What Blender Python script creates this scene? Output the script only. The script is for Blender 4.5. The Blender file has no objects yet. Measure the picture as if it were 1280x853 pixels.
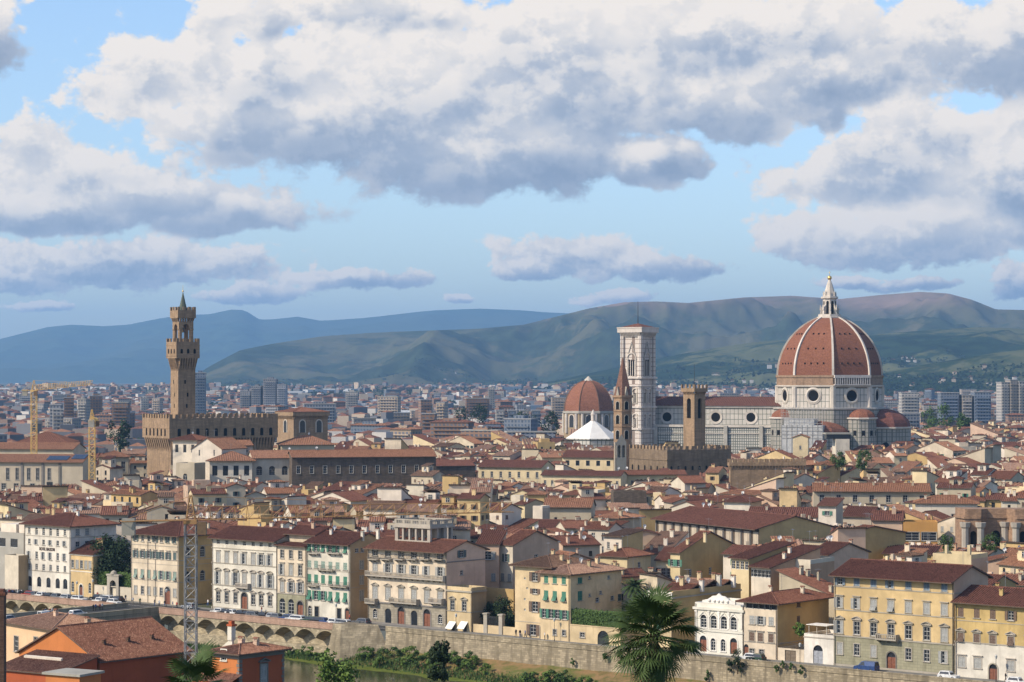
import bpy, math, random
import numpy as np
from mathutils import Vector, Matrix
R = math.radians
S = bpy.context.scene
COL = S.collection
# ------------------------------------------------------------------ camera
F, HZ, ZC = 2950.0, 475.0, 55.0            # focal length in photo pixels, horizon row, height over the street
cam = bpy.data.cameras.new('camera'); camo = bpy.data.objects.new('camera', cam); COL.objects.link(camo)
camo.location = (0, 0, ZC); camo.rotation_euler = (R(90), 0, 0)
cam.sensor_width = 36; cam.lens = 36 * F / 1280; cam.shift_y = (HZ - 426.5) / 1280
cam.clip_start = 1; cam.clip_end = 60000
S.camera = camo
# ------------------------------------------------------------------ light
SUN_AZ, SUN_EL = -114.0, 37.0              # degrees from the view axis (+Y), minus = to the left
sd = Vector((math.sin(R(SUN_AZ)) * math.cos(R(SUN_EL)), math.cos(R(SUN_AZ)) * math.cos(R(SUN_EL)), math.sin(R(SUN_EL))))
sl = bpy.data.lights.new('sun', 'SUN'); sl.energy = 5.0; sl.angle = R(.53); sl.color = (1, .88, .71)
so = bpy.data.objects.new('sun', sl); COL.objects.link(so); so.rotation_euler = (-sd).to_track_quat('-Z', 'Y').to_euler()
S.view_settings.view_transform = 'Standard'; S.view_settings.look = 'None'
S.view_settings.exposure = 0.06; S.view_settings.gamma = 1; S.view_settings.use_curve_mapping = False
S.cycles.max_bounces = 5; S.cycles.diffuse_bounces = 3; S.cycles.glossy_bounces = 2; S.cycles.transparent_max_bounces = 8
S.cycles.volume_bounces = 0; S.cycles.caustics_reflective = False; S.cycles.caustics_refractive = False
S.cycles.use_denoising = True

# ------------------------------------------------------------------ node helpers
class NT:
    def __init__(s, nt): s.nt = nt; nt.nodes.clear()
    def n(s, t, **kw):
        x = s.nt.nodes.new(t)
        for k, v in kw.items():
            if k[0] == 'i' and k[1:].isdigit(): s.set(x.inputs[int(k[1:])], v)
            elif k[:2] == 'k_': s.set(x.inputs[k[2:].replace('_', ' ')], v)
            else: setattr(x, k, v)
        return x
    def set(s, inp, v):
        if isinstance(v, bpy.types.NodeSocket): s.nt.links.new(v, inp)
        elif isinstance(v, bpy.types.Node): s.nt.links.new(v.outputs[0], inp)
        else: inp.default_value = v
    def m(s, op, a, b=0.0, c=0.0, clamp=False):
        x = s.n('ShaderNodeMath', operation=op, use_clamp=clamp); s.set(x.inputs[0], a); s.set(x.inputs[1], b); s.set(x.inputs[2], c); return x.outputs[0]
    def vm(s, op, a, b=(0, 0, 0)):
        x = s.n('ShaderNodeVectorMath', operation=op); s.set(x.inputs[0], a); s.set(x.inputs[1], b)
        return x.outputs['Value'] if op in ('LENGTH', 'DOT_PRODUCT') else x.outputs[0]
    def mix(s, f, a, b, mode='MIX'):
        x = s.n('ShaderNodeMix', data_type='RGBA', blend_type=mode)
        s.set(x.inputs[0], f); s.set(x.inputs[6], a); s.set(x.inputs[7], b); return x.outputs[2]
    def sstep(s, v, a, b, lo=0.0, hi=1.0):
        x = s.n('ShaderNodeMapRange', interpolation_type='SMOOTHSTEP')
        s.set(x.inputs[0], v); s.set(x.inputs[1], a); s.set(x.inputs[2], b); s.set(x.inputs[3], lo); s.set(x.inputs[4], hi); return x.outputs[0]
    def lin(s, v, a, b, lo=0.0, hi=1.0):
        x = s.n('ShaderNodeMapRange'); s.set(x.inputs[0], v); s.set(x.inputs[1], a); s.set(x.inputs[2], b); s.set(x.inputs[3], lo); s.set(x.inputs[4], hi); return x.outputs[0]
    def noise(s, vec, scale, detail=3.0, rough=.55, dist=0.0):
        x = s.n('ShaderNodeTexNoise'); s.set(x.inputs['Vector'], vec); s.set(x.inputs['Scale'], scale)
        x.inputs['Detail'].default_value = detail; x.inputs['Roughness'].default_value = rough; x.inputs['Distortion'].default_value = dist
        return x.outputs[0]
def c4(c): return (c[0], c[1], c[2], 1.0)
# ------------------------------------------------------------------ world: Nishita sky with cumulus by direction
W = bpy.data.worlds.new('World'); S.world = W; W.use_nodes = True
g = NT(W.node_tree)
SKY_K, CLOUD_K = .15, .96
sky = g.n('ShaderNodeTexSky', sky_type='NISHITA', sun_disc=False, sun_elevation=R(SUN_EL), sun_rotation=R(SUN_AZ))
sky.altitude = 100; sky.air_density = 1.0; sky.dust_density = 1.2; sky.ozone_density = 1.6
tc = g.n('ShaderNodeTexCoord')
sep = g.n('ShaderNodeSeparateXYZ', i0=tc.outputs['Generated'])
az = g.m('ARCTAN2', sep.outputs[0], sep.outputs[1]); el = g.m('ARCSINE', sep.outputs[2])
A0 = g.m('MULTIPLY', az, 10.0); E0 = g.m('MULTIPLY', el, 10.0)      # tenths of a radian: the photo spans about +-2.2 by -.1 .. 1.6
# cloud masses: centre (azimuth, elevation), half sizes, weight; in the same units (1 unit = 295 photo pixels)
def PX(x, y): return ((x - 640) / 295.0, (475 - y) / 295.0)
MASS = [  # x, y, rx, ry in photo pixels
    (330, 100, 240, 70), (520, 125, 270, 95), (600, 185, 220, 62), (700, 70, 300, 85), (930, 55, 300, 80), (890, 135, 190, 42), (400, 160, 240, 48), (330, 30, 60, 40), (500, 20, 200, 40),
    (1230, 70, 130, 70), (90, 225, 170, 58), (230, 262, 180, 36), (60, 265, 130, 38), (-20, 40, 55, 65), (1110, 225, 170, 58), (1260, 235, 160, 75),
    (1120, 300, 180, 40), (720, 318, 110, 30), (820, 338, 105, 20), (655, 340, 40, 14), (130, 330, 230, 32), (20, 345, 120, 28), (440, 352, 95, 14), (320, 368, 70, 12), (1270, 350, 52, 30),
    (770, 372, 45, 9), (575, 375, 22, 6), (1130, 357, 60, 9), (1060, 352, 50, 10), (60, 385, 50, 7), (1010, 110, 200, 45), (1170, 170, 110, 45), (1090, 200, 110, 38), (710, 120, 200, 60), (1060, 290, 120, 35), (810, 205, 60, 28), (640, -30, 520, 32)]
def mass_field(A, E):
    """how deep inside a cloud a direction lies, and how high within that cloud towards its sunlit side"""
    pv = g.n('ShaderNodeCombineXYZ', i0=A, i1=E).outputs[0]
    w = g.n('ShaderNodeTexNoise', noise_dimensions='2D'); g.set(w.inputs['Vector'], pv); w.inputs['Scale'].default_value = 2.6; w.inputs['Detail'].default_value = 3
    wv = g.vm('MULTIPLY', g.vm('MULTIPLY', g.vm('SUBTRACT', w.outputs['Color'], (.5, .5, .5)), (.42, .20, 0)), g.n('ShaderNodeCombineXYZ', i0=g.lin(E, .25, 1.0, .30, 1), i1=g.lin(E, .25, 1.0, .30, 1), i2=0.0))
    pw = g.vm('ADD', pv, wv); d = None; sw = None; sh = None
    for (x, y, rx, ry) in MASS:
        cx, cy = PX(x, y)
        q = g.vm('MULTIPLY', g.vm('SUBTRACT', pw, (cx, cy, 0)), (295.0 / rx, 295.0 / ry, 0)); l = g.vm('LENGTH', q)
        d = l if d is None else g.m('SMOOTH_MIN', d, l, .22)
        k = g.m('POWER', .012, l); h = g.vm('DOT_PRODUCT', q, (-.30, .95, 0))
        sw = k if sw is None else g.m('ADD', sw, k); sh = g.m('MULTIPLY', k, h) if sh is None else g.m('MULTIPLY_ADD', k, h, sh)
    far = g.n('ShaderNodeTexNoise', noise_dimensions='2D'); g.set(far.inputs['Vector'], g.vm('MULTIPLY', pv, (.55, 1.1, 1))); far.inputs['Detail'].default_value = 3; far.inputs['Scale'].default_value = 1
    off = g.sstep(g.m('MAXIMUM', g.m('ABSOLUTE', A), g.m('MULTIPLY', E, 1.33)), 2.3, 3.0, 4.0, 0.0)      # scattered cumulus round the rest of the sky
    return g.m('SUBTRACT', 1.16, g.m('MINIMUM', d, g.m('ADD', g.m('MULTIPLY', far.outputs[0], -4.2), g.m('ADD', off, 3.75)))), g.m('DIVIDE', sh, g.m('ADD', sw, 1e-6))
def puff_field(A, E, detail):
    sv = g.n('ShaderNodeCombineXYZ', i0=A, i1=g.m('MULTIPLY', E, 1.3)).outputs[0]
    n1 = g.n('ShaderNodeTexNoise', noise_dimensions='2D'); g.set(n1.inputs['Vector'], sv); n1.inputs['Scale'].default_value = 3.6; n1.inputs['Detail'].default_value = detail; n1.inputs['Roughness'].default_value = .62
    sw = g.vm('ADD', sv, g.vm('MULTIPLY', n1.outputs['Color'], (.16, .16, 0)))
    vo = g.n('ShaderNodeTexVoronoi', feature='F1', voronoi_dimensions='2D'); g.set(vo.inputs['Vector'], sw); vo.inputs['Scale'].default_value = 6.0
    vo.inputs['Detail'].default_value = 2.0; vo.inputs['Roughness'].default_value = .5
    return g.m('ADD', g.m('MULTIPLY', g.m('SUBTRACT', n1.outputs[0], .5), 1.9), g.m('MULTIPLY', g.m('SUBTRACT', .45, vo.outputs['Distance']), .30))
M0, HH = mass_field(A0, E0)
zw = g.sstep(E0, .35, .80, .85, 0.0)                                       # smaller puffs in the farther, lower clouds
def puffs(da, de, detail):
    n = puff_field(g.m('ADD', A0, da), g.m('ADD', E0, de), detail); h = puff_field(g.m('MULTIPLY_ADD', g.m('ADD', A0, da * .45), 2.3, 3.1), g.m('MULTIPLY_ADD', g.m('ADD', E0, de * .45), 2.3, 1.7), 5.0)
    return g.m('ADD', g.m('MULTIPLY', n, g.m('SUBTRACT', 1.0, zw)), g.m('MULTIPLY', h, g.m('MULTIPLY', zw, 1.3)))
N0 = puffs(0.0, 0.0, 9.0); N1 = puffs(-.045, .075, 6.0)
top = g.sstep(HH, -.85, .42)                                               # 0 at a cloud's flat base, 1 at its sunlit crown
D0 = g.m('ADD', M0, g.m('MULTIPLY', N0, g.lin(top, 0, 1, .55, .95)))      # ragged above, smoother below
cov = g.sstep(D0, -.02, .24)
puff = g.sstep(g.m('SUBTRACT', N0, N1), -.26, .30)                         # puffs turned to the sun
def lobe(A, E):
    x = g.n('ShaderNodeTexNoise', noise_dimensions='2D'); g.set(x.inputs['Vector'], g.n('ShaderNodeCombineXYZ', i0=A, i1=g.m('MULTIPLY', E, 1.5)).outputs[0]); x.inputs['Scale'].default_value = 1.9; x.inputs['Detail'].default_value = 4; x.inputs['Roughness'].default_value = .5; return x.outputs[0]
lobes = g.sstep(g.m('SUBTRACT', lobe(A0, E0), lobe(g.m('SUBTRACT', A0, .10), g.m('ADD', E0, .16))), -.16, .16)   # great heads one behind the other
deep = g.sstep(D0, .15, 1.0)
lit = g.m('ADD', g.m('MULTIPLY', top, .74), g.m('MULTIPLY', puff, g.lin(top, 0, 1, .20, .44)))
lit = g.m('SUBTRACT', g.m('ADD', lit, g.m('MULTIPLY', lobes, .24)), g.m('MULTIPLY', deep, .24))
lit = g.m('MAXIMUM', g.m('MINIMUM', lit, 1.0), 0.0)
r = g.n('ShaderNodeValToRGB', i0=lit); e = r.color_ramp.elements
e[0].position = 0; e[0].color = (.29, .345, .455, 1); e[1].position = 1; e[1].color = (1.06, .95, .83, 1)
for p_, c_ in ((.28, (.43, .475, .565, 1)), (.52, (.64, .64, .665, 1)), (.75, (.88, .82, .76, 1))):
    x = e.new(p_); x.color = c_
skyc = g.mix(1.0, sky.outputs[0], (SKY_K, SKY_K, SKY_K, 1), 'MULTIPLY')
skyc = g.mix(1.0, skyc, (1.13, 1.21, 1.36, 1), 'MULTIPLY')
cl = g.mix(1.0, r.outputs[0], (CLOUD_K,) * 3 + (1,), 'MULTIPLY')
col = g.mix(g.m('MULTIPLY', cov, .96), skyc, cl)
bg = g.n('ShaderNodeBackground', i0=col, i1=1.0)
out = g.n('ShaderNodeOutputWorld', i0=bg.outputs[0])
W.cycles.sampling_method = 'MANUAL'; W.cycles.sample_map_resolution = 512
# ------------------------------------------------------------------ mesh helpers
rnd = random.Random(11)
def seg_d(y, z): return F * (ZC - z) / (y - HZ)
def at(px, y=None, z=None, d=None):
    """a point of the place seen at photo column px: on the level z at row y, or at the distance d"""
    if d is None: d = seg_d(y, z)
    if z is None: z = 0.0 if y is None else ZC - (y - HZ) * d / F
    return Vector(((px - 640) / F * d, d, z))
def proj(p): return (640 + F * p[0] / p[1], HZ - F * (p[2] - ZC) / p[1])
class MB:
    def __init__(s): s.v = []; s.f = []; s.m = []
    def poly(s, pts, m=0):
        i = len(s.v); s.v += [tuple(p) for p in pts]; s.f.append(tuple(range(i, i + len(pts)))); s.m.append(m)
    def quad(s, a, b, c, d, m=0): s.poly((a, b, c, d), m)
    def box(s, x0, x1, y0, y1, z0, z1, m=0, bottom=True):
        i = len(s.v)
        s.v += [(x0, y0, z0), (x1, y0, z0), (x1, y1, z0), (x0, y1, z0), (x0, y0, z1), (x1, y0, z1), (x1, y1, z1), (x0, y1, z1)]
        fs = [(4, 5, 6, 7), (0, 1, 5, 4), (1, 2, 6, 5), (2, 3, 7, 6), (3, 0, 4, 7)] + ([(3, 2, 1, 0)] if bottom else [])
        s.f += [tuple(i + k for k in q) for q in fs]; s.m += [m] * len(fs)
    def hexa(s, p, m=0):                                  # 8 points: bottom ring, top ring
        i = len(s.v); s.v += [tuple(q) for q in p]
        fs = [(4, 5, 6, 7), (0, 1, 5, 4), (1, 2, 6, 5), (2, 3, 7, 6), (3, 0, 4, 7), (3, 2, 1, 0)]
        s.f += [tuple(i + k for k in q) for q in fs]; s.m += [m] * 6
    def tube(s, a, b, r0, r1=None, n=6, m=0, caps=True):
        r1 = r0 if r1 is None else r1
        a = Vector(a); b = Vector(b); d = (b - a).normalized()
        x = d.orthogonal().normalized(); y = d.cross(x); i = len(s.v)
        for (c, r) in ((a, r0), (b, r1)):
            for k in range(n):
                t = 2 * math.pi * (k + .5) / n; s.v.append(tuple(c + x * (r * math.cos(t)) + y * (r * math.sin(t))))
        for k in range(n):
            s.f.append((i + k, i + (k + 1) % n, i + n + (k + 1) % n, i + n + k)); s.m.append(m)
        if caps: s.f += [tuple(i + k for k in reversed(range(n))), tuple(i + n + k for k in range(n))]; s.m += [m, m]
    def lathe(s, prof, n=16, c=(0, 0), m=0, a0=0.0, a1=2 * math.pi, ms=None):
        i = len(s.v); full = abs(a1 - a0 - 2 * math.pi) < 1e-6; cols = n if full else n + 1
        for (r, z) in prof:
            for k in range(cols):
                t = a0 + (a1 - a0) * k / n; s.v.append((c[0] + r * math.cos(t), c[1] + r * math.sin(t), z))
        for j in range(len(prof) - 1):
            for k in range(n):
                k2 = (k + 1) % cols
                s.f.append((i + j * cols + k, i + j * cols + k2, i + (j + 1) * cols + k2, i + (j + 1) * cols + k)); s.m.append(m if ms is None else ms[j])
    def prism(s, pts, z0, z1, m=0, top=True):             # outline in plan
        n = len(pts); i = len(s.v)
        s.v += [(p[0], p[1], z0) for p in pts] + [(p[0], p[1], z1) for p in pts]
        for k in range(n): s.f.append((i + k, i + (k + 1) % n, i + n + (k + 1) % n, i + n + k)); s.m.append(m)
        if top: s.f += [tuple(i + n + k for k in range(n)), tuple(i + k for k in reversed(range(n)))]; s.m += [m, m]
    def blob(s, c, r, n=6, m=0, sq=1.0):
        pr = [(r * math.sin(math.pi * k / n), c[2] - r * sq * math.cos(math.pi * k / n)) for k in range(n + 1)]
        pr[0] = (.001, pr[0][1]); pr[-1] = (.001, pr[-1][1]); s.lathe(pr, n + 3, (c[0], c[1]), m)
    def mesh(s, name, mats, smooth=False):
        me = bpy.data.meshes.new(name); me.from_pydata(s.v, [], s.f)
        for q in (mats if isinstance(mats, (list, tuple)) else [mats]): me.materials.append(q)
        if any(s.m): me.polygons.foreach_set('material_index', s.m)
        if smooth: me.polygons.foreach_set('use_smooth', [True] * len(s.f))
        return me
    def build(s, name, mats, parent=None, smooth=False, **kw):
        return link(name, s.mesh(name, mats, smooth), parent, **kw)
def link(name, me, parent=None, loc=None, rz=0.0, **kw):
    o = bpy.data.objects.new(name, me); COL.objects.link(o)
    if parent: o.parent = parent
    if loc is not None: o.location = loc
    if rz: o.rotation_euler = (0, 0, rz)
    for k, v in kw.items(): o[k] = v
    return o
def thing(name, label, cat, loc, rz=0.0, group=None):
    o = bpy.data.objects.new(name, None); COL.objects.link(o); o.empty_display_size = .5
    o.location = loc; o.rotation_euler = (0, 0, rz); o['label'] = label; o['category'] = cat
    if group: o['group'] = group
    return o
# ------------------------------------------------------------------ materials
MATS = {}
def base_mat(name, rough=.85, spec=.3):
    m = bpy.data.materials.new(name); m.use_nodes = True; q = NT(m.node_tree)
    b = q.n('ShaderNodeBsdfPrincipled'); b.inputs['Roughness'].default_value = rough; b.inputs['Specular IOR Level'].default_value = spec
    q.n('ShaderNodeOutputMaterial', i0=b.outputs[0]); return m, q, b
def flat(name, c, rough=.6, spec=.4, metal=0.0):
    if name in MATS: return MATS[name]
    m, q, b = base_mat(name, rough, spec); b.inputs['Metallic'].default_value = metal
    pos = q.n('ShaderNodeTexCoord').outputs['Object']
    n = q.noise(pos, 2.0, 3)
    q.set(b.inputs['Base Color'], q.mix(q.sstep(n, .3, .7), c4([x * .82 for x in c]), c4([min(1, x * 1.12) for x in c])))
    MATS[name] = m; return m
def plaster(name, c, dirt=.5, scale=1.0):
    """rendered wall: blotches, vertical rain streaks, patches of older coat"""
    if name in MATS: return MATS[name]
    m, q, b = base_mat(name, .9, .2)
    pos = q.n('ShaderNodeNewGeometry').outputs['Position']
    n1 = q.noise(pos, .22 * scale, 5, .6); n2 = q.noise(q.vm('MULTIPLY', pos, (1.3, 1.3, .12)), 1.0 * scale, 4, .6); n3 = q.noise(pos, 3.0 * scale, 3)
    k = q.mix(q.sstep(n1, .35, .68), c4([x * (1 - .30 * dirt) for x in c]), c4([min(1, x * 1.06) for x in c]))
    k = q.mix(q.m('MULTIPLY', q.sstep(n2, .52, .75), .55 * dirt), k, c4([c[0] * .55, c[1] * .52, c[2] * .50]))
    k = q.mix(q.m('MULTIPLY', q.sstep(n3, .45, .7), .22), k, c4([c[0] * .75, c[1] * .74, c[2] * .72]))
    oi = q.n('ShaderNodeObjectInfo').outputs['Random']
    k = q.mix(1.0, k, q.n('ShaderNodeCombineColor', i0=q.lin(oi, 0, 1, .88, 1.06), i1=q.lin(oi, 0, 1, .88, 1.05), i2=q.lin(oi, 0, 1, .84, 1.07)).outputs[0], 'MULTIPLY')
    q.set(b.inputs['Base Color'], k); MATS[name] = m; return m
def tiles(name, c1, c2, lichen=.4):
    """old clay tiles: tile to tile variation, lichen, soot"""
    if name in MATS: return MATS[name]
    m, q, b = base_mat(name, .92, .15)
    pos = q.n('ShaderNodeNewGeometry').outputs['Position']
    oi = q.n('ShaderNodeObjectInfo').outputs['Random']
    n0 = q.noise(pos, .12, 4, .6); n1 = q.noise(pos, 1.1, 5, .75); n2 = q.noise(pos, 3.2, 3, .75); n3 = q.noise(pos, 1.7, 4, .7)
    k = q.mix(q.sstep(q.m('ADD', q.m('MULTIPLY', n0, .6), q.m('MULTIPLY', oi, .4)), .25, .75), c4(c1), c4(c2))
    k = q.mix(q.m('MULTIPLY', q.sstep(n1, .42, .66), .7), k, c4([c1[0] * .55, c1[1] * .5, c1[2] * .5]))
    k = q.mix(q.m('MULTIPLY', q.sstep(n2, .5, .72), .7), k, c4([min(1, c2[0] * 1.7), min(1, c2[1] * 1.85), min(1, c2[2] * 1.9)]))
    k = q.mix(q.m('MULTIPLY', q.sstep(n2, .46, .30), .65), k, c4([c1[0] * .45, c1[1] * .42, c1[2] * .42]))
    k = q.mix(q.m('MULTIPLY', q.sstep(n3, .60, .75), lichen), k, (.30, .27, .19, 1))
    q.set(b.inputs['Base Color'], k); MATS[name] = m; return m
def stone(name, c, bw=1.0, bh=.4, mortar=.7, var=.35, dirt=1.0):
    if name in MATS: return MATS[name]
    m, q, b = base_mat(name, .92, .2)
    g0 = q.n('ShaderNodeNewGeometry'); pos = g0.outputs['Position']
    sp = q.n('ShaderNodeSeparateXYZ', i0=pos); u = q.m('ADD', q.m('MULTIPLY', sp.outputs[0], .77), q.m('MULTIPLY', sp.outputs[1], -.64))
    br = q.n('ShaderNodeTexBrick'); q.set(br.inputs['Vector'], q.n('ShaderNodeCombineXYZ', i0=u, i1=sp.outputs[2]).outputs[0])
    br.inputs['Scale'].default_value = 1; br.inputs['Brick Width'].default_value = bw; br.inputs['Row Height'].default_value = bh; br.inputs['Mortar Size'].default_value = .03
    br.inputs['Color1'].default_value = c4([x * (1 - var) for x in c]); br.inputs['Color2'].default_value = c4([min(1, x * (1 + var)) for x in c]); br.inputs['Mortar'].default_value = c4([x * mortar for x in c])
    n1 = q.noise(pos, .25, 5, .65); n2 = q.noise(q.vm('MULTIPLY', pos, (1, 1, .15)), .8, 4)
    k = q.mix(q.m('MULTIPLY', q.sstep(n1, .4, .7), .5 * dirt, clamp=True), br.outputs[0], c4([c[0] * .6, c[1] * .6, c[2] * .58]))
    k = q.mix(q.m('MULTIPLY', q.sstep(n2, .46, .66), .45 * dirt, clamp=True), k, c4([c[0] * .45, c[1] * .45, c[2] * .45]))
    q.set(b.inputs['Base Color'], k); MATS[name] = m; return m
def noisy(name, cs, scale=.1, detail=6, rough=.95, spec=.1, lo=.3, hi=.7):
    if name in MATS: return MATS[name]
    m, q, b = base_mat(name, rough, spec); pos = q.n('ShaderNodeNewGeometry').outputs['Position']
    r = q.n('ShaderNodeValToRGB', i0=q.noise(pos, scale, detail, .65)); e = r.color_ramp.elements
    e[0].position = lo; e[0].color = c4(cs[0]); e[1].position = hi; e[1].color = c4(cs[-1])
    for i, c in enumerate(cs[1:-1]): e.new(lo + (hi - lo) * (i + 1) / (len(cs) - 1)).color = c4(c)
    q.set(b.inputs['Base Color'], r.outputs[0]); MATS[name] = m; return m
GLASS = flat('window_glass', (.022, .025, .030), .15, .5)
TILE = [tiles('tiles_red', (.135, .055, .034), (.205, .092, .058)), tiles('tiles_orange', (.215, .100, .054), (.30, .152, .09)),
        tiles('tiles_maroon', (.10, .042, .029), (.155, .066, .045)), tiles('tiles_pale', (.24, .135, .088), (.33, .20, .135)), tiles('tiles_brown', (.125, .072, .046), (.20, .12, .08))]
# ------------------------------------------------------------------ terrain
def vnoise(x, y, seed=0):
    xi = np.floor(x).astype(np.int64); yi = np.floor(y).astype(np.int64); fx = x - xi; fy = y - yi
    fx = fx * fx * (3 - 2 * fx); fy = fy * fy * (3 - 2 * fy)
    def h(a, b):
        n = (a * 374761393 + b * 668265263 + seed * 974634777) & 0xffffffff
        n = ((n ^ (n >> 13)) * 1274126177) & 0xffffffff
        return ((n ^ (n >> 16)) & 0xffff) / 65535.0
    return (h(xi, yi) * (1 - fx) + h(xi + 1, yi) * fx) * (1 - fy) + (h(xi, yi + 1) * (1 - fx) + h(xi + 1, yi + 1) * fx) * fy
def fbm(x, y, oct=5, seed=0, ridged=False):
    s = 0; a = .5; t = 0
    for o in range(oct):
        n = vnoise(x * 2 ** o + 13.7 * o, y * 2 ** o + 7.1 * o, seed + o)
        if ridged: n = 1 - abs(2 * n - 1)
        s = s + a * n; t += a; a *= .5
    return s / t
def grid_mesh(name, X, Y, Z, mat, **kw):
    ny, nx = X.shape; v = np.stack([X, Y, Z], -1).reshape(-1, 3)
    i = np.arange(ny * nx).reshape(ny, nx)
    f = np.stack([i[:-1, :-1], i[:-1, 1:], i[1:, 1:], i[1:, :-1]], -1).reshape(-1, 4)
    me = bpy.data.meshes.new(name); me.from_pydata(v.tolist(), [], f.tolist()); me.materials.append(mat)
    me.polygons.foreach_set('use_smooth', [True] * len(f))
    return link(name, me, None, **kw)
def hill_mat(name, forest, field, bare, fscale, bare_lo, bare_hi, wood=.5):
    m, q, b = base_mat(name, 1.0, .0); pos = q.n('ShaderNodeNewGeometry').outputs['Position']
    z = q.n('ShaderNodeSeparateXYZ', i0=pos).outputs[2]
    n1 = q.noise(pos, fscale, 6, .62, .4); n2 = q.noise(pos, fscale * 9, 4, .7)
    v = q.n('ShaderNodeTexVoronoi'); q.set(v.inputs['Vector'], q.vm('ADD', pos, q.vm('MULTIPLY', q.n('ShaderNodeTexNoise', k_Vector=pos, k_Scale=fscale * 3).outputs[1], (160, 160, 0)))); v.inputs['Scale'].default_value = fscale * 5.5
    k = q.mix(q.m('MULTIPLY', v.outputs[1], .55), c4(field), c4([field[0] * .55, field[1] * .75, field[2] * .6]))
    w = q.sstep(q.m('ADD', n1, q.m('MULTIPLY', q.m('SUBTRACT', n2, .5), .35)), wood - .05, wood + .05)
    k = q.mix(w, k, q.mix(q.sstep(n2, .35, .65), c4(forest), c4([x * 2.0 for x in forest])))
    k = q.mix(q.sstep(q.m('ADD', z, q.m('MULTIPLY', q.m('SUBTRACT', n1, .5), (bare_hi - bare_lo) * 2.6)), bare_lo, bare_hi), k, c4(bare))
    q.set(b.inputs['Base Color'], k); return m
def plain_z(r): return 30.0 * np.clip((r - 2300.0) / 3900.0, 0, 1) ** 1.3
def ridge(name, D, W, prof, mat, seed, rough=.22, back=.5, nx=260, nr=90):
    """a range of hills: its crest at distance D follows a sky line, its slope comes down over W metres with spurs and gullies"""
    px = np.linspace(-260, 1540, nx); cy = np.interp(px, [p[0] for p in prof], [p[1] for p in prof])
    crest = ZC + (HZ - cy) * D / F
    t = np.concatenate([np.linspace(0, 1, nr), 1 + np.linspace(0, 1, 22)[1:] * back])
    T, P = np.meshgrid(t, px, indexing='ij'); C = np.tile(crest, (len(t), 1))
    r = D - W + W * T
    X = (P - 640) / F * r; Y = r
    base = plain_z(r) - 6
    up = np.where(T < 1, np.clip(T, 0, 1) ** 1.25, 1 - (np.clip(T - 1, 0, 9) / back) ** 1.5)
    n = fbm(X / (W * .22), Y / (W * .30), 6, seed, True) - .62; n2 = fbm(X / (W * .07), Y / (W * .07), 4, seed + 9) - .5
    env = np.clip(T * 3, 0, 1) * np.where(T < 1, np.clip((1 - T) * 5, .06, 1), np.clip((T - 1) * 5, .06, 1))
    Z = base + (C - base) * up + (C - base) * (n * rough * 1.7 + n2 * rough * .3) * env
    Z = np.minimum(Z, ZC + (C - ZC) * r / D * 1.0) if True else Z
    Z[-1] = np.minimum(Z[-1], base[-1])
    GRIDS.append((X, Y, Z, T)); return grid_mesh(name, X, Y, Z, mat, kind='structure')
GRIDS = []
P_FAR = [(-260, 470), (-60, 438), (0, 424), (60, 409), (90, 406), (130, 408), (160, 406), (200, 398), (230, 394), (262, 393), (290, 387), (306, 388), (325, 400), (345, 399), (372, 396), (400, 401), (450, 398), (500, 392), (545, 388), (600, 386), (650, 388), (690, 391), (740, 393), (800, 402), (1000, 420), (1540, 440)]
P_MID = [(-260, 500), (150, 490), (235, 476), (262, 458), (300, 438), (340, 430), (400, 421), (460, 416), (520, 414), (600, 411), (655, 406), (700, 395), (735, 386), (780, 378), (820, 377), (860, 379), (930, 372), (990, 370), (1050, 374), (1100, 369), (1150, 365), (1185, 367), (1215, 375), (1245, 387), (1290, 388), (1400, 384), (1540, 380)]
P_NEAR = [(-260, 500), (560, 492), (640, 486), (690, 477), (740, 466), (800, 454), (850, 443), (900, 434), (950, 427), (1000, 424), (1060, 422), (1120, 416), (1180, 411), (1230, 409), (1280, 411), (1400, 415), (1540, 405)]
P_LOW = [(-260, 505), (900, 492), (990, 484), (1060, 474), (1120, 462), (1180, 452), (1240, 442), (1290, 436), (1400, 428), (1540, 430)]
ridge('hills', 23500, 6000, P_FAR, hill_mat('far_forest', (.022, .034, .018), (.05, .06, .03), (.16, .14, .11), .00065, 1500, 1800), 3, .28)
ridge('hills', 11200, 3300, P_MID, hill_mat('scrub_forest', (.020, .027, .013), (.098, .088, .046), (.23, .155, .115), .0015, 300, 470, .475), 21, .60, nx=420, nr=120)
ridge('hills', 7800, 2000, P_NEAR, hill_mat('wooded_foothill', (.012, .021, .009), (.105, .105, .050), (.2, .17, .1), .0020, 900, 1000, .47), 35, .30, nx=420, nr=110)
ridge('hills', 5900, 900, P_LOW, hill_mat('wooded_slope', (.012, .021, .009), (.10, .10, .050), (.2, .17, .1), .0028, 900, 1000, .45), 52, .28, nx=320, nr=70)
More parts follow.
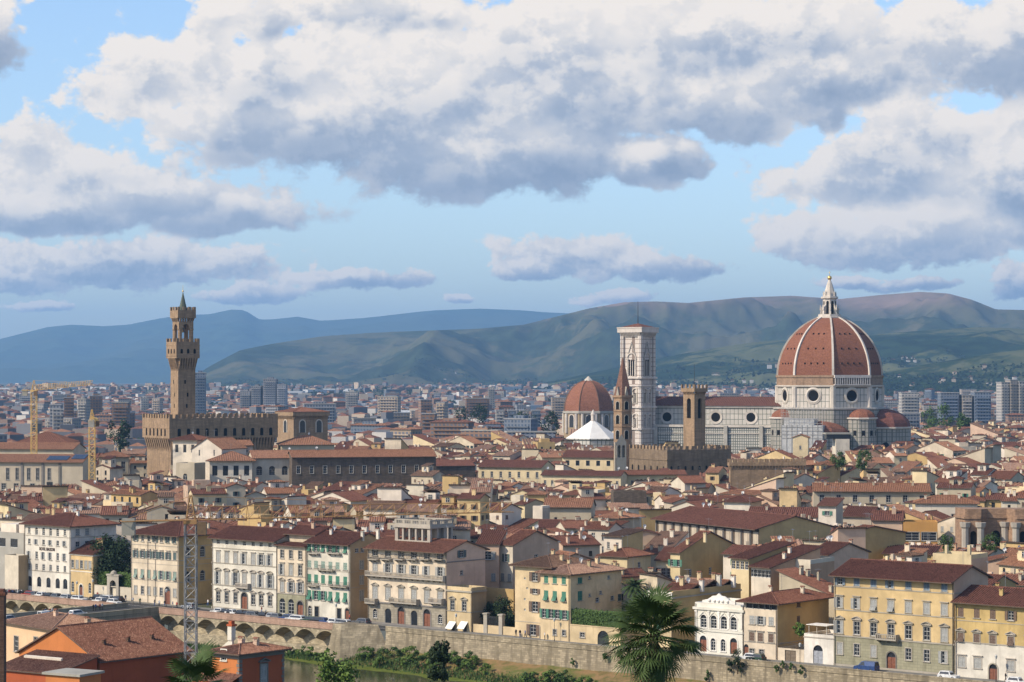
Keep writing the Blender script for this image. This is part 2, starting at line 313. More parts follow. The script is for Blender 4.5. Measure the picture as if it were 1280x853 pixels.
# the plain and the city's ground: one sheet from the river wall to beyond the hills
T_DIR = Vector((.765, -.644, 0)).normalized(); V_DIR = Vector((.644, .765, 0)).normalized()
O_ST = Vector((0, 506, 0)); RZ = math.atan2(T_DIR.y, T_DIR.x)
def L(u, v, z=0.0): return O_ST + T_DIR * u + V_DIR * v + Vector((0, 0, z))       # street frame: along the river, away from it
def Uof(px, v=0.0):
    k = (px - 640) / F; a = O_ST + V_DIR * v
    return (k * a.y - a.x) / (T_DIR.x - k * T_DIR.y)
us = np.linspace(-420, 420, 41)
rows = [[(L(u, -9.6).x, L(u, -9.6).y) for u in us]]
for yy in (800, 1100, 1500, 2000, 2600, 3200, 4000, 5000, 6200, 8000, 10000, 12000, 18000, 27000):
    rows.append([(x, yy) for x in np.linspace(-.42 * yy - 200, .42 * yy + 200, 41)])
XY = np.array(rows); X_, Y_ = XY[..., 0], XY[..., 1]
grid_mesh('ground', X_, Y_, plain_z(np.hypot(X_, Y_)) - .02 * (Y_ > 700), noisy('plain_ground', [(.05, .06, .03), (.12, .11, .08), (.07, .08, .04), (.16, .14, .11)], .02, 8), kind='structure')
# river, its banks, the near hillside the camera stands on
m, q, b = base_mat('river_water', .10, .5)
pos = q.n('ShaderNodeNewGeometry').outputs['Position']
bu = q.n('ShaderNodeBump', k_Strength=.12, k_Distance=.3); q.set(bu.inputs['Height'], q.noise(pos, .9, 3)); q.set(b.inputs['Normal'], bu.outputs[0])
n1 = q.noise(q.vm('MULTIPLY', pos, (1, 1, 1)), .06, 4)
q.set(b.inputs['Base Color'], q.mix(q.sstep(n1, .42, .62), (.055, .058, .024, 1), (.085, .080, .036, 1)))
RIVER = m
mb = MB(); mb.quad(L(-420, -150, -7), L(420, -150, -7), L(420, -9, -7), L(-420, -9, -7)); mb.build('river', RIVER, kind='structure')
# bank below the wall
uu = np.linspace(-60, 420, 241); vv = np.linspace(-38, -9.5, 30)
U_, V_ = np.meshgrid(uu, vv)
def edge_v(u): return -16.2 - 4.5 * np.clip((u + 30) / 60, 0, 1.2) + 2.0 * (fbm(u / 17.0, u * 0 + 3.3, 3, 5) - .5)
def bank_z(U_, V_):
    e = edge_v(U_); t = (V_ - e) / np.maximum(-9.5 - e, 1)
    return np.where(t > 0, -7 + 3.3 * np.clip(t, 0, 1) ** .8 * np.clip((U_ + 58) / 26, .12, 1), -7 + t * 2.0) + .5 * (fbm(U_ / 4, V_ / 4, 4, 8) - .5)
Zb = bank_z(U_, V_)
Xb = O_ST.x + T_DIR.x * U_ + V_DIR.x * V_; Yb = O_ST.y + T_DIR.y * U_ + V_DIR.y * V_
grid_mesh('riverbank', Xb, Yb, Zb, noisy('dry_bank', [(.06, .075, .02), (.24, .15, .07), (.10, .11, .03), (.27, .19, .10)], .13, 7), kind='structure')
# near hillside: from under the camera down to the south bank
xs = np.linspace(-260, 260, 80); ys = np.concatenate([np.linspace(-60, 330, 60), [360, 400, 470]])
Xh, Yh = np.meshgrid(xs, ys)
side = (Xh * V_DIR.x + (Yh - 506) * V_DIR.y)                                 # v of the point
Zh = np.interp(Yh, [-60, 8, 40, 90, 200, 290, 360, 600], [53.2, 53.2, 49, 36.5, 20, 4, 0, 0]) + 1.2 * (fbm(Xh / 15, Yh / 15, 4, 4) - .5)
Zh = np.where(side > -112, -9.5, np.where(side > -116, -9.5 + (Zh + 9.5) * (-112 - side) / 4, Zh))
grid_mesh('hillside', Xh, Yh, Zh, noisy('hillside_soil', [(.03, .045, .015), (.07, .075, .03), (.10, .08, .05)], .2, 6), kind='structure')
# ------------------------------------------------------------------ house kit (house frame: x along the front, y into the house, z up; the front faces -y)
STONE_TRIM = plaster('trim_stone', (.38, .34, .28), .4)
GREY_STONE = plaster('pietra_serena', (.20, .185, .165), .5)
WHITE_TRIM = plaster('white_trim', (.70, .66, .58), .3)
FASCIA = flat('eave_boards', (.10, .07, .05), .9)
FRAME_W = flat('window_frame_white', (.55, .54, .50)); FRAME_B = flat('window_frame_brown', (.10, .06, .04)); 
SH_GREEN = flat('shutter_green', (.035, .16, .10), .6); SH_GREY = flat('shutter_grey', (.30, .30, .28), .7); SH_BROWN = flat('shutter_brown', (.12, .075, .05), .7)
SH_TEAL = flat('shutter_dark_teal', (.05, .09, .09), .6); SH_SAGE = flat('shutter_sage', (.20, .27, .22), .7); SH_BLUE = flat('shutter_blue_grey', (.16, .21, .26), .7)
DOOR_RED = flat('door_oak', (.20, .075, .04), .5); DOOR_GREY = flat('door_grey', (.30, .31, .33), .6); DARK = flat('dark_opening', (.012, .011, .010), .9, .05)
IRON = flat('iron', (.035, .035, .035), .6)
def arc_pts(x0, x1, zb, n=8):
    r = (x1 - x0) / 2; c = (x0 + x1) / 2; zs = zb - r
    return [(c - r * math.cos(math.pi * k / n), zs + r * math.sin(math.pi * k / n)) for k in range(n + 1)]
def wall(mb, o, d, inn, Lw, z0, z1, holes=(), m=0, top=None, depth=.24, mr=None):
    """a wall with real openings: holes are (x0, x1, za, zb, arched)"""
    P = lambda x, z, y=0.0: (o[0] + d[0] * x + inn[0] * y, o[1] + d[1] * x + inn[1] * y, z)
    mr = m if mr is None else mr
    zs = sorted({z0, z1} | {h[2] for h in holes} | {h[3] for h in holes})
    zs = [z for z in zs if z0 <= z <= z1]
    for za, zb in zip(zs[:-1], zs[1:]):
        if zb - za < 1e-4: continue
        cut = sorted((h[0], h[1]) for h in holes if h[2] <= za + 1e-5 and h[3] >= zb - 1e-5)
        x = 0.0
        for (a, b) in cut + [(Lw, Lw)]:
            if a > x + 1e-4: mb.quad(P(x, za), P(a, za), P(a, zb), P(x, zb), m)
            x = max(x, b)
    for h in holes:
        x0, x1, za, zb = h[:4]
        if len(h) > 4 and h[4]:
            A = arc_pts(x0, x1, zb); zq = A[0][1]
            for p, q in zip(A[:-1], A[1:]):
                mb.quad(P(*p), P(*q), P(q[0], zb), P(p[0], zb), m); mb.quad(P(*q), P(*p), P(p[0], p[1], depth), P(q[0], q[1], depth), mr)
        else:
            zq = zb; mb.quad(P(x0, zb, depth), P(x1, zb, depth), P(x1, zb), P(x0, zb), mr)
        mb.quad(P(x0, za), P(x0, zq), P(x0, zq, depth), P(x0, za, depth), mr); mb.quad(P(x1, za), P(x1, za, depth), P(x1, zq, depth), P(x1, zq), mr)
        mb.quad(P(x0, za), P(x0, za, depth), P(x1, za, depth), P(x1, za), mr)
    if top: mb.poly([P(x, z) for (x, z) in [(0, z1), (Lw, z1)] + list(reversed(top))], m)
def slope(mb, a, b, inn, tp, fn, pitch=.42, amp=.13, m=0, fine=False, mend=None):
    """a tiled slope: rows of barrel tiles running up from the eave a-b; fn(u) is the run of the slope at u"""
    a = Vector(a); b = Vector(b); Ld = (b - a).length; d = (b - a) / Ld; inn = Vector((inn[0], inn[1], 0))
    n = max(2, int(round(Ld / pitch))); s = Ld / n
    prof = ((0, 0), (.12, .75), (.30, 1), (.48, .75), (.62, 0), (1, 0)) if fine else ((0, 0), (.18, 1), (.5, 1), (.68, 0), (1, 0))
    Z = Vector((0, 0, 1))
    for i in range(n):
        pl = []
        for (t, h) in prof:
            u = min(max((i + t) * s, 0), Ld); r = max(fn(u), 0.0)
            lo = a + d * u + Z * (h * amp); pl.append((lo, lo + inn * r + Z * (tp * r)))
        for (p, q) in zip(pl[:-1], pl[1:]): mb.quad(p[0], q[0], q[1], p[1], m)
        mb.poly([p[0] for p in reversed(pl[:-1])], m if mend is None else mend)
def roof(W, D, H, kind, tp=.36, ov=.7, mat=None, pitch=.42, fine=False, side_ov=.35, amp=.15, ridge=True):
    mb = MB(); th = .18
    if kind == 'gable_y':                                   # ridge runs into the depth: build it turned by a quarter
        sub = roof(D, W, H, 'gable_x', tp, ov, mat, pitch, fine, side_ov, amp, ridge)
        sub.v = [(W - y, x, z) for (x, y, z) in sub.v]; return sub
    sx = side_ov if kind in ('gable_x', 'shed_b', 'shed_f') else ov
    x0, x1, y0, y1 = -sx, W + sx, -ov, D + ov; zt = H - ov * tp + .12; Wt, Dt = x1 - x0, y1 - y0
    if kind == 'gable_x':
        f = lambda u: Dt / 2
        slope(mb, (x0, y0, zt), (x1, y0, zt), (0, 1), tp, f, pitch, amp, 0, fine); slope(mb, (x1, y1, zt), (x0, y1, zt), (0, -1), tp, f, pitch, amp, 0, fine)
        zr = zt + tp * Dt / 2
        if ridge: mb.tube((x0, D / 2, zr + .05), (x1, D / 2, zr + .05), .16, None, 6, 0)
        for x in (x0, x1):                                  # verge and closing underside
            for (ya, yb) in ((y0, D / 2), (y1, D / 2)): mb.quad((x, ya, zt - th), (x, yb, zr - th), (x, yb, zr + .02), (x, ya, zt + .02), 1)
        mb.quad((x0, y0, zt - th), (x1, y0, zt - th), (x1, D / 2, zr - th), (x0, D / 2, zr - th), 1); mb.quad((x0, D / 2, zr - th), (x1, D / 2, zr - th), (x1, y1, zt - th), (x0, y1, zt - th), 1)
    elif kind == 'hip':
        hm = min(Wt, Dt) / 2
        fx = lambda u: min(u, Wt - u, hm); fy = lambda u: min(u, Dt - u, hm)
        slope(mb, (x0, y0, zt), (x1, y0, zt), (0, 1), tp, fx, pitch, amp, 0, fine); slope(mb, (x1, y1, zt), (x0, y1, zt), (0, -1), tp, fx, pitch, amp, 0, fine)
        slope(mb, (x1, y0, zt), (x1, y1, zt), (-1, 0), tp, fy, pitch, amp, 0, fine); slope(mb, (x0, y1, zt), (x0, y0, zt), (1, 0), tp, fy, pitch, amp, 0, fine)
        zr = zt + tp * hm; q = [(x0, y0), (x1, y0), (x1, y1), (x0, y1)]
        rr = [(x0 + hm, y0 + hm), (x1 - hm, y0 + hm), (x1 - hm, y1 - hm), (x0 + hm, y1 - hm)]
        for c, e in zip(q, rr): mb.tube((c[0], c[1], zt + .06), (e[0], e[1], zr + .08), .15, None, 5, 0)
        if Wt > Dt: mb.tube((rr[0][0], rr[0][1], zr + .06), (rr[1][0], rr[1][1], zr + .06), .16, None, 6, 0)
        else: mb.tube((rr[0][0], rr[0][1], zr + .06), (rr[3][0], rr[3][1], zr + .06), .16, None, 6, 0)
        mb.poly([(x0, y0, zt - th), (x0, y1, zt - th), (x1, y1, zt - th), (x1, y0, zt - th)], 1)
        for (p, s) in zip(q, q[1:] + q[:1]): mb.quad((p[0], p[1], zt - th), (s[0], s[1], zt - th), (s[0], s[1], zt + .02), (p[0], p[1], zt + .02), 1)
    elif kind in ('shed_b', 'shed_f'):
        if kind == 'shed_b': slope(mb, (x0, y0, zt), (x1, y0, zt), (0, 1), tp, lambda u: Dt, pitch, amp, 0, fine); za, zb = zt, zt + tp * Dt
        else: slope(mb, (x1, y1, zt), (x0, y1, zt), (0, -1), tp, lambda u: Dt, pitch, amp, 0, fine); za, zb = zt + tp * Dt, zt
        mb.hexa([(x0, y0, za - th), (x1, y0, za - th), (x1, y1, zb - th), (x0, y1, zb - th), (x0, y0, za - .01), (x1, y0, za - .01), (x1, y1, zb - .01), (x0, y1, zb - .01)], 1)
    if kind in ('gable_x',):
        for (y, s) in ((y0, 1), (y1, 1)): mb.quad((x0, y, zt - th), (x1, y, zt - th), (x1, y, zt + .01), (x0, y, zt + .01), 1)
    return mb
def roof_z(W, D, H, kind, tp, ov, x, y):
    if kind == 'gable_x': return H + tp * min(y, D - y)
    if kind == 'gable_y': return H + tp * min(x, W - x)
    if kind == 'hip': return H + tp * min(x, W - x, y, D - y)
    if kind == 'shed_b': return H + tp * y
    if kind == 'shed_f': return H + tp * (D - y)
    return H
def chimney_mesh(w, d, h, mat, key):
    k = ('chim', round(w, 1), round(d, 1), round(h, 1), mat.name)
    if k not in CACHE:
        mb = MB(); mb.box(-w / 2, w / 2, -d / 2, d / 2, -.9, h, 0); mb.box(-w / 2 - .07, w / 2 + .07, -d / 2 - .07, d / 2 + .07, h, h + .1, 0)
        for sx in (-1, 1):
            for sy in (-1, 1): mb.box(sx * (w / 2 - .09) - .07, sx * (w / 2 - .09) + .07, sy * (d / 2 - .09) - .07, sy * (d / 2 - .09) + .07, h + .1, h + .38, 0)
        t = [(-w / 2 - .12, -d / 2 - .1), (w / 2 + .12, -d / 2 - .1), (w / 2 + .12, d / 2 + .1), (-w / 2 - .12, d / 2 + .1)]
        z = h + .38
        mb.quad((t[0][0], t[0][1], z), (t[1][0], t[1][1], z), (t[1][0], 0, z + .22), (t[0][0], 0, z + .22), 1); mb.quad((t[2][0], t[2][1], z), (t[3][0], t[3][1], z), (t[3][0], 0, z + .22), (t[2][0], 0, z + .22), 1)
        CACHE[k] = mb.mesh('chimney', [mat, TILE[0]])
    return CACHE[k]
CACHE = {}
def bars(mb, w, h, y, nx, nz, t=.045, m=0):
    mb.box(-w / 2, w / 2, y - .03, y + .03, 0, t * 1.6, m); mb.box(-w / 2, w / 2, y - .03, y + .03, h - t * 1.6, h, m)
    for x in (-w / 2 + t * .8, w / 2 - t * .8): mb.box(x - t * .8, x + t * .8, y - .03, y + .03, 0, h, m)
    for i in range(1, nx): x = -w / 2 + w * i / nx; mb.box(x - t / 2, x + t / 2, y - .025, y + .025, 0, h, m)
    for i in range(1, nz): z = h * i / nz; mb.box(-w / 2, w / 2, y - .02, y + .02, z - t / 2, z + t / 2, m)
def win_meshes(w, h, style, trim, sash):
    """style letters: s surround, b sill, c cornice hood, p triangular pediment, a arched pediment, r round-headed"""
    k = ('win', round(w, 2), round(h, 2), style, trim.name, sash.name)
    if k in CACHE: return CACHE[k]
    mb = MB(); t = .16
    rd = 'r' in style; hs = h - w / 2 if rd else h
    if 's' in style:
        for x in (-w / 2 - t, w / 2): mb.box(x, x + t, -.07, .02, 0, hs, 0)
        if rd:
            A = arc_pts(-w / 2, w / 2, h, 8); B_ = arc_pts(-w / 2 - t, w / 2 + t, h + t, 8)
            for i in range(8): mb.hexa([(A[i][0], -.07, A[i][1]), (A[i + 1][0], -.07, A[i + 1][1]), (A[i + 1][0], .02, A[i + 1][1]), (A[i][0], .02, A[i][1]), (B_[i][0], -.07, B_[i][1]), (B_[i + 1][0], -.07, B_[i + 1][1]), (B_[i + 1][0], .02, B_[i + 1][1]), (B_[i][0], .02, B_[i][1])], 0)
        else: mb.box(-w / 2 - t, w / 2 + t, -.07, .02, h, h + t, 0)
    if 'b' in style or 's' in style: mb.box(-w / 2 - .22, w / 2 + .22, -.20, .02, -.14, 0, 0)
    if 'c' in style: mb.box(-w / 2 - .3, w / 2 + .3, -.30, .02, h + .32, h + .46, 0)
    if 'p' in style or 'a' in style:
        z = h + .30; x = w / 2 + .42; mb.box(-x, x, -.34, .02, z, z + .12, 0)
        if 'p' in style:
            mb.hexa([(-x, -.34, z + .12), (0, -.34, z + .55), (0, .02, z + .55), (-x, .02, z + .12), (-x, -.34, z + .22), (0, -.34, z + .68), (0, .02, z + .68), (-x, .02, z + .22)], 0)
            mb.hexa([(0, -.34, z + .55), (x, -.34, z + .12), (x, .02, z + .12), (0, .02, z + .55), (0, -.34, z + .68), (x, -.34, z + .22), (x, .02, z + .22), (0, .02, z + .68)], 0)
            mb.poly([(-x, -.05, z + .1), (x, -.05, z + .1), (0, -.05, z + .6)], 0)
        else:
            n = 6; P = [(-x + 2 * x * i / n, z + .12 + .46 * math.sin(math.pi * i / n)) for i in range(n + 1)]
            for p, q in zip(P[:-1], P[1:]): mb.hexa([(p[0], -.34, p[1]), (q[0], -.34, q[1]), (q[0], .02, q[1]), (p[0], .02, p[1]), (p[0], -.34, p[1] + .13), (q[0], -.34, q[1] + .13), (q[0], .02, q[1] + .13), (p[0], .02, p[1] + .13)], 0)
            mb.poly([(p[0], -.05, p[1]) for p in reversed(P)], 0)
    if not mb.v: bars(mb, w, h, .12, 1, 1, .05, 0); own = sash
    else: own = trim
    pm = MB(); yp = .19
    if rd: pm.poly([(-w / 2, yp, 0), (w / 2, yp, 0)] + [(a, yp, z) for (a, z) in reversed(arc_pts(-w / 2, w / 2, h))], 0)
    else: pm.quad((-w / 2, yp, 0), (w / 2, yp, 0), (w / 2, yp, h), (-w / 2, yp, h), 0)
    if style.find('d') < 0:
        bars(pm, w, hs, yp - .05, 2 if w > .7 else 1, 3 if h > 1.5 else 2, .06, 1)
    CACHE[k] = (mb.mesh('window', own), pm.mesh('pane', [GLASS, sash])); return CACHE[k]
def shutter_mesh(w, h, mat, mode):
    """one leaf, hinged at x = 0 and reaching to +x; louvres; mode h: the lower half pushed out"""
    k = ('shut', round(w, 2), round(h, 2), mat.name, mode)
    if k in CACHE: return CACHE[k]
    mb = MB(); t = .05
    def leaf(z0, z1, tilt):
        n = max(3, int((z1 - z0) / .17)); dz = (z1 - z0)
        f = lambda z: -(z1 - z) * tilt
        for (a, b) in ((0, .07), (w - .07, w)): mb.hexa([(a, f(z0) - t, z0), (b, f(z0) - t, z0), (b, f(z0), z0), (a, f(z0), z0), (a, f(z1) - t, z1), (b, f(z1) - t, z1), (b, f(z1), z1), (a, f(z1), z1)])
        for i in range(n):
            z = z0 + dz * (i + .15) / n; zt = z + dz / n * .75
            mb.quad((.07, f(z) - t, z), (w - .07, f(z) - t, z), (w - .07, f(zt) - .005, zt), (.07, f(zt) - .005, zt))
    if mode == 'h': leaf(h * .5, h, 0); leaf(0, h * .5, .62)
    else: leaf(0, h, 0)
    CACHE[k] = mb.mesh('shutter', mat); return CACHE[k]
def add_window(parent, x, z, w, h, o, d, style='s', trim=None, sash=None, sh=None, shm=None):
    """sh: None, o open leaves flat on the wall, c closed, h closed with lower half pushed out, l one leaf open"""
    wm, pm = win_meshes(w, h, style, trim or STONE_TRIM, sash or FRAME_W)
    a = math.atan2(d[1], d[0])
    wo = link('window', wm, parent, (o[0] + d[0] * x, o[1] + d[1] * x, z), a)
    link('pane', pm, wo)
    if sh:
        hw = w / 2; sm = shutter_mesh(hw, h, shm or SH_GREEN, 'h' if sh == 'h' else 'f')
        if sh in 'ch':
            link('shutter', sm, wo, (-hw, .03, 0)); s2 = link('shutter', sm, wo, (hw, .03, 0)); s2.scale = (-1, 1, 1)
        if sh in 'ol':
            s1 = link('shutter', sm, wo, (-hw - .03, -.09, 0)); s1.scale = (-1, 1, 1)
            if sh == 'o': link('shutter', sm, wo, (hw + .03, -.09, 0))
            else: s2 = link('shutter', sm, wo, (hw, .03, 0)); s2.scale = (-1, 1, 1)
    return wo
def add_door(parent, x, w, h, o, d, mat, arch=True, trim=None, z=0.0):
    k = ('door', round(w, 2), round(h, 2), mat.name, arch, trim.name if trim else '')
    if k not in CACHE:
        mb = MB(); y = .17; hs = h - w / 2 if arch else h
        for (a, b) in ((-w / 2, -.015), (.015, w / 2)):
            mb.box(a, b, y, y + .06, 0, hs - .05, 0)
            for i in range(3):
                z0 = .15 + (hs - .3) * i / 3; mb.box(a + .12, b - .12, y - .04, y, z0, z0 + (hs - .3) / 3 - .15, 0)
        if arch: mb.poly([(-w / 2, y + .02, hs - .05), (w / 2, y + .02, hs - .05)] + [(p, y + .02, q) for (p, q) in reversed(arc_pts(-w / 2, w / 2, h))], 1)
        if trim:
            t = .24
            for q in (-w / 2 - t, w / 2): mb.box(q, q + t, -.09, .02, 0, hs, 2)
            if arch:
                A = arc_pts(-w / 2, w / 2, h); B_ = arc_pts(-w / 2 - t, w / 2 + t, h + t)
                for i in range(8): mb.hexa([(A[i][0], -.09, A[i][1]), (A[i + 1][0], -.09, A[i + 1][1]), (A[i + 1][0], .02, A[i + 1][1]), (A[i][0], .02, A[i][1]), (B_[i][0], -.09, B_[i][1]), (B_[i + 1][0], -.09, B_[i + 1][1]), (B_[i + 1][0], .02, B_[i + 1][1]), (B_[i][0], .02, B_[i][1])], 2)
            else: mb.box(-w / 2 - t, w / 2 + t, -.09, .02, h, h + t, 2)
        CACHE[k] = mb.mesh('door', [mat, GLASS, trim or mat])
    return link('door', CACHE[k], parent, (o[0] + d[0] * x, o[1] + d[1] * x, z), math.atan2(d[1], d[0]))
def spread(n, W, m0=None):
    s = W / n; return [s * (i + .5) for i in range(n)] if m0 is None else [m0 + (W - 2 * m0) * i / max(n - 1, 1) for i in range(n)]
SIDES = {'f': lambda W, D: ((0, 0), (1, 0), (0, 1), W), 'r': lambda W, D: ((W, 0), (0, 1), (-1, 0), D), 'b': lambda W, D: ((W, D), (-1, 0), (0, -1), W), 'l': lambda W, D: ((0, D), (0, -1), (1, 0), D)}
def build_house(root, W, D, H, wm, rk, rows, tile=None, tp=.36, ov=.7, pitch=.5, fine=False, chim=(), base=None, base_h=0.0, courses=(), wall_sides=None, rm=None, side_ov=.35, doors=(), roofname='roof', chim_mat=None, z0=-1.0, parapet=0.0, back=True):
    """rows: dicts side, z, h, w, xs, style, sh, shm, trim, sash; doors: (side, x, w, h, mat, arch, trim)"""
    mats = [wm, base or wm, rm or STONE_TRIM] + list((wall_sides or {}).values())
    mi = {s: 3 + i for i, s in enumerate((wall_sides or {}))}
    mb = MB()
    for s in 'frbl':
        o, d, inn, Lw = SIDES[s](W, D); holes = []
        for r in rows:
            if r.get('side', 'f') != s: continue
            for x in r['xs']: holes.append((x - r['w'] / 2, x + r['w'] / 2, r['z'], r['z'] + r['h'], 'r' in r.get('style', 's')))
        for q in doors:
            if q[0] == s: holes.append((q[1] - q[2] / 2, q[1] + q[2] / 2, 0.0, q[3], q[5]))
        top = None
        if rk == 'gable_x' and s in 'rl': top = [(0, H), (D / 2, H + tp * D / 2), (Lw, H)]
        if rk == 'gable_y' and s in 'fb': top = [(0, H), (W / 2, H + tp * W / 2), (Lw, H)]
        if rk == 'shed_b': top = {'r': [(0, H), (D, H + tp * D)], 'l': [(0, H + tp * D), (D, H)], 'b': [(0, H + tp * D), (W, H + tp * D)]}.get(s)
        if rk == 'shed_f': top = {'l': [(0, H), (D, H + tp * D)], 'r': [(0, H + tp * D), (D, H)], 'f': [(0, H + tp * D), (W, H + tp * D)]}.get(s)
        m = mi.get(s, 0)
        if base_h > 0 and s in 'fr':
            hb = [h for h in holes if h[3] <= base_h + .01]; ht = [h for h in holes if h[2] >= base_h - .01]
            wall(mb, o, d, inn, Lw, z0, base_h, hb, 1, None, mr=1); wall(mb, o, d, inn, Lw, base_h, H, ht, m, top, mr=2)
        else: wall(mb, o, d, inn, Lw, z0, H, holes, m, top, mr=2)
    for c in courses:                                        # string courses: (z, height, projection)
        mb.box(-c[2], W + c[2], -c[2], .003, c[0], c[0] + c[1], 2); mb.box(W - .003, W + c[2] * .98, .003, D, c[0] + .002, c[0] + c[1] - .002, 2)
    if parapet: 
        mb.quad((0, 0, H), (W, 0, H), (W, D, H), (0, D, H), 2)
        for b in ((0, W, 0, .25), (0, W, D - .25, D), (0, .25, .25, D - .25), (W - .25, W, .25, D - .25)): mb.box(b[0], b[1], b[2], b[3], H - .002, H + parapet, 0)
    wo = mb.build('wall', mats, root)
    for r in rows:
        o, d, inn, Lw = SIDES[r.get('side', 'f')](W, D); shl = r.get('sh')
        for i, x in enumerate(r['xs']):
            sh = shl[i % len(shl)] if shl else None
            add_window(root, x, r['z'], r['w'], r['h'], o, d, r.get('style', 's'), r.get('trim'), r.get('sash'), None if sh == '-' else sh, r.get('shm'))
    for q in doors:
        o, d, inn, Lw = SIDES[q[0]](W, D); add_door(root, q[1], q[2], q[3], o, d, q[4], q[5], q[6] if len(q) > 6 else None)
    if rk in ('gable_x', 'gable_y', 'hip', 'shed_b', 'shed_f'):
        ro = roof(W, D, H, rk, tp, ov, None, pitch, fine, side_ov).build(roofname, [tile or TILE[0], FASCIA], root)
        for c in chim:
            x, y = c[0], c[1]; cw, cd, ch = (c[2:5] if len(c) > 4 else (.7, .5, 1.1))
            link('chimney', chimney_mesh(cw, cd, ch, chim_mat or wm, 0), ro, (x, y, roof_z(W, D, H, rk, tp, ov, x, y)))
    return wo
def W_(z, h, w, xs, style='s', sh=None, shm=None, side='f', trim=None, sash=None):
    return dict(z=z, h=h, w=w, xs=xs, style=style, sh=sh, shm=shm, side=side, trim=trim, sash=sash)
def balcony(root, x0, x1, z, proj_=1.0, rail=True, solid=False, y=0.0, mat=None, name='balcony'):
    mb = MB(); mb.box(x0, x1, y - proj_, y - .003, z - .18, z, 0)
    n = max(2, int((x1 - x0) / 1.6))
    for i in range(n + 1):
        x = x0 + .15 + (x1 - x0 - .3) * i / n; mb.hexa([(x - .1, y - .15, z - .7), (x + .1, y - .15, z - .7), (x + .1, y - .003, z - .7), (x - .1, y - .003, z - .7), (x - .1, y - proj_ + .1, z - .18), (x + .1, y - proj_ + .1, z - .18), (x + .1, y - .003, z - .18), (x - .1, y - .003, z - .18)], 0)
    o = mb.build(name, mat or STONE_TRIM, root); rb = MB()
    if solid:
        m_ = 0; rb.box(x0, x1, y - proj_, y - proj_ + .14, z + .85, z + 1.0); rb.box(x0, x1, y - proj_, y - proj_ + .14, z, z + .12)
        k = max(2, int((x1 - x0) / .38))
        for i in range(k + 1):
            x = x0 + .08 + (x1 - x0 - .16) * i / k; rb.box(x - .07, x + .07, y - proj_ + .01, y - proj_ + .13, z + .12, z + .85)
        for x in (x0, x1 - .14): rb.box(x, x + .14, y - proj_ + .14, y - .003, z, z + 1.0)
        rb.build('balustrade', mat or STONE_TRIM, o)
    else:
        k = max(2, int((x1 - x0) / .28))
        for i in range(k + 1):
            x = x0 + .03 + (x1 - x0 - .06) * i / k; rb.box(x - .018, x + .018, y - proj_ + .02, y - proj_ + .055, z, z + .95)
        rb.box(x0, x1, y - proj_ + .01, y - proj_ + .065, z + .95, z + 1.0)
        for x in (x0, x1 - .05):
            rb.box(x, x + .05, y - proj_ + .065, y - .003, z + .95, z + 1.0)
            for j in range(3): rb.box(x + .01, x + .04, y - proj_ + .3 * (j + 1), y - proj_ + .3 * (j + 1) + .035, z, z + .95)
        rb.build('railing', IRON, o)
    return o
# ------------------------------------------------------------------ embankment: road, pavement, parapets, terrace on arches, bridge
ASPH = noisy('asphalt', [(.045, .045, .045), (.075, .073, .07)], .4, 6, .9)
PAVE = noisy('paving', [(.14, .135, .12), (.22, .21, .19)], .5, 6, .9)
RWALL = stone('river_wall_stone', (.32, .265, .18), 1.1, .42, .6, .28, 1.7)
PINK = stone('pink_parapet_brick', (.40, .26, .19), .5, .14, .8, .22)
BUFF = stone('buff_wall_stone', (.36, .30, .20), .8, .35)
mb = MB(); mb.quad(L(-420, -9.5, .012), L(420, -9.5, .012), L(420, -1.9, .012), L(-420, -1.9, .012)); mb.build('road', ASPH, kind='structure')
mb = MB(); mb.quad(L(-420, -1.9, .13), L(420, -1.9, .13), L(420, .4, .13), L(-420, .4, .13)); mb.quad(L(-420, -1.9, 0), L(420, -1.9, 0), L(420, -1.9, .13), L(-420, -1.9, .13)); mb.build('pavement', PAVE, kind='structure')
mb = MB(); mb.quad(L(-420, -6.2, .018), L(420, -6.2, .018), L(420, -6.05, .018), L(-420, -6.05, .018)); mb.build('road_marking', flat('road_paint', (.6, .6, .57)), kind='structure')
UB = Uof(420, -13.3)                                                # here the plain wall begins and the terrace on arches ends
t = thing('river_wall', 'long weathered stone river wall below the palaces with a low parapet', 'wall', L(0, 0), RZ)
mb = MB()
n = 60; u0, u1 = UB + 12, 420
for i in range(n):
    a = u0 + (u1 - u0) * i / n; b = u0 + (u1 - u0) * (i + 1) / n; mb.quad((a, -10.6, -8), (b, -10.6, -8), (b, -10.0, .05), (a, -10.0, .05))
mb.build('wall', RWALL, t)
mb = MB(); mb.box(u0, u1, -10.15, -9.65, .05, 1.0); mb.box(u0, u1, -10.22, -9.58, 1.0, 1.13); mb.build('parapet', RWALL, t)
t = thing('buttress', 'dark stone bastion with sloping side where the arched terrace ends', 'buttress', L(0, 0), RZ)
mb = MB(); mb.hexa([(UB - .4, -16.4, -8), (UB + 4, -16.4, -8), (UB + 15, -9.5, -8), (UB - .4, -9.5, -8), (UB + .02, -14.2, 1.25), (UB + 2.4, -14.2, 1.25), (UB + 9.2, -9.6, 1.25), (UB + .02, -9.6, 1.25)]); mb.build('wall', RWALL, t)
